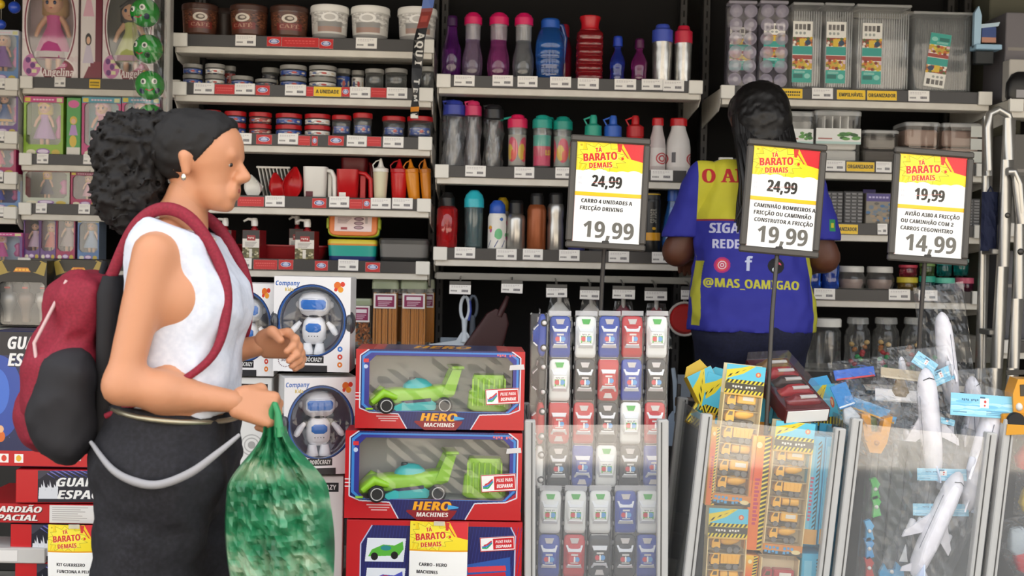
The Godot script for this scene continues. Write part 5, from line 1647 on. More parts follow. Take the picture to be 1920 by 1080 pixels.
# ---------------------------------------------------------------- robot cartons
func robot_toy(parent: Node3D, at: Vector3, H: float):
	var white := mat("e6e6ea", 0.25)
	var dark := mat("23262e", 0.4)
	var blue := mat("2a6fc4", 0.2)
	var o := part(parent, "toy_robot", stack(prof([0, 0.5, 0.06, 0.72, 0.2, 0.94, 0.5, 1.0, 0.8, 0.9, 0.95, 0.66, 1.0, 0.4]), 0.38 * H, 0.44 * H, 2.6, 28, 0.28 * H), white, at + Vector3(0, 0.16 * H, 0))
	part(o, "head", stack(prof([0, 0.5, 0.1, 0.78, 0.35, 1.0, 0.7, 0.98, 0.92, 0.74, 1.0, 0.3]), 0.52 * H, 0.38 * H, 2.8, 28, 0.36 * H), white, Vector3(0, 0.44 * H, 0))
	part(o, "visor", stack(prof([0, 0.8, 0.2, 0.98, 0.8, 1.0, 1.0, 0.86]), 0.4 * H, 0.15 * H, 4, 28, 0.06 * H), blue, Vector3(0, 0.55 * H, 0.155 * H))
	part(o, "belly_screen", stack(prof([0, 0.6, 0.25, 1.0, 0.75, 1.0, 1.0, 0.6]), 0.24 * H, 0.14 * H, 4, 24, 0.05 * H), blue, Vector3(0, 0.19 * H, 0.125 * H))
	part(o, "neck_joint", stack(prof([0, 0.8, 0.5, 1.0, 1.0, 0.8]), 0.2 * H, 0.05 * H), dark, Vector3(0, 0.425 * H, 0.03 * H))
	part(o, "visor_frame", stack(prof([0, 0.8, 0.2, 0.98, 0.8, 1.0, 1.0, 0.86]), 0.45 * H, 0.2 * H, 4, 28, 0.05 * H), mat("c4c8d2", 0.25), Vector3(0, 0.525 * H, 0.15 * H))
	for k in 4:
		part(o, "button", ball(0.009 * H, 0.009 * H, 0.006 * H, 8), dark, Vector3((k - 1.5) * 0.045 * H, 0.13 * H, 0.132 * H))
	for s in [-1, 1]:
		part(o, "shoulder", ball(0.05 * H, 0.05 * H, 0.05 * H, 12), dark, Vector3(s * 0.2 * H, 0.35 * H, 0))
		part(o, "arm", bar([Vector3(s * 0.21 * H, 0.35 * H, 0.01), Vector3(s * 0.28 * H, 0.27 * H, 0.01), Vector3(s * 0.34 * H, 0.19 * H, 0.02), Vector3(s * 0.365 * H, 0.155 * H, 0.02)], [0.03 * H, 0.052 * H, 0.05 * H, 0.03 * H], 12), white)
		part(o, "leg", stack(prof([0, 1.1, 0.3, 1.0, 1.0, 0.7]), 0.17 * H, 0.17 * H, 2.6, 20, 0.2 * H), white, Vector3(s * 0.095 * H, -0.15 * H, 0.01))
		part(o, "foot_gap", box(Vector3(0.06 * H, 0.05 * H, 0.03 * H), 0.002), dark, Vector3(s * 0.095 * H, -0.14 * H, 0.095 * H))
		part(o, "ear", stack(prof([0, 1.0, 0.6, 0.9, 1.0, 0.5]), 0.12 * H, 0.05 * H), white, Vector3(s * 0.245 * H, 0.62 * H, 0), Vector3(0, 0, -90 * s))

func robot_prints() -> Array:
	var im := img(384, 460, "eceaea")
	ell(im, 192, 214, 176, 178, "22345e")
	ell(im, 192, 214, 170, 172, "2c5aa0")
	text(im, "Company", 66, 44, 30, "2f5fae", "bold", 0.9, 0.1)
	text(im, "Kids", 76, 72, 24, "c8a83a", "bold", 0.9)
	for q in [[318, 40, 18, "e0702a"], [344, 34, 12, "d8402e"], [334, 60, 14, "e89a30"], [310, 60, 9, "d8402e"]]:
		ell(im, q[0], q[1], q[2], q[2], q[3])
	for k in 24:
		var a := TAU * k / 24.0
		ell(im, 62 + cos(a) * 34, 404 + sin(a) * 34, 3, 3, "7a6468")
	text(im, "360°", 62, 412, 26, "6d5a60", "bold", 0.85)
	rect(im, 128, 384, 126, 34, "1c1c20")
	text(im, "ROBÔCRAZY", 191, 411, 26, "f0efec", "bold", 0.72, 0.05)
	for q in [[340, "3a78c8"], [378, "d0402e"], [416, "e07a2a"]]:
		ell(im, 336, q[0] + 8, 13, 13, q[1])
		ell(im, 336, q[0] + 8, 5, 5, "f2f0ee")
	var front := printed(im, 0.3)
	im = img(256, 460, "e6e5e2")
	rect(im, 90, 26, 150, 42, "1e1e22")
	text(im, "ROBÔCRAZY", 165, 58, 30, "f0efec", "bold", 0.75, 0.05)
	for q in [[52, "b9b8b6"], [46, "e6e5e2"], [36, "b9b8b6"], [30, "e6e5e2"], [18, "a9a8a6"]]:
		ell(im, 170, 320, q[0], q[0], q[1])
	for k in 6:
		rect(im, 40, 130 + k * 16, 150 - k * 14, 4, "b4b2b0")
	return [front, printed(im, 0.3)]

func robot_box(label: String, l: float, r: float, top: float, bottom: float, z: float, turn: float, pr: StandardMaterial3D, toy := true) -> Node3D:
	var y0 := P((l + r) / 2.0, bottom, z).y
	var s := slot(l, r, top, y0, z)
	var w: float = s.w / maxf(0.8, cos(deg_to_rad(turn)))
	var h: float = s.h
	var d := 0.13
	var o := thing("robot_carton", label, "toy carton", Vector3(s.x, y0, z - d / 2.0), "white toy robot cartons", Vector3(0, turn, 0))
	if toy:
		var win := []
		for k in 32:
			win.append([cos(TAU * k / 32.0) * w * 0.42, sin(TAU * k / 32.0) * h * 0.365])
		var c := Vector2(0, h * 0.035)
		part(o, "carton", window_carton(Vector3(w, h, d), win, c), [mat("dddcda", 0.4), pr], Vector3(0, h / 2.0, 0))
		part(o, "backing_card", box(Vector3(w - 0.006, h - 0.01, 0.002), 0.0), mat("1d2c58", 0.5), Vector3(0, h / 2.0, -d * 0.2))
		robot_toy(o, Vector3(0, h * 0.17, d * 0.12), h * 0.68)
		part(o, "window_film", ball(w * 0.42, h * 0.365, 0.03, 28), clear("f4f6f8", 0.05), Vector3(0, c.y + h / 2.0, d / 2.0 - 0.006))
		for s2 in [-1, 1]:
			part(o, "side_bulge", ball(0.016, h * 0.12, 0.03, 14), clear("30343c", 0.7, 0.1), Vector3(s2 * w * 0.49, h * 0.52, d * 0.36))
	else:
		part(o, "carton", pbox(Vector3(w, h, d), 0.002), [mat("dddcda", 0.4), pr], Vector3(0, h / 2.0, 0))
		part(o, "seal_tape", box(Vector3(w * 0.4, 0.0004, 0.03), 0.0), clear("f0eee6", 0.4, 0.2), Vector3(0, h + 0.0002, 0.02))
	part(o, "hang_flap", box(Vector3(w * 0.42, 0.018, 0.001), 0.0), mat("2a2a2e", 0.4), Vector3(0, 0.009, d / 2.0 + 0.0006)) if toy else null
	return o

func robots():
	var pr := robot_prints()
	robot_box("white toy robot carton on top of the stack by the red cartons", 515, 659, 519, 697, -3.4, -1, pr[0])
	robot_box("white toy robot carton in the middle of its stack, turned aside", 524, 657, 708, 890, -3.38, 17, pr[0])
	robot_box("lowest white robot carton showing its plain printed side", 512, 641, 893, 1082, -3.4, 4, pr[1], false)
	robot_box("white toy robot carton half hidden by the passer-by's chest", 402, 513, 531, 705, -3.44, 3, pr[0])
	robot_box("white toy robot carton behind the passer-by's forearm", 404, 510, 708, 890, -3.45, 0, pr[1], false)
	robot_box("white toy robot carton behind the passer-by's green bag", 404, 508, 893, 1082, -3.45, 0, pr[1], false)
	var pl := thing("plinth", "low grey plinth under the white robot cartons", "plinth", Vector3(P(520, 900, -3.44).x, FLOOR, -3.46))
	var top := P(520, 1083, -3.44).y - 0.004
	part(pl, "top_board", box(Vector3(0.4, 0.02, 0.24), 0.002), mat("77736c", 0.7), Vector3(0, top - FLOOR - 0.012, 0))
	for k in [-1, 1]:
		part(pl, "foot_board", box(Vector3(0.04, top - FLOOR - 0.022, 0.22), 0.002), mat("6b6862", 0.7), Vector3(k * 0.16, (top - FLOOR - 0.022) / 2.0, 0))

# ---------------------------------------------------------------- space guardian cartons
func guardian_boxes():
	var z := -3.4
	var wide := img(640, 224, "141628")
	for k in 70:
		line(wide, Vector2(120 + k * 9, 0), Vector2(180 + k * 9, 26 + (k * 7) % 30), 4, ["2438a0", "1c2a70", "5a4aa8", "8a8ab0"][k % 4])
	rect(wide, 0, 0, 120, 224, "c2181f")
	poly(wide, [[120, 0], [196, 0], [130, 60], [120, 60]], "3a3a48")
	for k in 9:
		poly(wide, [[124 + k * 12, 200], [128 + k * 12, 120 - (k % 3) * 26], [140 + k * 12, 120], [138 + k * 12, 200]], "d6d8de")
	for g in [[5, "3a3c46"], [0, "ecebe8"]]:
		text(wide, "GUARDIÃO", 420 + g[0], 112 + g[0], 84, g[1], "bold", 0.92, 0.22, 0.0, 2)
		text(wide, "ESPACIAL", 412 + g[0], 200 + g[0], 84, g[1], "bold", 0.98, 0.22, 0.0, 2)
	var wm := printed(wide, 0.3)
	var band := img(640, 128, "b5161e")
	for g in [[4, "4a1014"], [0, "e9e4e0"]]:
		text(band, "GUARDIÃO", 220 + g[0], 56 + g[0], 60, g[1], "bold", 0.95, 0.22, 0.0, 2)
		text(band, "ESPACIAL", 214 + g[0], 116 + g[0], 60, g[1], "bold", 1.0, 0.22, 0.0, 2)
	rect(band, 410, 0, 230, 128, "dddbd8")
	for k in 7:
		rect(band, 424, 14 + k * 15, 180 - (k * 37) % 60, 5, "a9a5a2")
	var bm := printed(band, 0.3)
	var tall := img(512, 512, "1a2350")
	for k in 160:
		ell(tall, rng.randi_range(0, 512), rng.randi_range(110, 420), 2, 2, ["8fb0e0", "c8d8f0", "4a70c0"][k % 3])
	ell(tall, 20, 250, 110, 160, "2b4aa0")
	ell(tall, 10, 230, 60, 90, "3f6cc8")
	rect(tall, 0, 0, 512, 90, "12131f")
	rect(tall, 0, 454, 512, 58, "c01820")
	for g in [[4, "2a2c36"], [0, "e6e5e2"]]:
		text(tall, "GUARDIÃO", 210 + g[0], 66 + g[0], 66, g[1], "bold", 0.9, 0.2, 0.0, 2)
		text(tall, "ESPACIAL", 200 + g[0], 130 + g[0], 66, g[1], "bold", 0.95, 0.2, 0.0, 2)
	for q in [[30, "d8402e"], [96, "e8b030"]]:
		rect(tall, q[0], 466, 40, 34, "f0ece8")
		ell(tall, q[0] + 20, 483, 12, 12, q[1])
	ell(tall, 34, 400, 20, 22, "d86a2a")
	ell(tall, 34, 372, 14, 14, "e8b48a")
	scrawl(tall, 280, 478, 120, 14, "e8e0dc")
	var tm := printed(tall, 0.3)
	var card := mat("191b2c", 0.4)
	var specs := [
		["tall blue starry toy carton above the stack of flat ones", -12, 205, 622, 876, tm, 0.15, "20264e", 0],
		["flat dark toy carton with a red end, topmost of its stack", 25, 236, 881, 943, wm, 0.3, "b5161e", 4],
		["flat red toy carton with white lettering, second of its stack", -62, 180, 945, 981, bm, 0.3, "b5161e", 0],
		["flat dark toy carton behind the paper price sheet", 22, 236, 984, 1052, wm, 0.3, "191b2c", -3],
		["lowest flat dark toy carton at the bottom edge", 26, 236, 1056, 1120, wm, 0.3, "b5161e", 2]]
	for q in specs:
		var y0 := P((q[1] + q[2]) / 2.0, q[4], z).y
		var s := slot(q[1], q[2], q[3], y0, z)
		var o := thing("toy_carton", q[0], "toy carton", Vector3(s.x, y0, z - q[6] / 2.0), "dark space toy cartons", Vector3(0, q[8], 0))
		part(o, "carton", pbox(Vector3(s.w, s.h, q[6]), 0.002), [mat(q[7], 0.4), q[5]], Vector3(0, s.h / 2.0, 0))
		part(o, "end_flap", box(Vector3(0.0015, s.h * 0.9, q[6] * 0.8), 0.0), mat("2a2c3e", 0.4), Vector3(-s.w / 2.0 - 0.0012, s.h / 2.0, 0))
	var b := slot(-80, 84, 1028, P(0, 1054, z).y, z + 0.012)
	var o2 := thing("toy_carton", "pale grey carton end at the left edge of the stack", "toy carton", Vector3(b.x, b.y, z - 0.06), "dark space toy cartons")
	part(o2, "carton", box(Vector3(b.w, b.h, 0.14), 0.002), mat("c6c3bf", 0.5), Vector3(0, b.h / 2.0, 0))
	part(o2, "address_label", box(Vector3(0.05, b.h * 0.7, 0.001), 0.0), mat("e4e1dd", 0.5), Vector3(0.02, b.h / 2.0, 0.0705))
	var pl := thing("plinth", "low grey plinth under the dark toy cartons", "plinth", Vector3(P(110, 900, z).x, FLOOR, z - 0.15))
	var top := P(130, 1121, z).y - 0.003
	part(pl, "top_board", box(Vector3(0.4, 0.02, 0.3), 0.002), mat("77736c", 0.7), Vector3(0, top - FLOOR - 0.012, 0))
	for k in [-1, 1]:
		part(pl, "foot_board", box(Vector3(0.04, top - FLOOR - 0.022, 0.28), 0.002), mat("6b6862", 0.7), Vector3(k * 0.16, (top - FLOOR - 0.022) / 2.0, 0))
	paper_sign("paper price sheet for a battery toy before the dark cartons", 90, 192, 984, z + 0.05, ["KIT GUERREIRO", "FUNCIONA A PILHA", "GUARDIÃO"], 0.5, -0.008)

# ---------------------------------------------------------------- clear-fronted bins full of bagged and boxed toys
func bin(label: String, tl: Vector2, tr: Vector2, lean: float, z: float, depth := 0.42) -> Node3D:
	var a := P(tl.x, tl.y, z)
	var b := P(tr.x, tr.y, z)
	var w := b.x - a.x
	var top := (a.y + b.y) / 2.0
	var h := top - FLOOR
	# it leans about its top middle
	var base := Vector3((a.x + b.x) / 2.0 - sin(deg_to_rad(lean)) * h, FLOOR + w * 0.5 * sin(deg_to_rad(lean)), z)
	var o := thing("display_bin", label, "bin", base, "clear-fronted toy bins", Vector3(0, 0, -lean))
	var alu := mat("bdbcb9", 0.5, 0.0)
	for x in [-1, 1]:
		for zz in [0, 1]:
			var post := part(o, "post", box(Vector3(0.03, h, 0.03), 0.003), alu, Vector3(x * (w / 2.0 - 0.015), h / 2.0, -0.015 - zz * (depth - 0.03)))
			part(post, "groove", box(Vector3(0.003, h * 0.98, 0.002), 0.0), mat("4d4c4a", 0.6), Vector3(-x * 0.005, 0, 0.0155))
	var film := clear("f4f5f5", 0.16, 0.04)
	part(o, "front_panel", box(Vector3(w - 0.04, h - 0.02, 0.003), 0.0005), film, Vector3(0, h / 2.0 - 0.004, -0.010))
	part(o, "back_panel", box(Vector3(w - 0.04, h - 0.02, 0.003), 0.0005), mat("2d2c2b", 0.6), Vector3(0, h / 2.0, -depth + 0.012))
	for x in [-1, 1]:
		part(o, "side_panel", box(Vector3(0.003, h - 0.02, depth - 0.05), 0.0005), clear("cfd2d2", 0.3), Vector3(x * (w / 2.0 - 0.012), h / 2.0, -depth / 2.0))
	part(o, "bottom", box(Vector3(w - 0.01, 0.02, depth - 0.01), 0.002), mat("6b6966", 0.6), Vector3(0, 0.02, -depth / 2.0))
	return o

func build_bins():
	bin("clear-fronted bin of toy car packs under the first price sign", Vector2(984, 782), Vector2(1254, 788), -1.2, -3.3)
	bin("clear-fronted bin of yellow toy truck packs", Vector2(1316, 795), Vector2(1588, 806), 5.0, -3.3)
	bin("clear-fronted bin of bagged white toy planes", Vector2(1598, 806), Vector2(1872, 812), 5.0, -3.3)
	bin("bin at the right edge with an orange toy truck", Vector2(1884, 808), Vector2(2150, 812), 5.0, -3.3)
	car_packs()
	truck_packs()
	planes()
	rack_between()

func toy_car(parent: Node3D, c: String, at: Vector3, flip: bool, L: float, stick: StandardMaterial3D):
	# a little racing saloon seen from above: length along y, roof towards +z
	var m := mat(c, 0.25)
	var key := "toycar%.3f" % L
	if not boxes.has(key):
		var lower := []
		for p in [[-0.5, 0.34, 0.03], [-0.49, 0.46, 0.05], [-0.4, 0.51, 0.09], [-0.2, 0.5, 0.11], [0.1, 0.5, 0.115], [0.34, 0.51, 0.1], [0.46, 0.46, 0.07], [0.5, 0.34, 0.04]]:
			var r := PackedVector3Array()
			for q in ring(p[1] * L, p[2] * 2.0 * L, 4, 20):
				r.append(Vector3(q.x, p[0] * L, 0.1 * L + q.z))
			lower.append(r)
		var cab := []
		for p in [[0.0, 0.44, 0.56, 0.02], [0.5, 0.4, 0.46, 0.0], [1.0, 0.34, 0.3, -0.02]]:
			var r := PackedVector3Array()
			for q in ring(p[1] * L, p[2] * L, 4, 20):
				r.append(Vector3(q.x, q.z + p[3] * L, 0.19 * L + p[0] * 0.11 * L))
			cab.append(r)
		boxes[key] = [finish(loft(lower)), finish(loft(cab))]
	var o := part(parent, "toy_car", boxes[key][0], m, at, Vector3(0, 0, 180 if flip else 0))
	part(o, "cabin", boxes[key][1], m)
	part(o, "roof_sticker", pbox(Vector3(0.3 * L, 0.26 * L, 0.003), 0.001), [m, stick], Vector3(0, -0.02 * L, 0.303 * L), Vector3(0, 0, 180 if flip else 0))
	var glass := mat("e8ebee", 0.12)
	part(o, "windshield", slab([[-0.15, 0.0], [0.15, 0.0], [0.2, 0.17], [-0.2, 0.17]].map(func(v): return [v[0] * L, v[1] * L]), 0.004), glass, Vector3(0, 0.13 * L, 0.3 * L), Vector3(-42, 0, 0))
	part(o, "rear_window", slab([[-0.15, 0.0], [0.15, 0.0], [0.18, -0.12], [-0.18, -0.12]].map(func(v): return [v[0] * L, v[1] * L]), 0.004), glass, Vector3(0, -0.17 * L, 0.3 * L), Vector3(48, 0, 0))
	part(o, "hood_mark", slab([[-0.07, 0.0], [0.07, 0.0], [0.11, 0.12], [-0.11, 0.12]].map(func(v): return [v[0] * L, v[1] * L]), 0.003), mat({"e9ebe8": "49b04c"}.get(c, "c9c4c2"), 0.4), Vector3(0, 0.31 * L, 0.205 * L), Vector3(-6, 0, 0))
	part(o, "bumper", box(Vector3(0.4 * L, 0.025 * L, 0.05 * L), 0.002), mat("dcdad6", 0.4), Vector3(0, -0.49 * L, 0.12 * L))
	for x in [-1, 1]:
		for y in [-0.29, 0.3]:
			var wh := part(o, "wheel", stack(prof([0, 0.9, 0.1, 1.0, 0.9, 1.0, 1.0, 0.9]), 0.17 * L, 0.05 * L, 2, 16), mat("141414", 0.6), Vector3(x * 0.22 * L, y * L, 0.06 * L), Vector3(0, 0, -90 * x))
			wh.set_meta("label", "black wheel")
			part(o, "hub", stack(prof([0, 0.9, 0.6, 1.0, 1.0, 0.3]), 0.11 * L, 0.012 * L, 2, 12), mat("e2e0dc", 0.3), Vector3(x * 0.272 * L, y * L, 0.06 * L), Vector3(0, 0, -90 * x))

func car_packs():
	var stick := {}
	for q in [["b", "2c4aa8"], ["r", "c02a30"], ["k", "2a2a2c"], ["w", "e9ebe8"]]:
		var im := img(96, 80, q[1])
		if q[0] == "w":
			rect(im, 6, 22, 84, 56, "5aa84a")
			scrawl(im, 14, 6, 68, 10, "7a7a78")
		else:
			rect(im, 20, 4, 56, 14, "d9d6d2")
		ell(im, 26, 46, 19, 20, "d0404a")
		ell(im, 70, 46, 19, 20, "5a9ed8")
		rect(im, 42, 24, 12, 44, "f4f2ee")
		rect(im, 16, 70, 64, 8, "d0ceca")
		stick[q[0]] = printed(im, 0.3)
	var C := {"b": "2c4aa8", "w": "e9ebe8", "r": "c02a30", "k": "2a2a2c"}
	var flips := [0, 0, 1, 1, 0]
	var film := clear("f0f2f4", 0.13)
	var specs := []
	var cols := ["bwrk", "wkrb", "brkw", "rbwk", "wkrb"]
	for k in 5:
		specs.append([1051 + k * 45.0, 43.0, 592.0, 918.0, -3.40, cols[k], "%s tall pack of four toy cars in the upper row, counted from the red cartons" % ORD[k], 0.0, k])
	for k in 5:
		specs.append([1029 + [0, 48, 98, 146, 187][k], 43.0, 922.0, 1172.0, -3.36, ["wbr", "wrk", "wkb", "bkr", "wbk"][k], "%s pack of toy cars low behind the clear panel, counted from the red cartons" % ORD[k], 0.0, k])
	specs.append([1009.0, 40.0, 588.0, 918.0, -3.40, "bkrw", "pack of four toy cars turned to show its wheels", 90.0, 0])
	for s in specs:
		var a := P(s[0], s[2], s[4])
		var b := P(s[0], s[3], s[4])
		var h := a.y - b.y
		var w: float = s[1] / 661.0
		var d := 0.052
		var side: bool = s[7] > 0.0
		var o := thing("toy_car_pack", s[6], "toy pack", Vector3((a.x + b.x) / 2.0, b.y, s[4] - (w / 2.0 if side else d / 2.0)), "clear packs of toy cars", Vector3(0, -s[7] if side else 0.0, rng.randf_range(-0.8, 0.8)))
		if side:
			w = 0.066
		part(o, "blister", box(Vector3(w, h, d), 0.004), film, Vector3(0, h / 2.0, 0))
		part(o, "backing_card", box(Vector3(w * 0.94, h * 0.98, 0.002), 0.0), mat("8d8b88", 0.6), Vector3(0, h / 2.0, -d / 2.0 + 0.004))
		part(o, "top_flap", box(Vector3(w * 0.96, 0.014, 0.001), 0.0), clear("f4f4f6", 0.3), Vector3(0, h + 0.006, 0))
		var L := minf(h / s[5].length() * 0.96, w * 1.86)
		for k in s[5].length():
			var ch: String = s[5][k]
			var flip: bool = (s[8] + k * 2) % 3 == 1 and ch != "w"
			toy_car(o, C[ch], Vector3(0, h * (1.0 - (k + 0.5) / s[5].length()), -d / 2.0 + 0.006), flip, L, stick[ch])

func truck(parent: Node3D, kind: int, at: Vector3, L: float, c: String):
	# side view, cab to the left: chassis, cab, load, three wheels
	var m := mat(c, 0.3)
	var o := part(parent, "toy_truck", box(Vector3(0.96 * L, 0.1 * L, 0.3 * L), 0.002), mat("3a372f", 0.5), at + Vector3(0, 0.16 * L, 0))
	part(o, "cab", slab([[-0.48, 0], [-0.2, 0], [-0.2, 0.38], [-0.38, 0.38], [-0.48, 0.2]].map(func(v): return [v[0] * L, v[1] * L]), 0.32 * L), m, Vector3(0, 0.0, 0))
	part(o, "cab_window", slab([[-0.42, 0.2], [-0.26, 0.2], [-0.26, 0.33], [-0.37, 0.33]].map(func(v): return [v[0] * L, v[1] * L]), 0.33 * L), mat("57492c", 0.2), Vector3(0, 0, 0))
	match kind % 4:
		0:
			part(o, "dump_bed", slab([[-0.16, 0.04], [0.44, 0.04], [0.5, 0.36], [-0.16, 0.36]].map(func(v): return [v[0] * L, v[1] * L]), 0.34 * L), m)
			for k in 4:
				part(o, "bed_rib", box(Vector3(0.03 * L, 0.26 * L, 0.02 * L), 0.001), m, Vector3((-0.06 + k * 0.14) * L, 0.2 * L, 0.175 * L))
		1:
			part(o, "mixer_drum", stack(prof([0, 0.5, 0.2, 0.9, 0.55, 1.0, 0.85, 0.66, 1.0, 0.4]), 0.36 * L, 0.62 * L, 2, 20), m, Vector3(-0.16 * L, 0.22 * L, 0), Vector3(0, 0, -84))
		2:
			part(o, "box_body", box(Vector3(0.62 * L, 0.34 * L, 0.34 * L), 0.003), m, Vector3(0.16 * L, 0.22 * L, 0))
			part(o, "side_sticker", box(Vector3(0.36 * L, 0.14 * L, 0.002), 0.0), mat("eae6da", 0.4), Vector3(0.2 * L, 0.24 * L, 0.171 * L))
		3:
			part(o, "tank", stack(prof([0, 0.8, 0.05, 1.0, 0.95, 1.0, 1.0, 0.8]), 0.32 * L, 0.6 * L, 2, 20), m, Vector3(-0.14 * L, 0.2 * L, 0), Vector3(0, 0, -90))
			part(o, "tank_band", stack(prof([0, 1.0, 1.0, 1.0]), 0.335 * L, 0.04 * L, 2, 20), mat("5a4a20", 0.4), Vector3(0.1 * L, 0.2 * L, 0), Vector3(0, 0, -90))
	for x in [-0.32, 0.12, 0.34]:
		part(o, "wheel", stack(prof([0, 0.9, 0.15, 1.0, 0.85, 1.0, 1.0, 0.86]), 0.2 * L, 0.08 * L, 2, 16), mat("6f6c68", 0.5), Vector3(x * L, -0.06 * L, 0.12 * L), Vector3(90, 0, 0))

func truck_prints() -> Array:
	var im := img(256, 128, "5cc4de")
	poly(im, [[0, 40], [90, 20], [150, 0], [190, 0], [110, 60], [0, 104]], "e8cf2e")
	for k in 4:
		poly(im, [[10 + k * 44, 92 - k * 24], [30 + k * 44, 82 - k * 24], [44 + k * 44, 60 - k * 18], [26 + k * 44, 68 - k * 18]], "2a281c")
	ell(im, 212, 58, 18, 18, "e06a4a")
	ell(im, 212, 58, 8, 10, "f0c88a")
	hazard(im, 0, 104, 256, 24, 9, "e8cf2e", "2a281c")
	var head := printed(im, 0.3)
	im = img(256, 96, "4a463a")
	rect(im, 40, 10, 176, 34, "4a463a")
	scrawl(im, 48, 18, 160, 18, "e6e2d6")
	hazard(im, 0, 52, 256, 30, 10, "e8d23a", "37342a")
	rect(im, 0, 82, 256, 14, "d9b05a")
	var plate := printed(im, 0.3)
	im = img(256, 96, "d98a2a")
	rect(im, 0, 60, 256, 36, "3a362e")
	scrawl(im, 14, 18, 190, 26, "3fa0d8")
	scrawl(im, 10, 56, 170, 26, "3fa0d8")
	ell(im, 216, 60, 30, 20, "f0dca0")
	var foot := printed(im, 0.3)
	im = img(96, 512, "e8782c")
	for k in 40:
		rect(im, 0, k * 5, 60, 5, Color("f0c83a").lerp(Color("e8602a"), minf(1.0, k / 30.0)))
	for k in 26:
		poly(im, [[62, k * 20], [94, k * 20 - 14], [94, k * 20 - 2], [62, k * 20 + 10]], "2a281c")
		poly(im, [[62, k * 20 + 10], [94, k * 20 - 2], [94, k * 20 + 6], [62, k * 20 + 20]], "f2dc40")
	for k in 12:
		rect(im, 26, 190 + k * 18, 26 - k % 3 * 4, 12, "c03a5a")
	ell(im, 36, 40, 16, 14, "f2e8b0")
	var side := printed(im, 0.3)
	im = img(96, 512, "58c0e6")
	rect(im, 8, 40, 30, 440, "86d4ee")
	for k in 22:
		poly(im, [[56, k * 22 + 30], [76, k * 22 + 14], [76, k * 22 + 24], [56, k * 22 + 40]], "2a2a22")
	rect(im, 76, 30, 6, 460, "3a3a34")
	for k in 12:
		rect(im, 22, 190 + k * 18, 24 - k % 3 * 4, 12, "d05a7a")
	rect(im, 0, 440, 96, 72, "e8b060")
	var bside := printed(im, 0.3)
	return [head, plate, foot, side, bside]

func truck_pack(label: String, tl: Vector2, tr: Vector2, bottom: Vector2, z: float, pr: Array, n: int, c: String, head := true):
	var a := P(tl.x, tl.y, z)
	var b := P(tr.x, tr.y, z)
	var f := P(bottom.x, bottom.y, z)
	var up := ((a + b) / 2.0 - f)
	var h := up.length()
	var w := (b - a).length()
	var d := 0.05
	var o := thing("toy_truck_pack", label, "toy pack", f - Vector3(0, 0, d / 2.0), "packs of toy trucks", Vector3(0, 0, rad_to_deg(atan2(-up.x, up.y))))
	var hh := 0.085 if head else 0.0
	var body := h - hh
	part(o, "backing_card", box(Vector3(w, h - 0.002, 0.002), 0.0), mat("f0e2b8", 0.5), Vector3(0, h / 2.0, -d / 2.0 + 0.002))
	if head:
		part(o, "header_card", pbox(Vector3(w, 0.052, 0.002), 0.0003), [mat("5cc4de", 0.4), pr[0]], Vector3(0, h - 0.026, d / 2.0 - 0.002))
		part(o, "name_plate", pbox(Vector3(w, 0.034, 0.003), 0.0003), [mat("e8cf2e", 0.4), pr[1]], Vector3(0, h - 0.069, d / 2.0 - 0.001))
	for x in [-1, 1]:
		part(o, "side_wall", box(Vector3(0.003, body, d), 0.0005), mat("efd9a2", 0.4), Vector3(x * (w / 2.0 - 0.0015), body / 2.0, 0))
	part(o, "footer_card", pbox(Vector3(w, 0.03, 0.003), 0.0003), [mat("d98a2a", 0.4), pr[2]], Vector3(0, 0.016, d / 2.0 - 0.001))
	var step := (body - 0.03) / n
	for k in n:
		truck(o, k + 1, Vector3(0, 0.034 + k * step, 0), minf(w * 0.86, step * 1.8), c)
		part(o, "divider", box(Vector3(w * 0.96, 0.002, d * 0.7), 0.0), mat("c8b080", 0.5), Vector3(0, 0.031 + k * step, -0.004))
	part(o, "film", box(Vector3(w * 0.98, body - 0.004, d), 0.002), clear("fbf6e6", 0.1), Vector3(0, body / 2.0, 0.001))

func flat_pack(label: String, tl: Vector2, tr: Vector2, bottom: Vector2, z: float, m: Material, c: String):
	# a pack seen edge-on: only its printed side shows
	var a := P(tl.x, tl.y, z)
	var b := P(tr.x, tr.y, z)
	var f := P(bottom.x, bottom.y, z)
	var up := ((a + b) / 2.0 - f)
	var h := up.length()
	var w := (b - a).length()
	var o := thing("toy_truck_pack", label, "toy pack", f - Vector3(0, 0, 0.045), "packs of toy trucks", Vector3(0, 0, rad_to_deg(atan2(-up.x, up.y))))
	part(o, "carton", pbox(Vector3(w, h, 0.09), 0.002), [mat(c, 0.4), m], Vector3(0, h / 2.0, 0))
	part(o, "hang_tab", box(Vector3(w * 0.9, 0.03, 0.002), 0.0005), mat(c, 0.4), Vector3(0, h + 0.014, -0.04))

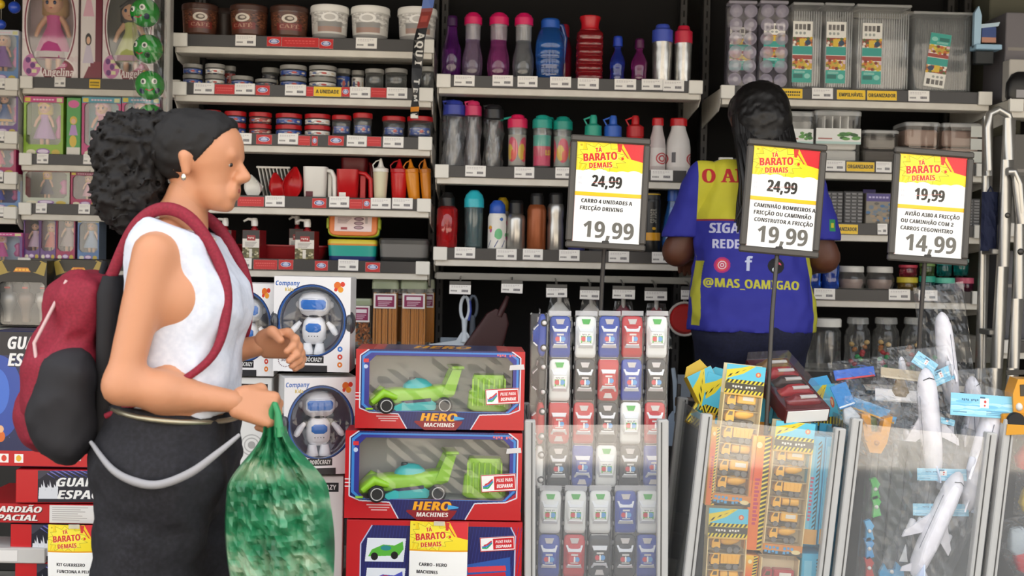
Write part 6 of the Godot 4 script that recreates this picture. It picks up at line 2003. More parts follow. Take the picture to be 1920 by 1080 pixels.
func truck_packs():
	var pr := truck_prints()
	truck_pack("tallest yellow truck pack standing out of the bin, blue header on top", Vector2(1364, 683), Vector2(1437, 688), Vector2(1370, 948), -3.36, pr, 6, "fbbb33")
	truck_pack("yellow truck pack behind the clear panel, right of the orange edge", Vector2(1456, 790), Vector2(1530, 794), Vector2(1466, 1042), -3.34, pr, 6, "fbbb33")
	truck_pack("yellow truck pack low in the bin under the tallest pack", Vector2(1330, 952), Vector2(1404, 956), Vector2(1354, 1185), -3.35, pr, 5, "fbbb33")
	truck_pack("pack of red trucks low in the middle of the bin", Vector2(1428, 1046), Vector2(1500, 1050), Vector2(1452, 1185), -3.34, pr, 2, "b8323a", false)
	flat_pack("orange hazard-striped pack edge between the two yellow packs", Vector2(1412, 816), Vector2(1449, 818), Vector2(1413, 1032), -3.36, pr[3], "e8a03a")
	flat_pack("orange hazard-striped pack edge low in the bin", Vector2(1398, 1040), Vector2(1424, 1042), Vector2(1392, 1185), -3.36, pr[3], "e8a03a")
	flat_pack("light blue pack edge with red lettering", Vector2(1520, 818), Vector2(1549, 820), Vector2(1516, 1022), -3.36, pr[4], "58c0e6")
	flat_pack("light blue pack edge next to the bin's right post", Vector2(1550, 820), Vector2(1576, 822), Vector2(1546, 1022), -3.36, pr[4], "58c0e6")
	flat_pack("light blue pack edge low beside the red truck pack", Vector2(1504, 1038), Vector2(1552, 1040), Vector2(1520, 1190), -3.36, pr[4], "58c0e6")
	flat_pack("yellow pack edge at the bin's left post", Vector2(1334, 800), Vector2(1352, 801), Vector2(1330, 948), -3.36, pr[3], "d8a83a")
	# a pack of dark red cars lying on top, its white end to the street
	var p := P(1500, 763, -3.39)
	var o := thing("toy_car_tray", "dark red tray of toy cars lying across the truck packs", "toy pack", p, "", Vector3(23, 12, 3))
	part(o, "carton", box(Vector3(0.135, 0.045, 0.3), 0.002), mat("55181c", 0.4), Vector3(0, 0, -0.1))
	part(o, "white_end", box(Vector3(0.125, 0.036, 0.003), 0.0005), mat("f0efec", 0.5), Vector3(0, 0, 0.051))
	for k in 5:
		var c := part(o, "toy_car", stack(prof([0, 0.9, 0.3, 1.0, 0.6, 0.7, 1.0, 0.5]), 0.11, 0.026, 4, 20, 0.04), mat(["7a1a22", "a8242c", "3a2a28", "a8242c", "7a5a2a"][k], 0.3), Vector3(0, 0.02, 0.01 - k * 0.052))
		part(c, "windshield", box(Vector3(0.05, 0.006, 0.012), 0.001), mat("d9d5d0", 0.2), Vector3(0.01, 0.024, 0.008))
	part(o, "film", box(Vector3(0.134, 0.03, 0.298), 0.003), clear("f0e8e8", 0.1), Vector3(0, 0.036, -0.1))
	# tilted pack corners sticking up behind
	var i := 0
	for q in [[1318, 720, "d8b634", 24.0], [1344, 730, "4ab0c8", -18.0], [1332, 760, "c9a82e", -30.0], [1540, 748, "3fa8dc", 8.0], [1548, 782, "d8c23a", -35.0], [1440, 768, "2f8ab4", 12.0], [1426, 756, "3a9cc0", -6.0]]:
		var c := P(q[0], q[1], -3.55)
		var t := thing("toy_truck_pack", ["yellow pack corner sticking up at the bin's left rear", "small blue pack flap at the bin's left rear", "yellow pack corner tilted over the left post", "blue pack top behind the dark red tray", "yellow and black pack corner right of the tray", "dark blue pack edge behind the tallest pack", "blue pack edge close to the sign pole"][i], "toy pack", c, "packs of toy trucks", Vector3(-14, 10 - i * 5, q[3]))
		part(t, "card", pbox(Vector3(0.085, 0.12, 0.03), 0.001), [mat(q[2], 0.4), pr[0]], Vector3(0, -0.02, 0))
		part(t, "flap", slab([[-0.04, 0.04], [0.04, 0.04], [0.03, 0.07], [-0.02, 0.066]], 0.001), mat(q[2], 0.4), Vector3(0, 0, -0.01))
		i += 1

func bag(o: Node3D, w: float, h: float, d: float, sd: int, at := Vector3.ZERO, amount := 0.02):
	part(o, "plastic_bag", crumpled(22, 14, func(u, v, side): return at + Vector3((u - 0.5) * w, (1.0 - v) * h, side * d * sqrt(maxf(0.0, sin(PI * u))) * pow(maxf(0.0, sin(PI * clampf(v, 0.02, 0.98))), 0.6)), amount, sd), clear("eef2f6", 0.05, 0.03))

func plane(parent: Node3D, L: float):
	# toy airliner, nose up along y, its back towards the street
	var white := mat("e9e7ee", 0.3)
	var rings := []
	for p in [[0.0, 0.02], [0.03, 0.05], [0.12, 0.085], [0.3, 0.1], [0.7, 0.1], [0.86, 0.09], [0.94, 0.065], [0.985, 0.035], [1.0, 0.01]]:
		rings.append(ring(p[1] * 1.8 * L, p[1] * 1.9 * L, 2, 20, p[0] * L))
	var o := part(parent, "fuselage", finish(loft(rings)), white)
	part(o, "cockpit_window", bar([Vector3(-0.05 * L, 0.9 * L, 0.06 * L), Vector3(0, 0.92 * L, 0.08 * L), Vector3(0.05 * L, 0.9 * L, 0.06 * L)], 0.004 * L, 6), mat("1c1d24", 0.3))
	for s in [-1, 1]:
		part(o, "window_line", bar([Vector3(s * 0.083 * L, 0.25 * L, 0.036 * L), Vector3(s * 0.083 * L, 0.76 * L, 0.036 * L)], 0.003 * L, 5), mat("6a6f80", 0.4))
		part(o, "wing", slab([[0.06, 0.6], [0.25, 0.34], [0.25, 0.28], [0.06, 0.4]].map(func(v): return [v[0] * s * L, v[1] * L]), 0.018 * L), white, Vector3(0, 0, -0.02 * L))
		part(o, "tailplane", slab([[0.02, 0.14], [0.14, 0.04], [0.14, 0.0], [0.02, 0.04]].map(func(v): return [v[0] * s * L, v[1] * L]), 0.012 * L), white)
		for k in [0.13, 0.2]:
			part(o, "engine", stack(prof([0, 0.6, 0.2, 1.0, 0.9, 1.0, 1.0, 0.7]), 0.055 * L, 0.12 * L, 2, 14), mat("cfd0d8", 0.3), Vector3(s * k * L, (0.44 - k * 0.5) * L, -0.045 * L))
	part(o, "tail_fin", slab([[0, 0.0], [0.12, 0.0], [0.12, 0.05], [0.02, 0.18], [0, 0.18]].map(func(v): return [v[0] * L, v[1] * L]), 0.012 * L), mat("c9d4ea", 0.3), Vector3(0, 0, 0.03 * L), Vector3(0, -90, 0))

func header_print() -> StandardMaterial3D:
	var im := img(384, 128, "8cd0ec")
	for k in 20:
		ell(im, (k * 53) % 384, 40 + (k * 31) % 70, 50, 9, ["a6ddf2", "76c2e4", "b8e4f4"][k % 3])
	scrawl(im, 66, 28, 104, 12, "3a6a8a")
	rect(im, 176, 20, 54, 56, "f2f0ee")
	ell(im, 208, 40, 8, 8, "d0403a")
	ell(im, 206, 62, 6, 6, "d0403a")
	for k in 3:
		rect(im, 216, 92 + k * 10, 150 - k * 18, 4, "5a90b0")
	rect(im, 14, 104, 84, 5, "4a80a0")
	return printed(im, 0.3)

func planes():
	var hd := header_print()
	var i := 0
	# nose pixel, tail pixel, depth, bag width
	for q in [[1765, 585, 1786, 760, -3.5, 0.15, 0.34, "bagged white toy plane rising highest, nose up below the third sign", 90],
			[1735, 690, 1752, 900, -3.38, 0.15, 0.36, "bagged white toy plane nose up at the bin's middle", 0],
			[1872, 742, 1806, 985, -3.36, 0.16, 0.38, "bagged white toy plane slanting under the blue header card", 60],
			[1800, 885, 1712, 1080, -3.335, 0.2, 0.36, "bagged white toy plane slanting low behind the clear panel", 12],
			[1822, 705, 1830, 880, -3.52, 0.14, 0.28, "bagged toy plane mostly behind the blue header card", 50]]:
		var a := P(q[0], q[1], q[4])
		var b := P(q[2], q[3], q[4])
		var up := a - b
		var o := thing("bagged_plane", q[7], "toy plane", b, "bagged toy planes", Vector3(0, 0, rad_to_deg(atan2(-up.x, up.y))))
		var L := minf(up.length(), 0.34)
		plane(o, L)
		var f: MeshInstance3D = o.get_child(0)
		f.rotation_degrees = Vector3(0, q[8], 0)
		f.position.y = up.length() - L
		bag(o, q[5], q[6] + 0.04, 0.045, 60 + i, Vector3(0, -0.02, 0))
		i += 1
	# header cards
	i = 0
	for q in [[1783, 739, 1901, 783, -3.33, 3.0, "light blue header card of a bagged plane across the bin's right side"], [1806, 572, 1822, 600, -3.49, -4.0, ""], [1712, 668, 1756, 694, -3.42, 34.0, "pale blue folded header card beside the sign pole"], [1738, 692, 1790, 720, -3.44, -24.0, "blue header card between the upright planes"], [1760, 784, 1790, 796, -3.37, 12.0, "small blue header corner below the upright plane"], [1720, 878, 1812, 902, -3.35, 0.0, "blue header card of the low slanting plane"], [1712, 944, 1816, 968, -3.35, 0.0, "lower blue band card of the low slanting plane"]]:
		var a := P(q[0], q[1], q[4])
		var b := P(q[2], q[3], q[4])
		if q[6]:
			var o := thing("header_card", q[6], "header card", (a + b) / 2.0, "blue header cards", Vector3(-8, 0, -q[5]))
			part(o, "card", pbox(Vector3(b.x - a.x, a.y - b.y, 0.0016), 0.0003), [mat("8cd0ec", 0.4), hd])
			part(o, "hang_hole", box(Vector3(0.016, 0.006, 0.0022), 0.001), mat("3a6a8a", 0.5), Vector3(0, (a.y - b.y) * 0.36, 0))
		i += 1
	# the other bagged toys in this bin
	var o := thing("bagged_toy", "bag with a black backing card and small green and blue toys", "toy pack", P(1668, 1090, -3.36), "bagged small toys", Vector3(0, 0, -4))
	part(o, "backing_card", box(Vector3(0.16, 0.4, 0.003), 0.001), mat("39403e", 0.5), Vector3(0, 0.2, -0.02))
	for k in 4:
		part(o, "card_slot", box(Vector3(0.004, 0.38, 0.006), 0.001), mat("1e2322", 0.5), Vector3(-0.06 + k * 0.04, 0.2, -0.017))
	for q in [[-0.07, 0.26, "3fae46", 0], [-0.062, 0.21, "49b850", 0], [-0.075, 0.14, "4aa6d8", 0], [-0.07, 0.09, "3a90c8", 0], [-0.065, 0.035, "b83a34", 0], [0.0, 0.03, "3f9fd0", 1]]:
		var t := part(o, "toy_piece", slab([[-0.012, -0.03], [0.012, -0.026], [0.008, 0.0], [0.016, 0.012], [0.006, 0.032], [-0.01, 0.028], [-0.006, 0.006]] if q[3] == 0 else [[-0.035, -0.02], [0.035, -0.02], [0.035, 0.0], [0.018, 0.024], [0.01, 0.004], [-0.01, 0.004], [-0.018, 0.024], [-0.035, 0.0]], 0.014), mat(q[2], 0.35), Vector3(q[0], q[1], 0.0), Vector3(0, 0, 12))
		part(t, "stud", ball(0.006, 0.006, 0.006, 8), mat("d8d6d0", 0.4), Vector3(0, 0.0, 0.01))
	part(o, "paper_plane", slab([[0, 0], [0.024, 0.0], [0.014, 0.05]], 0.003), mat("d9dcdc", 0.5), Vector3(0.02, 0.06, 0.004))
	bag(o, 0.2, 0.44, 0.03, 71, Vector3(0, -0.01, 0))
	o = thing("bagged_toy", "bag with an orange claw-shaped toy over the bin's front edge", "toy pack", P(1640, 842, -3.36), "bagged small toys")
	part(o, "claw", slab([[-0.045, 0.1], [-0.02, 0.1], [-0.015, 0.05], [0.012, 0.05], [0.02, 0.09], [0.044, 0.095], [0.03, 0.02], [0.014, -0.01], [-0.018, -0.008], [-0.034, 0.03]], 0.03), mat("e09a28", 0.35))
	part(o, "claw_bolt", ball(0.008, 0.008, 0.006, 10), mat("b87818", 0.35), Vector3(0, 0.02, 0.016))
	bag(o, 0.16, 0.2, 0.035, 72, Vector3(-0.01, -0.05, 0), 0.03)
	i = 0
	for q in [[1602, 700, "bag with a bright blue printed top lying at the bin's left", 0.12, 0.03, 8.0, "2f62c0"], [1690, 702, "bag with a pale card lying behind the sign pole", 0.12, 0.03, -6.0, "b8a88c"], [1680, 742, "bag with a white card lying across the bin", 0.12, 0.036, -3.0, "e6e4e4"], [1640, 770, "blue and orange header card slanting down in its bag", 0.13, 0.035, -20.0, "4aa6e0"], [1580, 742, "bag with a round blue card leaning on the left post", 0.05, 0.07, 20.0, "2f7fc0"]]:
		var t := thing("bagged_toy", q[2], "toy pack", P(q[0], q[1], -3.43 + 0.015 * i), "bagged small toys", Vector3(-20, 0, q[5]))
		var c := part(t, "card", box(Vector3(q[3], q[4], 0.003), 0.001), mat(q[6], 0.4))
		part(c, "card_edge", box(Vector3(q[3] * 0.96, 0.006, 0.0036), 0.001), mat(["c83a3a", "d9cdb4", "c9c6c2", "e8b43a", "d8e4ea"][i], 0.4), Vector3(0, -q[4] * 0.42, 0))
		part(t, "toy_piece", stack(prof([0, 0.6, 0.3, 1.0, 1.0, 0.5]), 0.05, 0.05, 4, 16, 0.03), mat(["3a3f44", "8d7a5c", "5a5f62", "4a6a3a", "c8ccd0"][i], 0.5), Vector3(0.0, -q[4] / 2.0 - 0.05, -0.01))
		bag(t, q[3] * 1.35, 0.17, 0.04, 80 + i, Vector3(0.01, -0.13, 0), 0.05)
		i += 1
	o = thing("plane_nose_bag", "small bagged plane nose peeking beside the sign pole", "toy plane", P(1698, 745, -3.46), "bagged toy planes", Vector3(0, 0, 8))
	plane(o, 0.12)
	bag(o, 0.08, 0.15, 0.025, 95)
	# loose jumble in the depth of the bin
	for k in 10:
		var t := thing("bagged_toy", "%s dull bagged toy deep in the plane bin, counted from its left post" % ORD[k], "toy pack", P(1622 + k * 25, 800 + (k % 3) * 26, -3.58), "dull bagged toys deep in the bin", Vector3(-10, 0, (k * 37) % 50 - 25))
		part(t, "card", box(Vector3(0.06, 0.1, 0.01), 0.002), mat(["6a7074", "8fa0ac", "4a4f50", "b8c4cc", "5a6a58"][k % 5], 0.5), Vector3(0, -0.03, 0))
		bag(t, 0.1, 0.16, 0.03, 110 + k, Vector3(0, -0.1, 0), 0.04)
	# the orange truck in the last bin
	o = thing("toy_digger", "orange toy truck on top of the last bin at the right edge", "toy truck", P(1925, 800, -3.35), "", Vector3(0, -8, 4))
	part(o, "chassis", box(Vector3(0.16, 0.03, 0.1), 0.004), mat("c98a20", 0.35), Vector3(0, 0.03, 0))
	var cab := part(o, "cab", slab([[-0.045, 0.04], [0.06, 0.04], [0.06, 0.135], [-0.03, 0.14], [-0.045, 0.1]], 0.08), mat("e09a1e", 0.3))
	part(cab, "window", box(Vector3(0.03, 0.035, 0.082), 0.002), mat("2a2418", 0.2), Vector3(-0.012, 0.108, 0))
	part(cab, "headlight", ball(0.01, 0.012, 0.01, 10), mat("e6e2da", 0.3), Vector3(-0.03, 0.062, 0.04))
	part(o, "shovel", slab([[-0.075, 0.0], [0.04, 0.0], [0.04, 0.02], [-0.07, 0.03]], 0.11), mat("d9981e", 0.35), Vector3(0, -0.012, 0.01))
	for x in [-0.045, 0.045]:
		part(o, "wheel", stack(prof([0, 0.9, 0.2, 1.0, 0.8, 1.0, 1.0, 0.9]), 0.05, 0.02), mat("1a1a1a", 0.6), Vector3(x, 0.024, 0.042), Vector3(90, 0, 0))
	part(o, "name_strip", box(Vector3(0.1, 0.014, 0.003), 0.0005), mat("1c1b1a", 0.4), Vector3(0.0, 0.155, 0.0))
	i = 0
	for q in [[1902, 880, "c23a34"], [1916, 960, "d8b83a"], [1900, 1040, "b8c4cc"], [1918, 1070, "c8323a"]]:
		var t := thing("bagged_toy", "%s bagged toy inside the last bin at the right edge" % ["red", "yellow", "pale", "crimson"][i], "toy pack", P(q[0] + 16, q[1], -3.38), "bagged small toys", Vector3(0, 0, i * 17 - 20))
		part(t, "toy_piece", stack(prof([0, 0.6, 0.3, 1.0, 0.7, 0.8, 1.0, 0.5]), 0.07, 0.08, 4, 16, 0.04), mat(q[2], 0.35))
		bag(t, 0.1, 0.12, 0.03, 130 + i, Vector3(0, -0.01, 0), 0.04)
		i += 1

func rack_between():
	# slim dark wire rack seen in the gap between the car bin and the truck bin
	var a := P(1290, 720, -3.75)
	var o := thing("wire_rack", "dark slim rack of slotted trays in the gap between two bins", "rack", Vector3(a.x, FLOOR, -3.75))
	var h := a.y - FLOOR
	for x in [-0.04, 0.04]:
		part(o, "post", box(Vector3(0.012, h, 0.012), 0.002), mat("3a3836", 0.5), Vector3(x, h / 2.0, 0), Vector3(0, 0, -2))
	for k in 10:
		part(o, "tray", box(Vector3(0.07, 0.03, 0.05), 0.003), mat("7a6a5c", 0.6), Vector3(0.0, h - 0.06 - k * 0.05, -0.01))

# ---------------------------------------------------------------- dolls
func doll(parent: Node3D, at: Vector3, H: float, dress: String, hair: String, skin := "d8a888", hem := "", called := "doll"):
	var sk := mat(skin, 0.45)
	var o := part(parent, called, stack(prof([0, 1.0, 0.06, 0.98, 0.4, 0.7, 0.72, 0.36, 0.8, 0.34, 0.95, 0.42, 1.0, 0.3]), 0.44 * H, 0.5 * H, 2, 20, 0.3 * H, true, true, 7, 0.04), mat(dress, 0.6), at + Vector3(0, 0.22 * H, 0))
	part(o, "head", ball(0.115 * H, 0.13 * H, 0.11 * H, 16), sk, Vector3(0, 0.62 * H, 0.01 * H))
	part(o, "hair", stack(prof([0, 0.7, 0.15, 1.0, 0.6, 1.0, 0.85, 0.8, 1.0, 0.3]), 0.3 * H, 0.32 * H, 2, 18, 0.22 * H), mat(hair, 0.5), Vector3(0, 0.46 * H, -0.045 * H))
	part(o, "fringe", bar([Vector3(-0.11 * H, 0.66 * H, 0.05 * H), Vector3(0, 0.74 * H, 0.09 * H), Vector3(0.11 * H, 0.66 * H, 0.05 * H)], 0.035 * H), mat(hair, 0.5))
	for s in [-1, 1]:
		part(o, "eye", ball(0.02 * H, 0.024 * H, 0.01 * H, 8), mat("2a3a5a", 0.2), Vector3(s * 0.042 * H, 0.62 * H, 0.112 * H))
		part(o, "arm", bar([Vector3(s * 0.08 * H, 0.47 * H, 0), Vector3(s * 0.15 * H, 0.36 * H, 0.03 * H), Vector3(s * 0.19 * H, 0.24 * H, 0.05 * H)], [0.035 * H, 0.03 * H, 0.022 * H]), sk)
		part(o, "leg", bar([Vector3(s * 0.06 * H, 0.02 * H, 0), Vector3(s * 0.06 * H, -0.2 * H, 0.01 * H)], [0.04 * H, 0.03 * H]), sk)
	part(o, "mouth", ball(0.018 * H, 0.006 * H, 0.006 * H, 8), mat("b04a50", 0.4), Vector3(0, 0.56 * H, 0.108 * H))
	if hem:
		part(o, "hem", stack(prof([0, 1.0, 0.0, -1.03, 1.0, -1.0, 1.0, 0.9]), 0.44 * H, 0.07 * H, 2, 20, 0.3 * H, false, false), mat(hem, 0.6))

func doll_carton(label: String, l: float, r: float, top: float, y0: float, z: float, pr: Material, side: String, inner: String, win: String, dress: String, hair: String, hem := "", turn := 0.0, extras := 1) -> Node3D:
	var s := slot(l, r, top, y0, z)
	var w: float = s.w
	var h: float = s.h
	var d := 0.1
	var o := thing("doll_carton", label, "doll carton", Vector3(s.x, y0, z - d / 2.0), "boxed dolls", Vector3(0, turn, 0))
	var pts := []
	if win == "oval":
		for k in 32:
			pts.append([cos(TAU * k / 32.0) * w * 0.42, sin(TAU * k / 32.0) * h * 0.44])
	else:
		pts = octagon(-0.44 * w, 0.44 * w, -0.34 * h, 0.38 * h, 0.012)
	part(o, "carton", window_carton(Vector3(w, h, d), pts, Vector2(0, 0.02 * h)), [mat(side, 0.4), pr], Vector3(0, h / 2.0, 0))
	part(o, "backing_card", box(Vector3(w - 0.006, h - 0.006, 0.002), 0.0), mat(inner, 0.6), Vector3(0, h / 2.0, -d * 0.3))
	var H := minf(h * 0.86, w * (1.6 if win == "oval" else 2.1))
	if w > h:
		H = h * 0.86
	doll(o, Vector3(-0.06 * w if extras else 0.0, h * (0.02 if win == "oval" else 0.1), 0.005), H, dress, hair, "d8a888", hem)
	if extras:
		part(o, "accessory", stack(prof([0, 0.6, 0.2, 1.0, 0.5, 0.5, 0.8, 0.9, 1.0, 0.3]), w * 0.2, h * 0.4, 2, 14), mat("c05a9a", 0.4), Vector3(w * 0.3, h * 0.3, 0))
	part(o, "window_film", box(Vector3(w * 0.95, h * 0.94, 0.0005), 0.0), clear("f4f4f6", 0.08), Vector3(0, h / 2.0, d / 2.0 - 0.006))
	return o

func build_dolls():
	var z := -5.03
	# prints
	var im := img(320, 480, "e6dcdc")
	for k in 40:
		ell(im, rng.randi_range(0, 320), rng.randi_range(0, 480), 16, 14, ["efe6e6", "dcc8cc", "e2d2d4"][k % 3])
	ell(im, 160, 232, 148, 226, "7a1c34")
	ell(im, 160, 232, 140, 217, "e9dfe0")
	ell(im, 58, 420, 52, 52, "c87ab0")
	for q in [[36, 396], [62, 420], [40, 446]]:
		ell(im, q[0], q[1], 15, 13, "6a2a7a")
		rect(im, q[0] + 16, q[1] - 8, 28, 16, "e2dcae")
	ell(im, 206, 440, 100, 60, "f0e8e8")
	ell(im, 206, 442, 92, 54, "7d1a30")
	ell(im, 200, 416, 60, 18, "c65a8a")
	text(im, "Collection", 200, 424, 24, "f4e6ec", "serif", 0.8)
	text(im, "Angelina", 206, 466, 48, "f2eae8", "serif", 0.85, 0.12, 0.0, 1)
	var ang := printed(im, 0.3)
	im = img(160, 480, "e4dcda")
	rect(im, 112, 0, 48, 480, "6d1530")
	poly(im, [[20, 480], [80, 400], [160, 400], [160, 480]], "7d1a34")
	text(im, "Angelina", 80, 26, 26, "8d2a44", "serif", 0.8)
	for q in [[90, "d8b45a", "e0b0c0"], [300, "2a2426", "d0c6d8"]]:
		ell(im, 60, q[0], 24, 28, q[1])
		ell(im, 60, q[0] + 4, 15, 17, "e0b496")
		poly(im, [[44, q[0] + 26], [76, q[0] + 26], [104, q[0] + 106], [16, q[0] + 106]], q[2])
		rect(im, 44, q[0] + 106, 10, 16, "e6e2e0")
		rect(im, 66, q[0] + 106, 10, 16, "e6e2e0")
	var angside := printed(im, 0.3)
	var pr := {}
	for q in [["green", "8fb83a", "c2337a"], ["pink", "c2407e", "4a9ab0"], ["red", "b8bfb0", "b0242c"], ["magenta", "a82a5c", "8a1f4a"], ["purple", "6a4a8c", "c23a8a"], ["blue", "5a82b8", "d8dce4"]]:
		im = img(256, 384, q[1])
		rect(im, 0, 0, 256, 40, q[2])
		rect(im, 6, 8, 36, 26, "d8c23a")
		rect(im, 212, 8, 36, 26, "d8d8a0")
		for k in 7:
			rect(im, 60 + k * 20, 16, 15, 9, "e9c8d8")
		rect(im, 0, 334, 256, 50, q[1])
		ell(im, 128, 362, 46, 22, "8a5aa8")
		ell(im, 128, 360, 36, 14, "e0d0ea")
		ell(im, 50, 366, 30, 18, "e2dcc4")
		ell(im, 210, 366, 28, 20, "c8b040")
		pr[q[0]] = printed(im, 0.3)
	doll_carton("pale doll carton with an oval window, doll in pink dress", 43, 148, -52, YD[0], z, ang, "d9cfcf", "b8a4a6", "oval", "d0549a", "b08a5a", "e2d8da", 0, 0)
	var s := slot(152, 193, -52, YD[0], z)
	var o := thing("doll_carton", "side of a doll carton printed with two dolls on a maroon edge", "doll carton", Vector3(s.x, s.y, z - 0.06), "boxed dolls")
	part(o, "carton", pbox(Vector3(s.w, s.h, 0.12), 0.002), [mat("6d1530", 0.4), angside], Vector3(0, s.h / 2.0, 0))
	part(o, "top_flap", box(Vector3(s.w * 0.8, 0.02, 0.002), 0.0), mat("d9cfcf", 0.5), Vector3(0, s.h + 0.01, -0.05))
	doll_carton("pale doll carton with an oval window, doll in lime dress", 194, 290, -52, YD[0], z, ang, "d9cfcf", "5a5a50", "oval", "c2cc7a", "241f1f", "c8a8b8", 0, 0)
	doll_carton("green and pink doll carton, yellow-haired doll in lilac", 45, 119, 181, YD[1], z, pr["green"], "8fb83a", "7a8a5a", "box", "b08ac4", "d0b030")
	s = slot(125, 152, 183, YD[1], z)
	im = img(96, 384, "4aa04a")
	ell(im, 48, 40, 40, 26, "d85a9a")
	ell(im, 48, 150, 26, 28, "d8b43a")
	ell(im, 48, 156, 16, 18, "e0b496")
	poly(im, [[32, 180], [64, 180], [80, 250], [16, 250]], "b890cc")
	ell(im, 46, 290, 26, 40, "d8b83a")
	rect(im, 0, 330, 96, 54, "dcdad4")
	o = thing("doll_carton", "narrow green side of a doll carton with a yellow animal picture", "doll carton", Vector3(s.x, s.y, z - 0.06), "boxed dolls")
	part(o, "carton", pbox(Vector3(s.w, s.h, 0.12), 0.002), [mat("4a9048", 0.4), printed(im, 0.3)], Vector3(0, s.h / 2.0, 0))
	part(o, "top_flap", box(Vector3(s.w * 0.8, 0.014, 0.002), 0.0), mat("4a9048", 0.5), Vector3(0, s.h + 0.007, -0.05))
	doll_carton("pink-topped doll carton, doll in pink dress on turquoise", 154, 227, 182, YD[1], z, pr["pink"], "c2407e", "3a8fa0", "box", "c87a9a", "d8a0b0", "d8c8d4")
	doll_carton("pink-topped doll carton beside the green balls", 229, 300, 182, YD[1], z, pr["pink"], "c2407e", "3a8fa0", "box", "c87a9a", "d8a0b0", "d8c8d4")
	doll_carton("wide red-topped carton, yellow-haired doll in navy", 43, 131, 315, YD[2], z, pr["red"], "b0242c", "6a6a5a", "box", "2a2f4a", "d0a830")
	doll_carton("small magenta carton with a blonde doll", 133, 188, 323, YD[2], z, pr["magenta"], "8a1f4a", "5a1c38", "box", "c88aa0", "b8924a", "", 0, 0)
	doll_carton("carton on the third doll shelf behind the passer-by's hair", 196, 262, 318, YD[2], z, pr["purple"], "6a4a8c", "4a3a5a", "box", "b090b8", "6a4a2a")
	var i := 0
	for q in [[45, 75, "c9b0c8", "2a201e"], [76, 105, "c8564a", "b88a4a"], [106, 141, "9a8a8c", "3a2c26"]]:
		doll_carton(["slim doll carton, dark-haired doll in lilac", "slim doll carton, blonde doll in coral dress", "slim doll carton with pink edge, brunette doll"][i], q[0], q[1], 402, YD[3], z, pr["magenta"] if i == 2 else pr["purple"], "8a4a70", "55484c", "box", q[2], q[3], "", 0, 0)
		i += 1
	doll_carton("pale blue carton with a doll in blue suit", 146, 186, 410, YD[3], z, pr["blue"], "8a9ab0", "4a5a70", "box", "8fa8c4", "a08050", "", 0, 0)
	# far left unit
	var ze := -5.01
	doll_carton("doll carton with purple comb at the far left", -30, 35, 56, YE[0], ze, pr["blue"], "c8cad4", "5a7a94", "box", "8a5aa8", "c8a890")
	doll_carton("carton with a black-haired doll in blue and gold", -24, 34, 170, YE[1], ze, pr["purple"], "dcd4e0", "c8c0d0", "box", "2f5a9a", "15131a", "c89a3a")
	doll_carton("small pink carton at the far left edge", -40, 30, 262, YE[2], ze, pr["magenta"], "c22a72", "3a5a7a", "box", "c03a6a", "8a5a3a")
	doll_carton("blue and white carton with a round blue toy", -44, 38, 337, YE[3], ze, pr["blue"], "d0d6e2", "2a3a8a", "box", "2438a8", "8a98b8")
	doll_carton("pink and pale blue toy carton low at the far left", -40, 42, 436, YE[4], ze, pr["purple"], "c84a9a", "a8c4dc", "box", "c84a9a", "e0c0d0")
	# gold and black mask carton under the far left unit
	var zg := -4.1
	im = img(384, 512, "17150f")
	for q in [[[0, 20], [50, 0], [110, 90], [20, 120]], [[384, 20], [334, 0], [274, 90], [364, 120]]]:
		poly(im, q, "9c8538")
	poly(im, [[40, 10], [344, 10], [300, 90], [84, 90]], "1a1810")
	poly(im, [[126, 90], [150, 56], [240, 56], [262, 90]], "c87a26")
	for k in 4:
		rect(im, 140 + k * 28, 66, 20, 16, "e8b23a")
	rect(im, 0, 120, 384, 392, "1c1a18")
	s = slot(-6, 88, 488, P(40, 612, zg).y, zg)
	o = thing("toy_carton", "black and gold toy carton with grey robot figures", "toy carton", Vector3(s.x, s.y, zg - 0.06), "black and gold toy cartons")
	part(o, "carton", window_carton(Vector3(s.w, s.h, 0.12), octagon(-0.46 * s.w, 0.46 * s.w, -0.44 * s.h, 0.22 * s.h, 0.01), Vector2(0, -0.05 * s.h)), [mat("1a1812", 0.4), printed(im, 0.3)], Vector3(0, s.h / 2.0, 0))
	for k in 3:
		var f := part(o, "robot_figure", stack(prof([0, 0.5, 0.3, 0.6, 0.5, 1.0, 0.72, 0.9, 0.76, 0.4, 0.9, 0.5, 1.0, 0.3]), 0.055, s.h * 0.6, 3, 16, 0.04), mat(["8a8884", "5a4a40", "9a948c"][k], 0.3, 0.5), Vector3((k - 1) * 0.06, s.h * 0.06, 0.015))
		part(f, "visor", box(Vector3(0.018, 0.006, 0.006), 0.001), mat("b8321e", 0.3), Vector3(0, s.h * 0.52, 0.014))
	part(o, "window_film", box(Vector3(s.w * 0.95, s.h * 0.8, 0.0005), 0.0), clear("f2f2f2", 0.08), Vector3(0, s.h * 0.42, 0.05))
	s = slot(96, 190, 486, P(140, 620, zg).y, zg - 0.05)
	o = thing("toy_carton", "black carton with orange lettering behind the red backpack", "toy carton", Vector3(s.x, s.y, zg - 0.12), "black and gold toy cartons")
	part(o, "carton", pbox(Vector3(s.w, s.h, 0.1), 0.002), [mat("141210", 0.4), printed(im, 0.3)], Vector3(0, s.h / 2.0, 0))
	part(o, "seal", box(Vector3(0.02, 0.02, 0.0008), 0.0), mat("c8c2b0", 0.4), Vector3(s.w * 0.38, s.h * 0.1, 0.0505))
	var st := thing("display_stand", "dark low stand carrying the black and gold cartons", "stand", Vector3(P(90, 700, zg).x, FLOOR, zg - 0.1))
	var top := P(40, 613, zg).y - FLOOR - 0.002
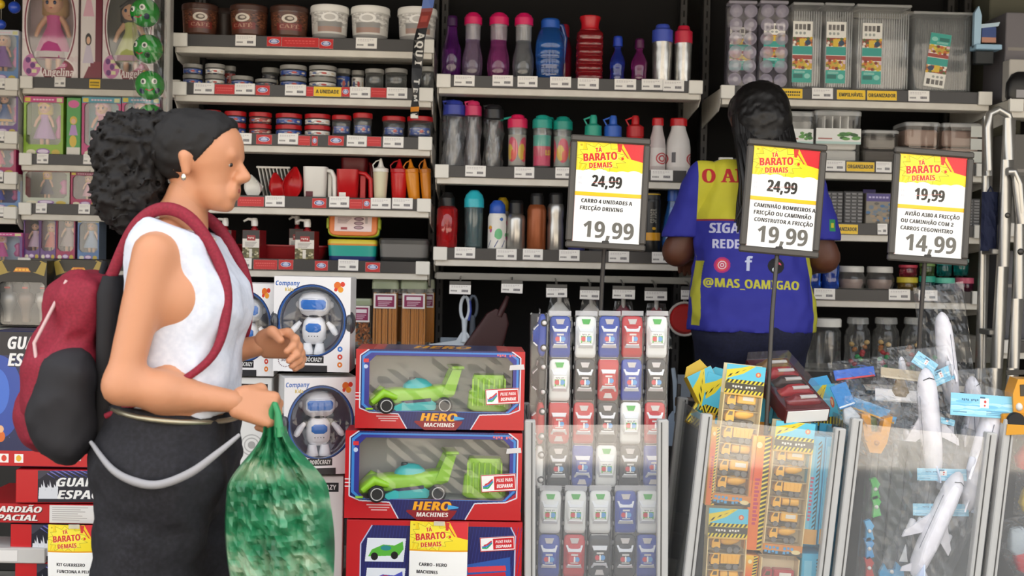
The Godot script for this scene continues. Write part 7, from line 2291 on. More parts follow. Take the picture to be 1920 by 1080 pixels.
	part(st, "stand_body", box(Vector3(0.42, top - 0.02, 0.26), 0.004), mat("1d1b1a", 0.6), Vector3(0, (top - 0.02) / 2.0, 0))
	part(st, "stand_top", box(Vector3(0.44, 0.018, 0.28), 0.003), mat("8a8880", 0.5), Vector3(0, top - 0.01, 0))

func build_misc():
	# ---- hanging chain of green face balls
	var zc := -4.25
	var i := 0
	for q in [[272, 24, 27], [278, 92, 27], [281, 160, 27], [283, 222, 26]]:
		var p := P(q[0], q[1], zc)
		var r: float = q[2] * 4.25 / 2250.0
		var o := thing("face_ball", "green %s ball of the hanging chain, counted from the top" % ORD[i], "ball", p, "green face balls", Vector3(4, [-16, -22, 12, -30][i], [8, -6, 4, 0][i]))
		part(o, "ball_skin", ball(r, r, r, 28), mat("1f8a2a", 0.2))
		for s in [-1, 1]:
			var e := part(o, "eye", ball(r * 0.2, r * 0.22, r * 0.08, 14), mat("dcdcd4", 0.25), Vector3(s * r * 0.36, r * 0.2, r * 0.88), Vector3(0, s * 22, 0))
			part(e, "pupil", ball(r * 0.1, r * 0.12, r * 0.05, 10), mat("101010", 0.2), Vector3(0, 0, r * 0.06))
			part(o, "cheek", ball(r * 0.2, r * 0.22, r * 0.06, 12), mat(["1f2f4a", "123a1c"][i % 2], 0.25), Vector3(s * r * 0.5, -r * 0.42, r * 0.72), Vector3(28, s * 34, 0))
		part(o, "mouth", bar([Vector3(-r * 0.25, -r * 0.3, r * 0.93), Vector3(0, -r * 0.42, r * 0.92), Vector3(r * 0.25, -r * 0.3, r * 0.93)], r * 0.05, 6), mat("a82a22", 0.4))
		part(o, "valve", ball(r * 0.1, r * 0.08, r * 0.1, 10), mat("b8902a", 0.3), Vector3(-r * 0.3, r * 0.94, 0.1 * r))
		i += 1
	var tp := P(279, 0, zc)
	var net := thing("net_bag", "clear plastic sleeve round the chain of green balls", "bag", P(280, 130, zc), "")
	part(net, "sleeve", crumpled(30, 12, func(u, v, s): return Vector3((u - 0.5) * 0.118 + 0.012 * (v - 0.5), 0.36 - v * 0.62, s * 0.062 * sqrt(maxf(0.0, sin(PI * u)))), 0.012, 40), clear("eef2ee", 0.07, 0.04))
	part(net, "cord", bar([Vector3(-0.008, 0.34, 0), Vector3(-0.012, 0.8, 0), Vector3(-0.014, 2.55 - net.position.y, 0)], 0.002, 6), mat("c8c6c0", 0.5))
	# ---- small coloured balls on strings at the far left
	i = 0
	for q in [[27, 14, 11, "2a4ab0"], [0, 8, 9, "d8b420"], [2, 46, 9, "2a4ab0"]]:
		var p := P(q[0], q[1], -4.35)
		var r: float = q[2] * 4.35 / 2250.0
		var o := thing("string_ball", ["blue ball hanging on a string beside the doll cartons", "yellow ball on a string at the corner", "lower blue ball on a string at the left edge"][i], "ball", p, "balls on strings")
		part(o, "ball_skin", ball(r, r, r, 18), mat(q[3], 0.3))
		part(o, "string", bar([Vector3(0, r * 0.9, 0), Vector3(0, 2.55 - p.y, 0)], 0.0008, 5), mat("b8b4a8", 0.6))
		i += 1
	# ---- black hanging strip with lettering
	var zs := -4.36
	var im := img(64, 640, "17171a")
	rect(im, 0, 0, 64, 60, "5a74b8")
	rect(im, 0, 60, 64, 90, "8a3a34")
	rect(im, 10, 90, 40, 30, "b05048")
	var k := 0
	for ch in "AQUI TEM":
		text(im, ch, 16, 192 + k * 46, 56, "d9d7d2", "bold", 0.95, 0.0, 90.0, 1)
		k += 1
	rect(im, 0, 570, 64, 40, "d98a24")
	rect(im, 12, 624, 40, 6, "c8c6c0")
	var st := begin()
	var path := [[807, -20], [800, 22], [792, 50], [786, 75], [784, 100], [782, 128], [780, 155], [778, 180], [778, 200], [777, 216]]
	var half := [0.021, 0.021, 0.02, 0.02, 0.02, 0.018, 0.016, 0.009, 0.016, 0.015]
	var pts := []
	for q in path:
		pts.append(P(q[0], q[1], zs))
	var o2 := thing("hanging_strip", "black hanging strip with white letters down its length", "strip", pts[-1])
	for n in path.size() - 1:
		for q in [[0, -1], [0, 1], [1, 1], [0, -1], [1, 1], [1, -1]]:
			var j: int = n + q[0]
			st.set_uv(Vector2(0.5 + 0.5 * q[1], j / float(path.size() - 1)))
			st.add_vertex(pts[j] - pts[-1] + Vector3(q[1] * half[j], 0, 0.012 * q[1] * sin(j * 0.9)))
	part(o2, "band", finish(st), printed(im, 0.35))
	part(o2, "end_clip", box(Vector3(0.028, 0.016, 0.006), 0.001), mat("b8b6b0", 0.35, 0.6), Vector3(0, -0.004, 0))
	part(o2, "cord", bar([pts[0] - pts[-1], Vector3(0.07, 2.55 - pts[-1].y, 0)], 0.0015, 5), mat("2a2a2a", 0.5))
	# ---- ladder
	ladder()
	# ---- light blue tag device above the ladder
	var p := P(1846, 90, -4.5)
	o2 = thing("shelf_display", "light blue L-shaped shelf display with a small printed card", "display", p)
	part(o2, "side_wall", slab([[-0.045, 0], [-0.02, 0], [-0.018, 0.12], [-0.03, 0.155], [-0.045, 0.13]], 0.02), mat("a9cbe4", 0.4))
	part(o2, "floor_plate", box(Vector3(0.1, 0.02, 0.06), 0.003), mat("9cc2de", 0.4), Vector3(0.005, 0.0, 0.0))
	part(o2, "card", box(Vector3(0.055, 0.06, 0.003), 0.001), mat("2f4a8a", 0.4), Vector3(0.015, 0.05, 0.0))
	part(o2, "card_stripe", box(Vector3(0.055, 0.02, 0.004), 0.001), mat("c08a74", 0.4), Vector3(0.015, 0.03, 0.001))
	part(o2, "card_top", slab([[-0.02, 0.075], [0.05, 0.085], [0.055, 0.1], [-0.02, 0.09]], 0.004), mat("bcd4e6", 0.4), Vector3(0, -0.002, 0))
	part(o2, "bracket", box(Vector3(0.07, 0.05, 0.03), 0.003), mat("1d2226", 0.5), Vector3(0.0, -0.036, -0.01))
	# ---- right edge shelf goods
	i = 0
	for q in [[1896, 1990, 20, 0, "77747a", "grey patterned carton on the top shelf at the right edge"], [1892, 1984, 112, 0, "b8b5b0", "pale carton in front of the patterned one at the right edge"], [1896, 1985, 250, 1, "6a6864", "grey carton behind the ladder at the right edge"], [1896, 1980, 470, 2, "5a5a60", "dark grey carton low behind the ladder"]]:
		var s := slot(q[0], q[1], q[2], YF[q[3]], -4.43 + (0.02 if i == 1 else -0.05))
		var o := thing("carton", q[5], "carton", Vector3(s.x, s.y, s.z - 0.08), "cartons at the right edge")
		part(o, "carton_body", box(Vector3(s.w, s.h, 0.06 if i == 1 else 0.2), 0.003), mat(q[4], 0.6), Vector3(0, s.h / 2.0, 0.055 if i == 1 else -0.06))
		part(o, "tape", box(Vector3(s.w * 0.9, 0.012, 0.001), 0.0), mat("8d8984", 0.4), Vector3(0, s.h * 0.6, 0.0405 + (0.045 if i == 1 else 0.0)))
		i += 1
	var b := slot(1896, 1960, 132, YF[0], -4.36)
	var o3 := thing("cap_box", "black rounded case before the pale carton at the right edge", "case", Vector3(b.x, b.y, -4.4))
	part(o3, "case_body", stack(prof([0, 0.9, 0.1, 1.0, 0.6, 0.96, 0.9, 0.7, 1.0, 0.4]), b.w, b.h, 3, 28, 0.05), mat("161517", 0.4))
	part(o3, "silver_mark", box(Vector3(0.05, 0.03, 0.002), 0.001), mat("9a989c", 0.4), Vector3(-0.01, b.h * 0.18, 0.0245))
	# ---- pale rail over the organizers
	var r0 := P(1608, 14, ZS - 0.05)
	var r1 := P(1828, 16, ZS - 0.05)
	var rl := thing("header_rail", "pale header rail above the clear organizers", "rail", Vector3((r0.x + r1.x) / 2.0, r0.y, ZS - 0.17))
	part(rl, "rail_body", box(Vector3(r1.x - r0.x, 0.03, 0.012), 0.002), mat("b0aca4", 0.5))
	for s in [-1, 1]:
		part(rl, "rail_arm", box(Vector3(0.012, 0.02, 0.25), 0.002), mat("8a8780", 0.5), Vector3(s * (r1.x - r0.x) * 0.48, 0, -0.13))

func ladder():
	var alu := mat("c4c2bd", 0.3, 0.75)
	var z := -4.2
	var f := P(1862, 700, z)
	var o := thing("step_ladder", "folded aluminium step ladder leaning by the right-hand shelves", "ladder", Vector3(f.x, FLOOR, z))
	var rail := func(pts: Array, zz: float, w: float):
		var q := []
		for p in pts:
			q.append(P(p[0], p[1], zz) - o.position)
		# carry the rail straight on to the floor
		var d: Vector3 = q[-1] - q[-2]
		q.append(q[-1] + d * (-(q[-1] as Vector3).y / d.y))
		var rings := []
		for k in q.size():
			var t: Vector3 = (q[mini(k + 1, q.size() - 1)] - q[maxi(k - 1, 0)]).normalized()
			var n := t.cross(Vector3(0, 0, 1)).normalized()
			var rg := PackedVector3Array()
			for c in [[-1, -1], [1, -1], [1, 1], [-1, 1]]:
				rg.append(q[k] + n * c[0] * w / 2.0 + Vector3(0, 0, c[1] * 0.012))
			rings.append(rg)
			if k > 0 and k < q.size() - 1:
				rings.append(rg)
		return finish(loft(rings))
	part(o, "rail", rail.call([[1893, 222], [1889, 300], [1880, 500], [1868, 690]], z, 0.036), alu)
	part(o, "rail", rail.call([[1852, 218], [1851, 330], [1846, 450], [1838, 690]], z - 0.1, 0.03), alu)
	part(o, "rail", rail.call([[1908, 330], [1914, 420], [1908, 560], [1899, 690]], z + 0.03, 0.034), alu)
	var bow := []
	for p in [[1889, 330], [1897, 240], [1890, 216], [1872, 206], [1856, 214], [1851, 240], [1853, 320]]:
		bow.append(P(p[0], p[1], z - 0.03) - o.position)
	part(o, "top_bow", bar(bow, 0.014, 12), alu)
	var arc := []
	for p in [[1888, 322], [1900, 322], [1911, 345], [1915, 400]]:
		arc.append(P(p[0], p[1], z + 0.03) - o.position)
	part(o, "hinge_arm", bar(arc, 0.015, 12), alu)
	for k in 4:
		var a := P(1848 - k * 3, 470 + k * 150, z - 0.1) - o.position
		var b := P(1882 - k * 8, 474 + k * 150, z) - o.position
		part(o, "step", box(Vector3(0.06, 0.02, 0.1), 0.003), mat("8a8884", 0.4, 0.5), (a + b) / 2.0)
	part(o, "rivet", ball(0.01, 0.01, 0.006, 12), mat("5a5854", 0.4, 0.6), P(1886, 404, z) - o.position + Vector3(0, 0, 0.014))
	part(o, "rivet", ball(0.012, 0.012, 0.006, 12), mat("4a4846", 0.4, 0.6), P(1910, 472, z + 0.03) - o.position + Vector3(0, 0, 0.016))
	var bagp := P(1857, 360, z - 0.04)
	var b2 := thing("cloth_bag", "dark navy cloth hanging between the ladder rails", "cloth", bagp)
	part(b2, "cloth", crumpled(12, 8, func(u, v, s): return Vector3((u - 0.5) * 0.06, -v * 0.21, s * 0.012 * sqrt(maxf(0.0, sin(PI * u)))), 0.012, 55), mat("131c3c", 0.8))
	part(b2, "loop", bar([Vector3(-0.01, 0, 0), Vector3(0, 0.02, 0), Vector3(0.01, 0, 0)], 0.003), mat("131c3c", 0.8))

# ---------------------------------------------------------------- people
class Flesh:
	# a skin over bones: distances to tapered capsules, smoothly joined, meshed as surface nets
	var v := PackedVector3Array()
	var idx := PackedInt32Array()

	func add(bones: Array, cell: float, k: float, planes := [], rough := 0.0, rf := 30.0):
		var lo := Vector3.ONE * 1e9
		var hi := -lo
		for b in bones:
			for e in [[b[0], b[2]], [b[1], b[3]]]:
				lo = lo.min(e[0] - Vector3.ONE * (e[1] + 3.0 * cell + rough))
				hi = hi.max(e[0] + Vector3.ONE * (e[1] + 3.0 * cell + rough))
		var nx := int((hi.x - lo.x) / cell) + 2
		var ny := int((hi.y - lo.y) / cell) + 2
		var nz := int((hi.z - lo.z) / cell) + 2
		var f := PackedFloat32Array()
		f.resize(nx * ny * nz)
		f.fill(1.0)
		var m := k + 2.5 * cell + rough
		for b in bones:
			var a: Vector3 = b[0]
			var ab: Vector3 = b[1] - b[0]
			var ra: float = b[2]
			var rb: float = b[3]
			var l2 := maxf(ab.length_squared(), 1e-9)
			var q0 := ((a - Vector3.ONE * ra).min(b[1] - Vector3.ONE * rb) - Vector3.ONE * m - lo) / cell
			var q1 := ((a + Vector3.ONE * ra).max(b[1] + Vector3.ONE * rb) + Vector3.ONE * m - lo) / cell
			for z in range(maxi(0, int(q0.z)), mini(nz, int(q1.z) + 2)):
				for y in range(maxi(0, int(q0.y)), mini(ny, int(q1.y) + 2)):
					var row := (z * ny + y) * nx
					for x in range(maxi(0, int(q0.x)), mini(nx, int(q1.x) + 2)):
						var p := Vector3(lo.x + x * cell, lo.y + y * cell, lo.z + z * cell) - a
						var t := clampf(p.dot(ab) / l2, 0.0, 1.0)
						var d := (p - ab * t).length() - (ra + (rb - ra) * t)
						var o := f[row + x]
						var h := maxf(k - absf(o - d), 0.0) / k
						f[row + x] = minf(o, d) - h * h * k * 0.25
		if planes.size() or rough > 0.0:
			var n := FastNoiseLite.new()
			n.seed = 5
			n.frequency = rf
			n.fractal_octaves = 2
			for z in nz:
				for y in ny:
					for x in nx:
						var i := (z * ny + y) * nx + x
						if f[i] < m:
							var p := Vector3(lo.x + x * cell, lo.y + y * cell, lo.z + z * cell)
							if rough > 0.0:
								f[i] += rough * n.get_noise_3dv(p)
							for pl in planes:
								f[i] = maxf(f[i], (p - pl[0]).dot(pl[1]))
		var at := {}
		var off := [0, 1, nx, nx + 1, nx * ny, nx * ny + 1, nx * ny + nx, nx * ny + nx + 1]
		var edges := [[0, 1], [2, 3], [4, 5], [6, 7], [0, 2], [1, 3], [4, 6], [5, 7], [0, 4], [1, 5], [2, 6], [3, 7]]
		var corner := [Vector3(0, 0, 0), Vector3(1, 0, 0), Vector3(0, 1, 0), Vector3(1, 1, 0), Vector3(0, 0, 1), Vector3(1, 0, 1), Vector3(0, 1, 1), Vector3(1, 1, 1)]
		for z in nz - 1:
			for y in ny - 1:
				var row := (z * ny + y) * nx
				for x in nx - 1:
					var i := row + x
					if absf(f[i]) > 2.0 * cell + rough:
						continue
					var c := 0
					for o in off:
						if f[i + o] < 0.0:
							c += 1
					if c == 0 or c == 8:
						continue
					var s := Vector3.ZERO
					var n := 0
					for e in edges:
						var fa := f[i + off[e[0]]]
						var fb := f[i + off[e[1]]]
						if (fa < 0.0) != (fb < 0.0):
							s += (corner[e[0]] as Vector3).lerp(corner[e[1]], fa / (fa - fb))
							n += 1
					at[i] = v.size()
					v.append(lo + (Vector3(x, y, z) + s / n) * cell)
		for i in at:
			var inside := f[i] < 0.0
			for ax in [[1, nx, nx * ny], [nx, nx * ny, 1], [nx * ny, 1, nx]]:
				if (f[i + ax[0]] < 0.0) != inside:
					var b = at.get(i - ax[1])
					var c = at.get(i - ax[1] - ax[2])
					var d = at.get(i - ax[2])
					if b == null or c == null or d == null:
						continue
					var q := [at[i], b, c, d] if inside else [at[i], d, c, b]
					for k2 in [0, 2, 1, 0, 3, 2]:
						idx.append(q[k2])

	func mesh(uv = null) -> ArrayMesh:
		var st := SurfaceTool.new()
		st.begin(Mesh.PRIMITIVE_TRIANGLES)
		st.set_smooth_group(0)
		for p in v:
			if uv:
				st.set_uv(uv.call(p))
			st.add_vertex(p)
		for i in idx:
			st.add_index(i)
		st.generate_normals()
		return st.commit()

func b(ax: float, ay: float, az: float, bx: float, by: float, bz: float, ra: float, rb: float) -> Array:
	return [Vector3(ax, ay, az), Vector3(bx, by, bz), ra, rb]

func head_bones(t: Transform3D, k := 1.0) -> Array:
	# a head facing +x about its middle
	var r := []
	for q in [b(-0.03, 0.03, 0, 0.022, 0.038, 0, 0.083, 0.08), b(0.03, 0.0, -0.012, 0.036, -0.05, -0.01, 0.056, 0.046), b(0.03, 0.0, 0.012, 0.036, -0.05, 0.01, 0.056, 0.046), b(0.05, -0.075, -0.012, 0.05, -0.075, 0.012, 0.034, 0.034), b(0.072, -0.092, -0.006, 0.072, -0.092, 0.006, 0.017, 0.017),
			b(0.09, 0.014, 0, 0.114, -0.022, 0, 0.009, 0.013), b(0.1, -0.028, -0.01, 0.1, -0.028, 0.01, 0.011, 0.011), b(0.082, 0.024, -0.034, 0.086, 0.026, 0.034, 0.012, 0.012), b(0.09, -0.052, -0.014, 0.09, -0.052, 0.014, 0.01, 0.01), b(0.088, -0.067, -0.012, 0.088, -0.067, 0.012, 0.011, 0.011),
			b(-0.008, 0.012, 0.082, -0.004, -0.024, 0.078, 0.014, 0.01), b(-0.008, 0.012, -0.082, -0.004, -0.024, -0.078, 0.014, 0.01)]:
		r.append([t * q[0], t * q[1], q[2] * k, q[3] * k])
	return r

func hand_bones(wrist: Vector3, fwd: Vector3, back: Vector3, curl: float, side := 1.0) -> Array:
	# palm, four curled fingers of unequal length and a thumb; back is the outward normal of the back of the hand
	fwd = fwd.normalized()
	var across := fwd.cross(back).normalized() * side
	back = across.cross(fwd).normalized() * side
	var r := []
	for k in 4:
		var o := across * (k - 1.5) * 0.019
		r.append([wrist + o * 0.6 + fwd * 0.01, wrist + o + fwd * 0.078, 0.017, 0.0125])
		var p := wrist + o + fwd * 0.082
		var d := fwd
		var ln: float = [0.036, 0.041, 0.038, 0.03][k]
		for j in 3:
			d = d.rotated(fwd.cross(back).normalized(), -curl if j == 0 else -curl * 0.8)
			var e: Vector3 = p + d * ln * float([1.0, 0.75, 0.6][j])
			r.append([p, e, 0.0098 - j * 0.0009, 0.0092 - j * 0.0009])
			p = e
	var t0 := wrist - across * 0.026 + fwd * 0.02
	var t1 := t0 - across * 0.018 + fwd * 0.03 - back * 0.012
	var t2 := t1 + fwd * 0.026 + across * 0.012 - back * 0.02
	r.append([t0, t1, 0.015, 0.012])
	r.append([t1, t2, 0.0115, 0.0095])
	return r

func build_people():
	passer_by()
	assistant()

func passer_by():
	var z0 := -2.65
	var o := thing("person", "walking person in a pale sleeveless top and black trousers with dark hair", "person", Vector3(P(320, 850, z0).x, 0.0, z0))
	var skin := mat("c68a66", 0.5)
	skin.subsurf_scatter_enabled = true
	skin.subsurf_scatter_strength = 0.06
	# joints: she walks towards +x, her right side to the street
	var neck := Vector3(0.0, 1.34, 0)
	var hd := Transform3D((Basis(Vector3.BACK, -0.06) * Basis(Vector3.UP, -0.12)).scaled(Vector3.ONE * 0.91), Vector3(0.055, 1.487, 0.0))
	var torso := [
		b(0.01, 1.285, -0.1, 0.01, 1.285, 0.1, 0.062, 0.062), b(0.03, 1.2, -0.075, 0.03, 1.2, 0.075, 0.098, 0.098), b(0.035, 1.06, -0.06, 0.035, 1.06, 0.06, 0.092, 0.092),
		b(0.025, 0.95, -0.065, 0.025, 0.95, 0.065, 0.1, 0.1), b(0.085, 1.17, -0.06, 0.085, 1.17, -0.06, 0.062, 0.062), b(0.085, 1.17, 0.06, 0.085, 1.17, 0.06, 0.062, 0.062), b(0.0, 0.86, -0.075, 0.0, 0.86, 0.075, 0.118, 0.118)]
	var RS := Vector3(0.0, 1.29, 0.158)
	var RE := Vector3(-0.05, 1.02, 0.2)
	var RW := Vector3(0.165, 0.985, 0.14)
	var LS := Vector3(0.0, 1.29, -0.158)
	var LE := Vector3(-0.03, 1.03, -0.19)
	var LW := Vector3(0.175, 1.085, -0.1)
	var legs := [b(0.0, 0.84, 0.085, -0.06, 0.46, 0.085, 0.088, 0.056), b(-0.06, 0.46, 0.085, -0.22, 0.1, 0.085, 0.056, 0.036), b(0.0, 0.84, -0.085, 0.11, 0.47, -0.085, 0.088, 0.056), b(0.11, 0.47, -0.085, 0.14, 0.09, -0.085, 0.056, 0.036),
		b(-0.22, 0.09, 0.085, -0.1, 0.035, 0.09, 0.034, 0.03), b(0.13, 0.07, -0.085, 0.27, 0.04, -0.09, 0.036, 0.03)]
	var arms := [[RS, RE, 0.044, 0.034], [RE, RE.lerp(RW, 0.35), 0.034, 0.037], [RE.lerp(RW, 0.35), RW, 0.037, 0.024], [LS, LE, 0.044, 0.034], [LE, LW, 0.036, 0.024]]
	var nk := [b(0.005, 1.31, 0, 0.03, 1.42, 0, 0.052, 0.046), b(0.0, 1.325, -0.07, 0.01, 1.35, 0.0, 0.04, 0.05), b(0.0, 1.325, 0.07, 0.01, 1.35, 0.0, 0.04, 0.05)]
	var fl := Flesh.new()
	fl.add(torso + arms + legs + nk, 0.011, 0.03)
	fl.add(head_bones(hd, 0.91) + [[hd * Vector3(-0.015, -0.06, 0), Vector3(0.02, 1.37, 0), 0.046, 0.046]], 0.004, 0.012)
	fl.add(hand_bones(RW, RW - RE.lerp(RW, 0.5) + Vector3(0, -0.01, 0), Vector3(0, 0.5, 1.0), 1.15), 0.004, 0.008)
	fl.add(hand_bones(LW, Vector3(1, 0.1, 0.35), Vector3(0.1, 0.6, -1.0), 0.75, -1.0), 0.004, 0.008)
	part(o, "body", fl.mesh(), skin)
	for s in [-1, 1]:
		var e := part(o, "eye", ball(0.008, 0.0055, 0.008, 12), mat("a89c94", 0.25), hd * Vector3(0.0815, 0.002, s * 0.031))
		part(e, "iris", ball(0.0045, 0.005, 0.005, 8), mat("140c08", 0.2), Vector3(0.005, 0, s * 0.002))
		part(o, "eyebrow", bar([hd * Vector3(0.088, 0.03, s * 0.018), hd * Vector3(0.086, 0.034, s * 0.034), hd * Vector3(0.07, 0.03, s * 0.052)], [0.0035, 0.0035, 0.002], 6), mat("16100e", 0.7))
	part(o, "lips", bar([hd * Vector3(0.089, -0.058, -0.022), hd * Vector3(0.098, -0.057, 0), hd * Vector3(0.089, -0.058, 0.022)], [0.003, 0.006, 0.003], 8), mat("a8584c", 0.4))
	# hair: a cap drawn back into a loose thick tail
	var hr := Flesh.new()
	hr.add([[hd * Vector3(-0.035, 0.04, 0), hd * Vector3(0.018, 0.045, 0), 0.084, 0.078]], 0.007, 0.03, [[hd * Vector3(0.062, 0.05, 0), Basis(Vector3.BACK, -0.06) * Vector3(0.9, -0.5, 0).normalized()], [hd * Vector3(0.0, -0.01, 0), Vector3(0.75, -0.66, 0).normalized()]], 0.006, 40.0)
	hr.add([[hd * Vector3(-0.1, 0.05, 0), hd * Vector3(-0.165, 0.02, 0.0), 0.05, 0.082], [hd * Vector3(-0.165, 0.02, 0), hd * Vector3(-0.165, -0.09, 0.01), 0.082, 0.07], [hd * Vector3(-0.165, -0.09, 0.01), hd * Vector3(-0.13, -0.17, 0.01), 0.07, 0.03], [hd * Vector3(-0.06, 0.06, 0), hd * Vector3(-0.1, 0.05, 0), 0.05, 0.05]], 0.006, 0.03, [], 0.022, 42.0)
	part(o, "hair", hr.mesh(), mat("0f0b0a", 0.75))
	var tie := []
	for k in 17:
		tie.append(hd * Vector3(-0.112, 0.052 + 0.05 * cos(TAU * k / 16.0), 0.05 * sin(TAU * k / 16.0)))
	part(o, "hair_tie", bar(tie, 0.006), mat("1c1718", 0.6))
	# clothes
	var grow := func(bones: Array, g: float) -> Array:
		return bones.map(func(q): return [q[0], q[1], q[2] + g, q[3] + g])
	var tp := Flesh.new()
	tp.add(grow.call(torso + [b(0.0, 1.31, -0.09, 0.0, 1.31, 0.09, 0.045, 0.045)], 0.013), 0.009, 0.05, [[Vector3(0.0, 0.935, 0), Vector3(0.12, -1, 0)], [Vector3(0.04, 1.345, 0), Vector3(0.35, 1, 0)], [Vector3(0, 0, 0.155), Vector3(0, 0, 1)], [Vector3(0, 0, -0.155), Vector3(0, 0, -1)]], 0.005, 16.0)
	part(o, "sleeveless_top", tp.mesh(), grain(Color("cdd2de"), Color("d8dce6"), 0.04, 5.0, 0.8, 21))
	var tr := Flesh.new()
	var loose := [b(0.0, 0.86, -0.075, 0.0, 0.86, 0.075, 0.135, 0.135), b(0.01, 0.94, -0.06, 0.01, 0.94, 0.06, 0.115, 0.115), b(0.0, 0.8, 0.085, -0.055, 0.46, 0.085, 0.125, 0.1), b(-0.055, 0.46, 0.085, -0.21, 0.12, 0.085, 0.1, 0.085), b(0.0, 0.8, -0.085, 0.1, 0.47, -0.085, 0.125, 0.1), b(0.1, 0.47, -0.085, 0.135, 0.12, -0.085, 0.1, 0.085)]
	tr.add(loose, 0.011, 0.06, [[Vector3(0, 0.965, 0), Vector3(0.12, 1, 0)], [Vector3(0, 0.09, 0), Vector3(0, -1, 0)]], 0.014, 9.0)
	part(o, "trousers", tr.mesh(), grain(Color("17161a"), Color("24232a"), 0.05, 6.0, 0.85, 22))
	var belt := []
	for k in 33:
		var a := TAU * k / 32.0
		belt.append(Vector3(0.012 + 0.138 * cos(a), 0.952 - 0.12 * 0.138 * cos(a), 0.196 * sin(a)))
	part(o, "chain_belt", bar(belt, 0.006, 6), mat("b0a890", 0.35, 0.8))
	for q in [[Vector3(-0.22, 0.1, 0.085), Vector3(-0.09, 0.03, 0.09)], [Vector3(0.12, 0.075, -0.085), Vector3(0.28, 0.035, -0.09)]]:
		var sh := Flesh.new()
		sh.add([[q[0] + Vector3(-0.03, -0.04, 0), q[1], 0.044, 0.034], [q[0], q[0] + Vector3(-0.02, -0.03, 0), 0.045, 0.045]], 0.008, 0.02, [[Vector3(0, 0.004, 0), Vector3(0, -1, 0)]])
		part(o, "shoe", sh.mesh(), mat("e2e0dc", 0.6))
	var beads := []
	for k in 25:
		var a := TAU * k / 24.0
		beads.append(Vector3(0.014 + 0.072 * cos(a), 1.352 - 0.03 * cos(a), 0.078 * sin(a)))
	part(o, "necklace", bar(beads, 0.005, 8), mat("e8e2d2", 0.4))
	part(o, "earring", ball(0.006, 0.008, 0.004, 8), mat("d8d0c0", 0.2, 0.8), hd * Vector3(-0.004, -0.038, 0.09))
	# what she carries
	var base := o.position
	var bp := thing("backpack", "dark red backpack with black panels on the walking person's back", "backpack", base + Vector3(-0.2, 0.84, 0.0))
	var maroon := grain(Color("7a1226"), Color("8f1a32"), 0.06, 8.0, 0.75, 23)
	var bf := Flesh.new()
	bf.add([b(0, 0.1, -0.08, 0, 0.1, 0.08, 0.085, 0.085), b(0.02, 0.34, -0.07, 0.02, 0.34, 0.07, 0.07, 0.07), b(-0.01, 0.2, -0.09, -0.01, 0.2, 0.09, 0.08, 0.08)], 0.011, 0.07, [], 0.012, 12.0)
	part(bp, "main_pouch", bf.mesh(), maroon)
	bf = Flesh.new()
	bf.add([b(-0.045, 0.09, -0.07, -0.045, 0.09, 0.07, 0.068, 0.068), b(-0.045, 0.18, -0.06, -0.045, 0.18, 0.06, 0.05, 0.05)], 0.011, 0.06, [], 0.008, 12.0)
	part(bp, "front_pocket", bf.mesh(), maroon)
	bf = Flesh.new()
	bf.add([b(0.02, 0.06, 0.135, 0.03, 0.2, 0.135, 0.055, 0.05), b(-0.02, 0.1, 0.14, 0.0, 0.2, 0.135, 0.045, 0.04)], 0.011, 0.04, [], 0.008, 12.0)
	part(bp, "side_pocket", bf.mesh(), mat("1c1a1e", 0.75))
	part(bp, "back_pad", stack(prof([0, 0.8, 0.1, 1.0, 0.9, 1.0, 1.0, 0.8]), 0.05, 0.36, 4, 20, 0.26), mat("171518", 0.8), Vector3(0.09, 0.04, 0))
	part(bp, "zip", bar([Vector3(-0.02, 0.1, 0.163), Vector3(-0.045, 0.26, 0.15), Vector3(0.01, 0.39, 0.12)], 0.004, 6), mat("c9a8a8", 0.4))
	for s in [-1, 1]:
		var path := [Vector3(-0.11, 1.24, s * 0.08), Vector3(-0.06, 1.345, s * 0.09), Vector3(0.0, 1.385, s * 0.095), Vector3(0.065, 1.36, s * 0.1), Vector3(0.125, 1.27, s * 0.108), Vector3(0.142, 1.18, s * 0.118), Vector3(0.12, 1.08, s * 0.145), Vector3(0.03, 1.01, s * 0.165), Vector3(-0.1, 0.95, s * 0.14)]
		part(bp, "shoulder_strap", bar(smooth(path.map(func(v): return v - Vector3(-0.2, 0.84, 0))), swell([0.013, 0.013, 0.014, 0.014, 0.013, 0.012, 0.009, 0.007, 0.006]), 10), maroon)
	part(bp, "loose_strap", bar(smooth([Vector3(0.08, 0.06, 0.17), Vector3(0.14, 0.015, 0.225), Vector3(0.19, -0.008, 0.235), Vector3(0.24, -0.012, 0.238), Vector3(0.3, 0.012, 0.235), Vector3(0.35, 0.05, 0.225), Vector3(0.39, 0.085, 0.2)]), swell([0.004, 0.007, 0.009, 0.009, 0.009, 0.007, 0.004]), 8), mat("9a989a", 0.6))
	part(bp, "top_handle", bar([Vector3(0.05, 0.39, -0.03), Vector3(0.05, 0.425, 0), Vector3(0.05, 0.39, 0.03)], 0.007), mat("1c1a1e", 0.8))
	# the bag in her hand
	var gp := base + RW + Vector3(0.085, -0.02, 0.0)
	var gb := thing("shopping_bag", "crumpled green and white shopping bag in the walking person's hand", "bag", gp)
	var n := FastNoiseLite.new()
	n.seed = 12
	n.frequency = 0.016
	n.fractal_octaves = 4
	var tx := NoiseTexture2D.new()
	tx.width = 256
	tx.height = 256
	tx.seamless = true
	tx.noise = n
	var gr := Gradient.new()
	gr.offsets = PackedFloat32Array([0.0, 0.4, 0.55, 0.68, 1.0])
	gr.colors = PackedColorArray([Color("123f28"), Color("1b6a42"), Color("2f8256"), Color("8fae8c"), Color("c9cbb0")])
	tx.color_ramp = gr
	var gm := StandardMaterial3D.new()
	gm.albedo_texture = tx
	gm.uv1_triplanar = true
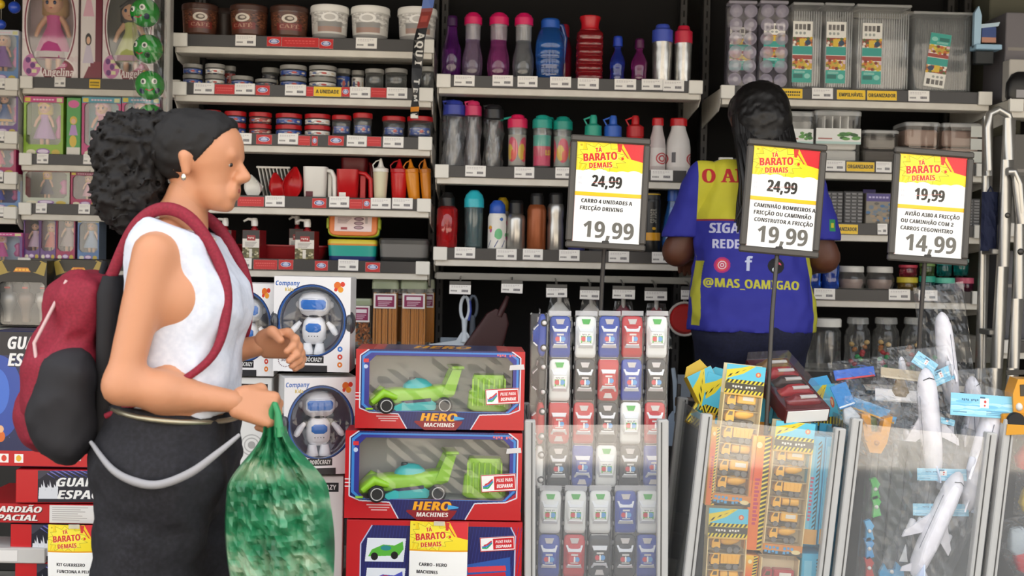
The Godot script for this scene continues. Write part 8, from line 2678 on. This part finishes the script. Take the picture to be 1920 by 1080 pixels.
	gm.uv1_scale = Vector3(1.6, 2.4, 1.6)
	gm.roughness = 0.35
	part(gb, "bag_body", crumpled(44, 30, func(u: float, v: float, side: float):
		var w := lerpf(0.045, 0.215, smoothstep(0.0, 0.3, v)) * (1.0 - 0.05 * sin(v * 9.0))
		var fold := 0.012 * sin(u * 23.0 + v * 2.0) * (1.0 - v * 0.6)
		return Vector3((u - 0.5) * w + 0.03 * v, -0.03 - v * 0.45, side * (0.055 * smoothstep(0.0, 0.5, v) + 0.012) * sqrt(maxf(0.0, sin(PI * u))) * (1.0 if v < 0.9 else 1.0 - pow((v - 0.9) * 10.0, 2.0)) + fold), 0.028, 41), gm)
	for s in [-1, 1]:
		part(gb, "handle", bar([Vector3(s * 0.012, -0.05, 0.01 * s), Vector3(s * 0.008, 0.0, 0.008 * s), Vector3(0, 0.018, 0)], [0.012, 0.007, 0.006]), mat("2a8a54", 0.4))

func assistant():
	var z0 := -4.02
	var o := thing("person", "shop assistant seen from behind in a blue and yellow printed shirt with long braids", "person", Vector3(P(1408, 600, z0).x, FLOOR, z0))
	var skin := mat("5a3424", 0.5)
	var torso := [b(-0.1, 1.365, 0, 0.1, 1.365, 0, 0.062, 0.062), b(-0.09, 1.24, 0, 0.09, 1.24, 0, 0.096, 0.096), b(-0.075, 1.1, 0, 0.075, 1.1, 0, 0.094, 0.094), b(-0.08, 0.98, 0, 0.08, 0.98, 0, 0.105, 0.105), b(-0.08, 0.88, 0.01, 0.08, 0.88, 0.01, 0.112, 0.112)]
	var LS := Vector3(-0.165, 1.37, 0)
	var LE := Vector3(-0.245, 1.13, -0.06)
	var LW := Vector3(-0.18, 1.12, -0.29)
	var RS := Vector3(0.165, 1.37, 0)
	var RE := Vector3(0.248, 1.12, -0.02)
	var RW := Vector3(0.2, 1.06, -0.25)
	var arms := [[LS, LE, 0.052, 0.042], [LE, LW, 0.042, 0.028], [RS, RE, 0.052, 0.042], [RE, RW, 0.044, 0.028]]
	var legs := [b(-0.085, 0.86, 0, -0.09, 0.46, 0, 0.09, 0.058), b(-0.09, 0.46, 0, -0.095, 0.09, 0.02, 0.058, 0.038), b(0.085, 0.86, 0, 0.09, 0.46, 0, 0.09, 0.058), b(0.09, 0.46, 0, 0.095, 0.09, 0.02, 0.058, 0.038), b(-0.095, 0.05, 0.02, -0.1, 0.035, -0.11, 0.036, 0.03), b(0.095, 0.05, 0.02, 0.1, 0.035, -0.11, 0.036, 0.03)]
	var hd := Transform3D(Basis(Vector3.UP, PI / 2.0 + 0.1) * Basis(Vector3.BACK, -0.2), Vector3(0.01, 1.565, -0.03))
	var fl := Flesh.new()
	fl.add(torso + arms + legs + [b(0, 1.38, 0, 0.005, 1.5, -0.015, 0.055, 0.054)], 0.013, 0.045)
	fl.add(head_bones(hd), 0.006, 0.018)
	fl.add(hand_bones(LW, LW - LE, Vector3(0, 1, 0.2), 0.5), 0.005, 0.008)
	fl.add(hand_bones(RW, RW - RE, Vector3(0, 1, 0.2), 0.6), 0.005, 0.008)
	part(o, "body", fl.mesh(), skin)
	# shirt with its printed back
	var im := img(640, 660, "2c2f9a")
	var X := func(px: float) -> float: return ((px - 1408.0) / 560.0 + 0.32) * 1000.0
	var Y := func(py: float) -> float: return (1.5 - (1.1 + (480.0 - py) / 560.0)) * 1000.0
	rect(im, X.call(1296), 0, X.call(1518) - X.call(1296), Y.call(404), "c9c132")
	rect(im, X.call(1296), Y.call(403), X.call(1518) - X.call(1296), 6, "8a2a3a")
	text(im, "O AMIGÃO", X.call(1392), Y.call(335), 62, "b8242a", "serif", 0.95, 0.0, 0.0, 2)
	text(im, "SIGA NOSSAS", X.call(1385), Y.call(429), 44, "c9cbe4", "bold", 0.9, 0.0, 0.0, 1)
	text(im, "REDES SOCIAIS", X.call(1392), Y.call(457), 42, "c9cbe4", "bold", 0.86, 0.0, 0.0, 1)
	var ic := Vector2(X.call(1339), Y.call(487))
	for q in [[26, "b8307a"], [20, "d84a5a"]]:
		ell(im, ic.x, ic.y, q[0], q[0], q[1])
	for q in [[14, "e9e0e6"], [11, "cf4468"], [7, "e9e0e6"], [4, "cf4468"]]:
		ell(im, ic.x, ic.y, q[0], q[0], q[1])
	text(im, "f", X.call(1386), Y.call(497), 64, "c9d2ee", "bold", 1.0, 0.0, 0.0, 1)
	ell(im, X.call(1437), Y.call(487), 26, 26, "17171f")
	rect(im, X.call(1437) + 2, Y.call(487) - 18, 5, 30, "e4eef0")
	ell(im, X.call(1437) - 3, Y.call(487) + 12, 9, 8, "e4eef0")
	poly(im, [[X.call(1437) + 4, Y.call(487) - 18], [X.call(1437) + 17, Y.call(487) - 8], [X.call(1437) + 17, Y.call(487) - 2], [X.call(1437) + 4, Y.call(487) - 8]], "e0506a")
	text(im, "@MAS_OAMIGAO", X.call(1394), Y.call(529), 40, "c2c040", "bold", 0.94, 0.0, 1.0, 1)
	poly(im, [[X.call(1498), Y.call(470)], [X.call(1530), Y.call(470)], [X.call(1530), Y.call(640)], [X.call(1514), Y.call(640)], [X.call(1512), Y.call(530)]], "b9b83a")
	poly(im, [[X.call(1310), Y.call(480)], [X.call(1290), Y.call(480)], [X.call(1290), Y.call(600)], [X.call(1302), Y.call(600)], [X.call(1304), Y.call(530)]], "b9b83a")
	rect(im, X.call(1544), Y.call(398), 24, 40, "2f8a5a")
	rect(im, X.call(1544) + 6, Y.call(398) + 12, 12, 16, "c9c132")
	var sm := printed(im, 0.75)
	var sh := Flesh.new()
	var grow := func(bones: Array, g: float) -> Array:
		return bones.map(func(q): return [q[0], q[1], q[2] + g, q[3] + g])
	var sleeves := [[LS, LS.lerp(LE, 0.8), 0.07, 0.072], [RS, RS.lerp(RE, 0.8), 0.07, 0.072]]
	sh.add(grow.call(torso, 0.022), 0.009, 0.06, [[Vector3(0, 0.868, 0), Vector3(0, -1, 0)], [Vector3(0, 1.435, 0.02), Vector3(0, 1, -0.3)]], 0.012, 9.0)
	sh.add(sleeves, 0.009, 0.04, [[Vector3(0, 1.435, 0.02), Vector3(0, 1, -0.3)], [LS.lerp(LE, 0.8), Vector3(0, -1, 0)], [Vector3(0, 1.11, 0), Vector3(0, -1, 0)]], 0.008, 9.0)
	part(o, "shirt", sh.mesh(func(p): return Vector2((p.x + 0.32) / 0.64, (1.5 - p.y) / 0.66) if p.z > 0.0 else Vector2(0.04, 0.95)), sm)
	var tr := Flesh.new()
	tr.add(grow.call(legs.slice(0, 4), 0.016) + [b(-0.08, 0.9, 0.01, 0.08, 0.9, 0.01, 0.124, 0.124), b(-0.07, 0.85, 0.04, -0.07, 0.85, 0.04, 0.1, 0.1), b(0.07, 0.85, 0.04, 0.07, 0.85, 0.04, 0.1, 0.1)], 0.012, 0.04, [[Vector3(0, 0.95, 0), Vector3(0, 1, 0)], [Vector3(0, 0.07, 0), Vector3(0, -1, 0)]], 0.006, 10.0)
	part(o, "trousers", tr.mesh(), grain(Color("12152e"), Color("1a1e3c"), 0.05, 6.0, 0.85, 25))
	for s in [-1, 1]:
		var f := Flesh.new()
		f.add([b(s * 0.095, 0.05, 0.05, s * 0.1, 0.036, -0.13, 0.046, 0.036)], 0.009, 0.02, [[Vector3(0, 0.004, 0), Vector3(0, -1, 0)]])
		part(o, "shoe", f.mesh(), mat("141416", 0.6))
	# braids
	var hair := Flesh.new()
	hair.add([[hd * Vector3(-0.035, 0.04, 0), hd * Vector3(0.02, 0.052, 0), 0.098, 0.09], [hd * Vector3(-0.06, -0.02, -0.02), hd * Vector3(-0.06, -0.06, -0.02), 0.075, 0.06], [hd * Vector3(-0.06, -0.02, 0.02), hd * Vector3(-0.06, -0.06, 0.02), 0.075, 0.06]], 0.008, 0.03, [[hd * Vector3(0.075, 0.02, 0), hd.basis * Vector3(1, -0.3, 0).normalized()]], 0.006, 40.0)
	var hm := mat("0e0b0b", 0.5)
	part(o, "hair_cap", hair.mesh(), hm)
	var r := RandomNumberGenerator.new()
	r.seed = 4
	for k in 64:
		var a := PI * (k + 0.5) / 64.0
		var lay := (k * 7) % 3
		var x0 := cos(a) * 0.092
		var st0 := hd.origin + Vector3(x0, 0.02 - 0.02 * lay, 0.055 + 0.045 * sin(a))
		var x1 := cos(a) * 0.09 + r.randf_range(-0.02, 0.02) + 0.03
		var ln := r.randf_range(0.26, 0.4) - absf(cos(a)) * 0.06
		var pts := [st0, Vector3(lerpf(x0, x1, 0.5), 1.46, 0.098 + 0.012 * lay), Vector3(x1, 1.36, 0.108 + 0.012 * lay + r.randf_range(0, 0.012)), Vector3(x1 + r.randf_range(-0.012, 0.012), 1.36 - ln * 0.3, 0.125 + 0.01 * lay), Vector3(x1 + r.randf_range(-0.03, 0.02), 1.36 - ln * 0.52, 0.122 + 0.012 * lay)]
		part(o, "braid", bar(pts, [0.009, 0.009, 0.008, 0.007, 0.003], 6), hm)
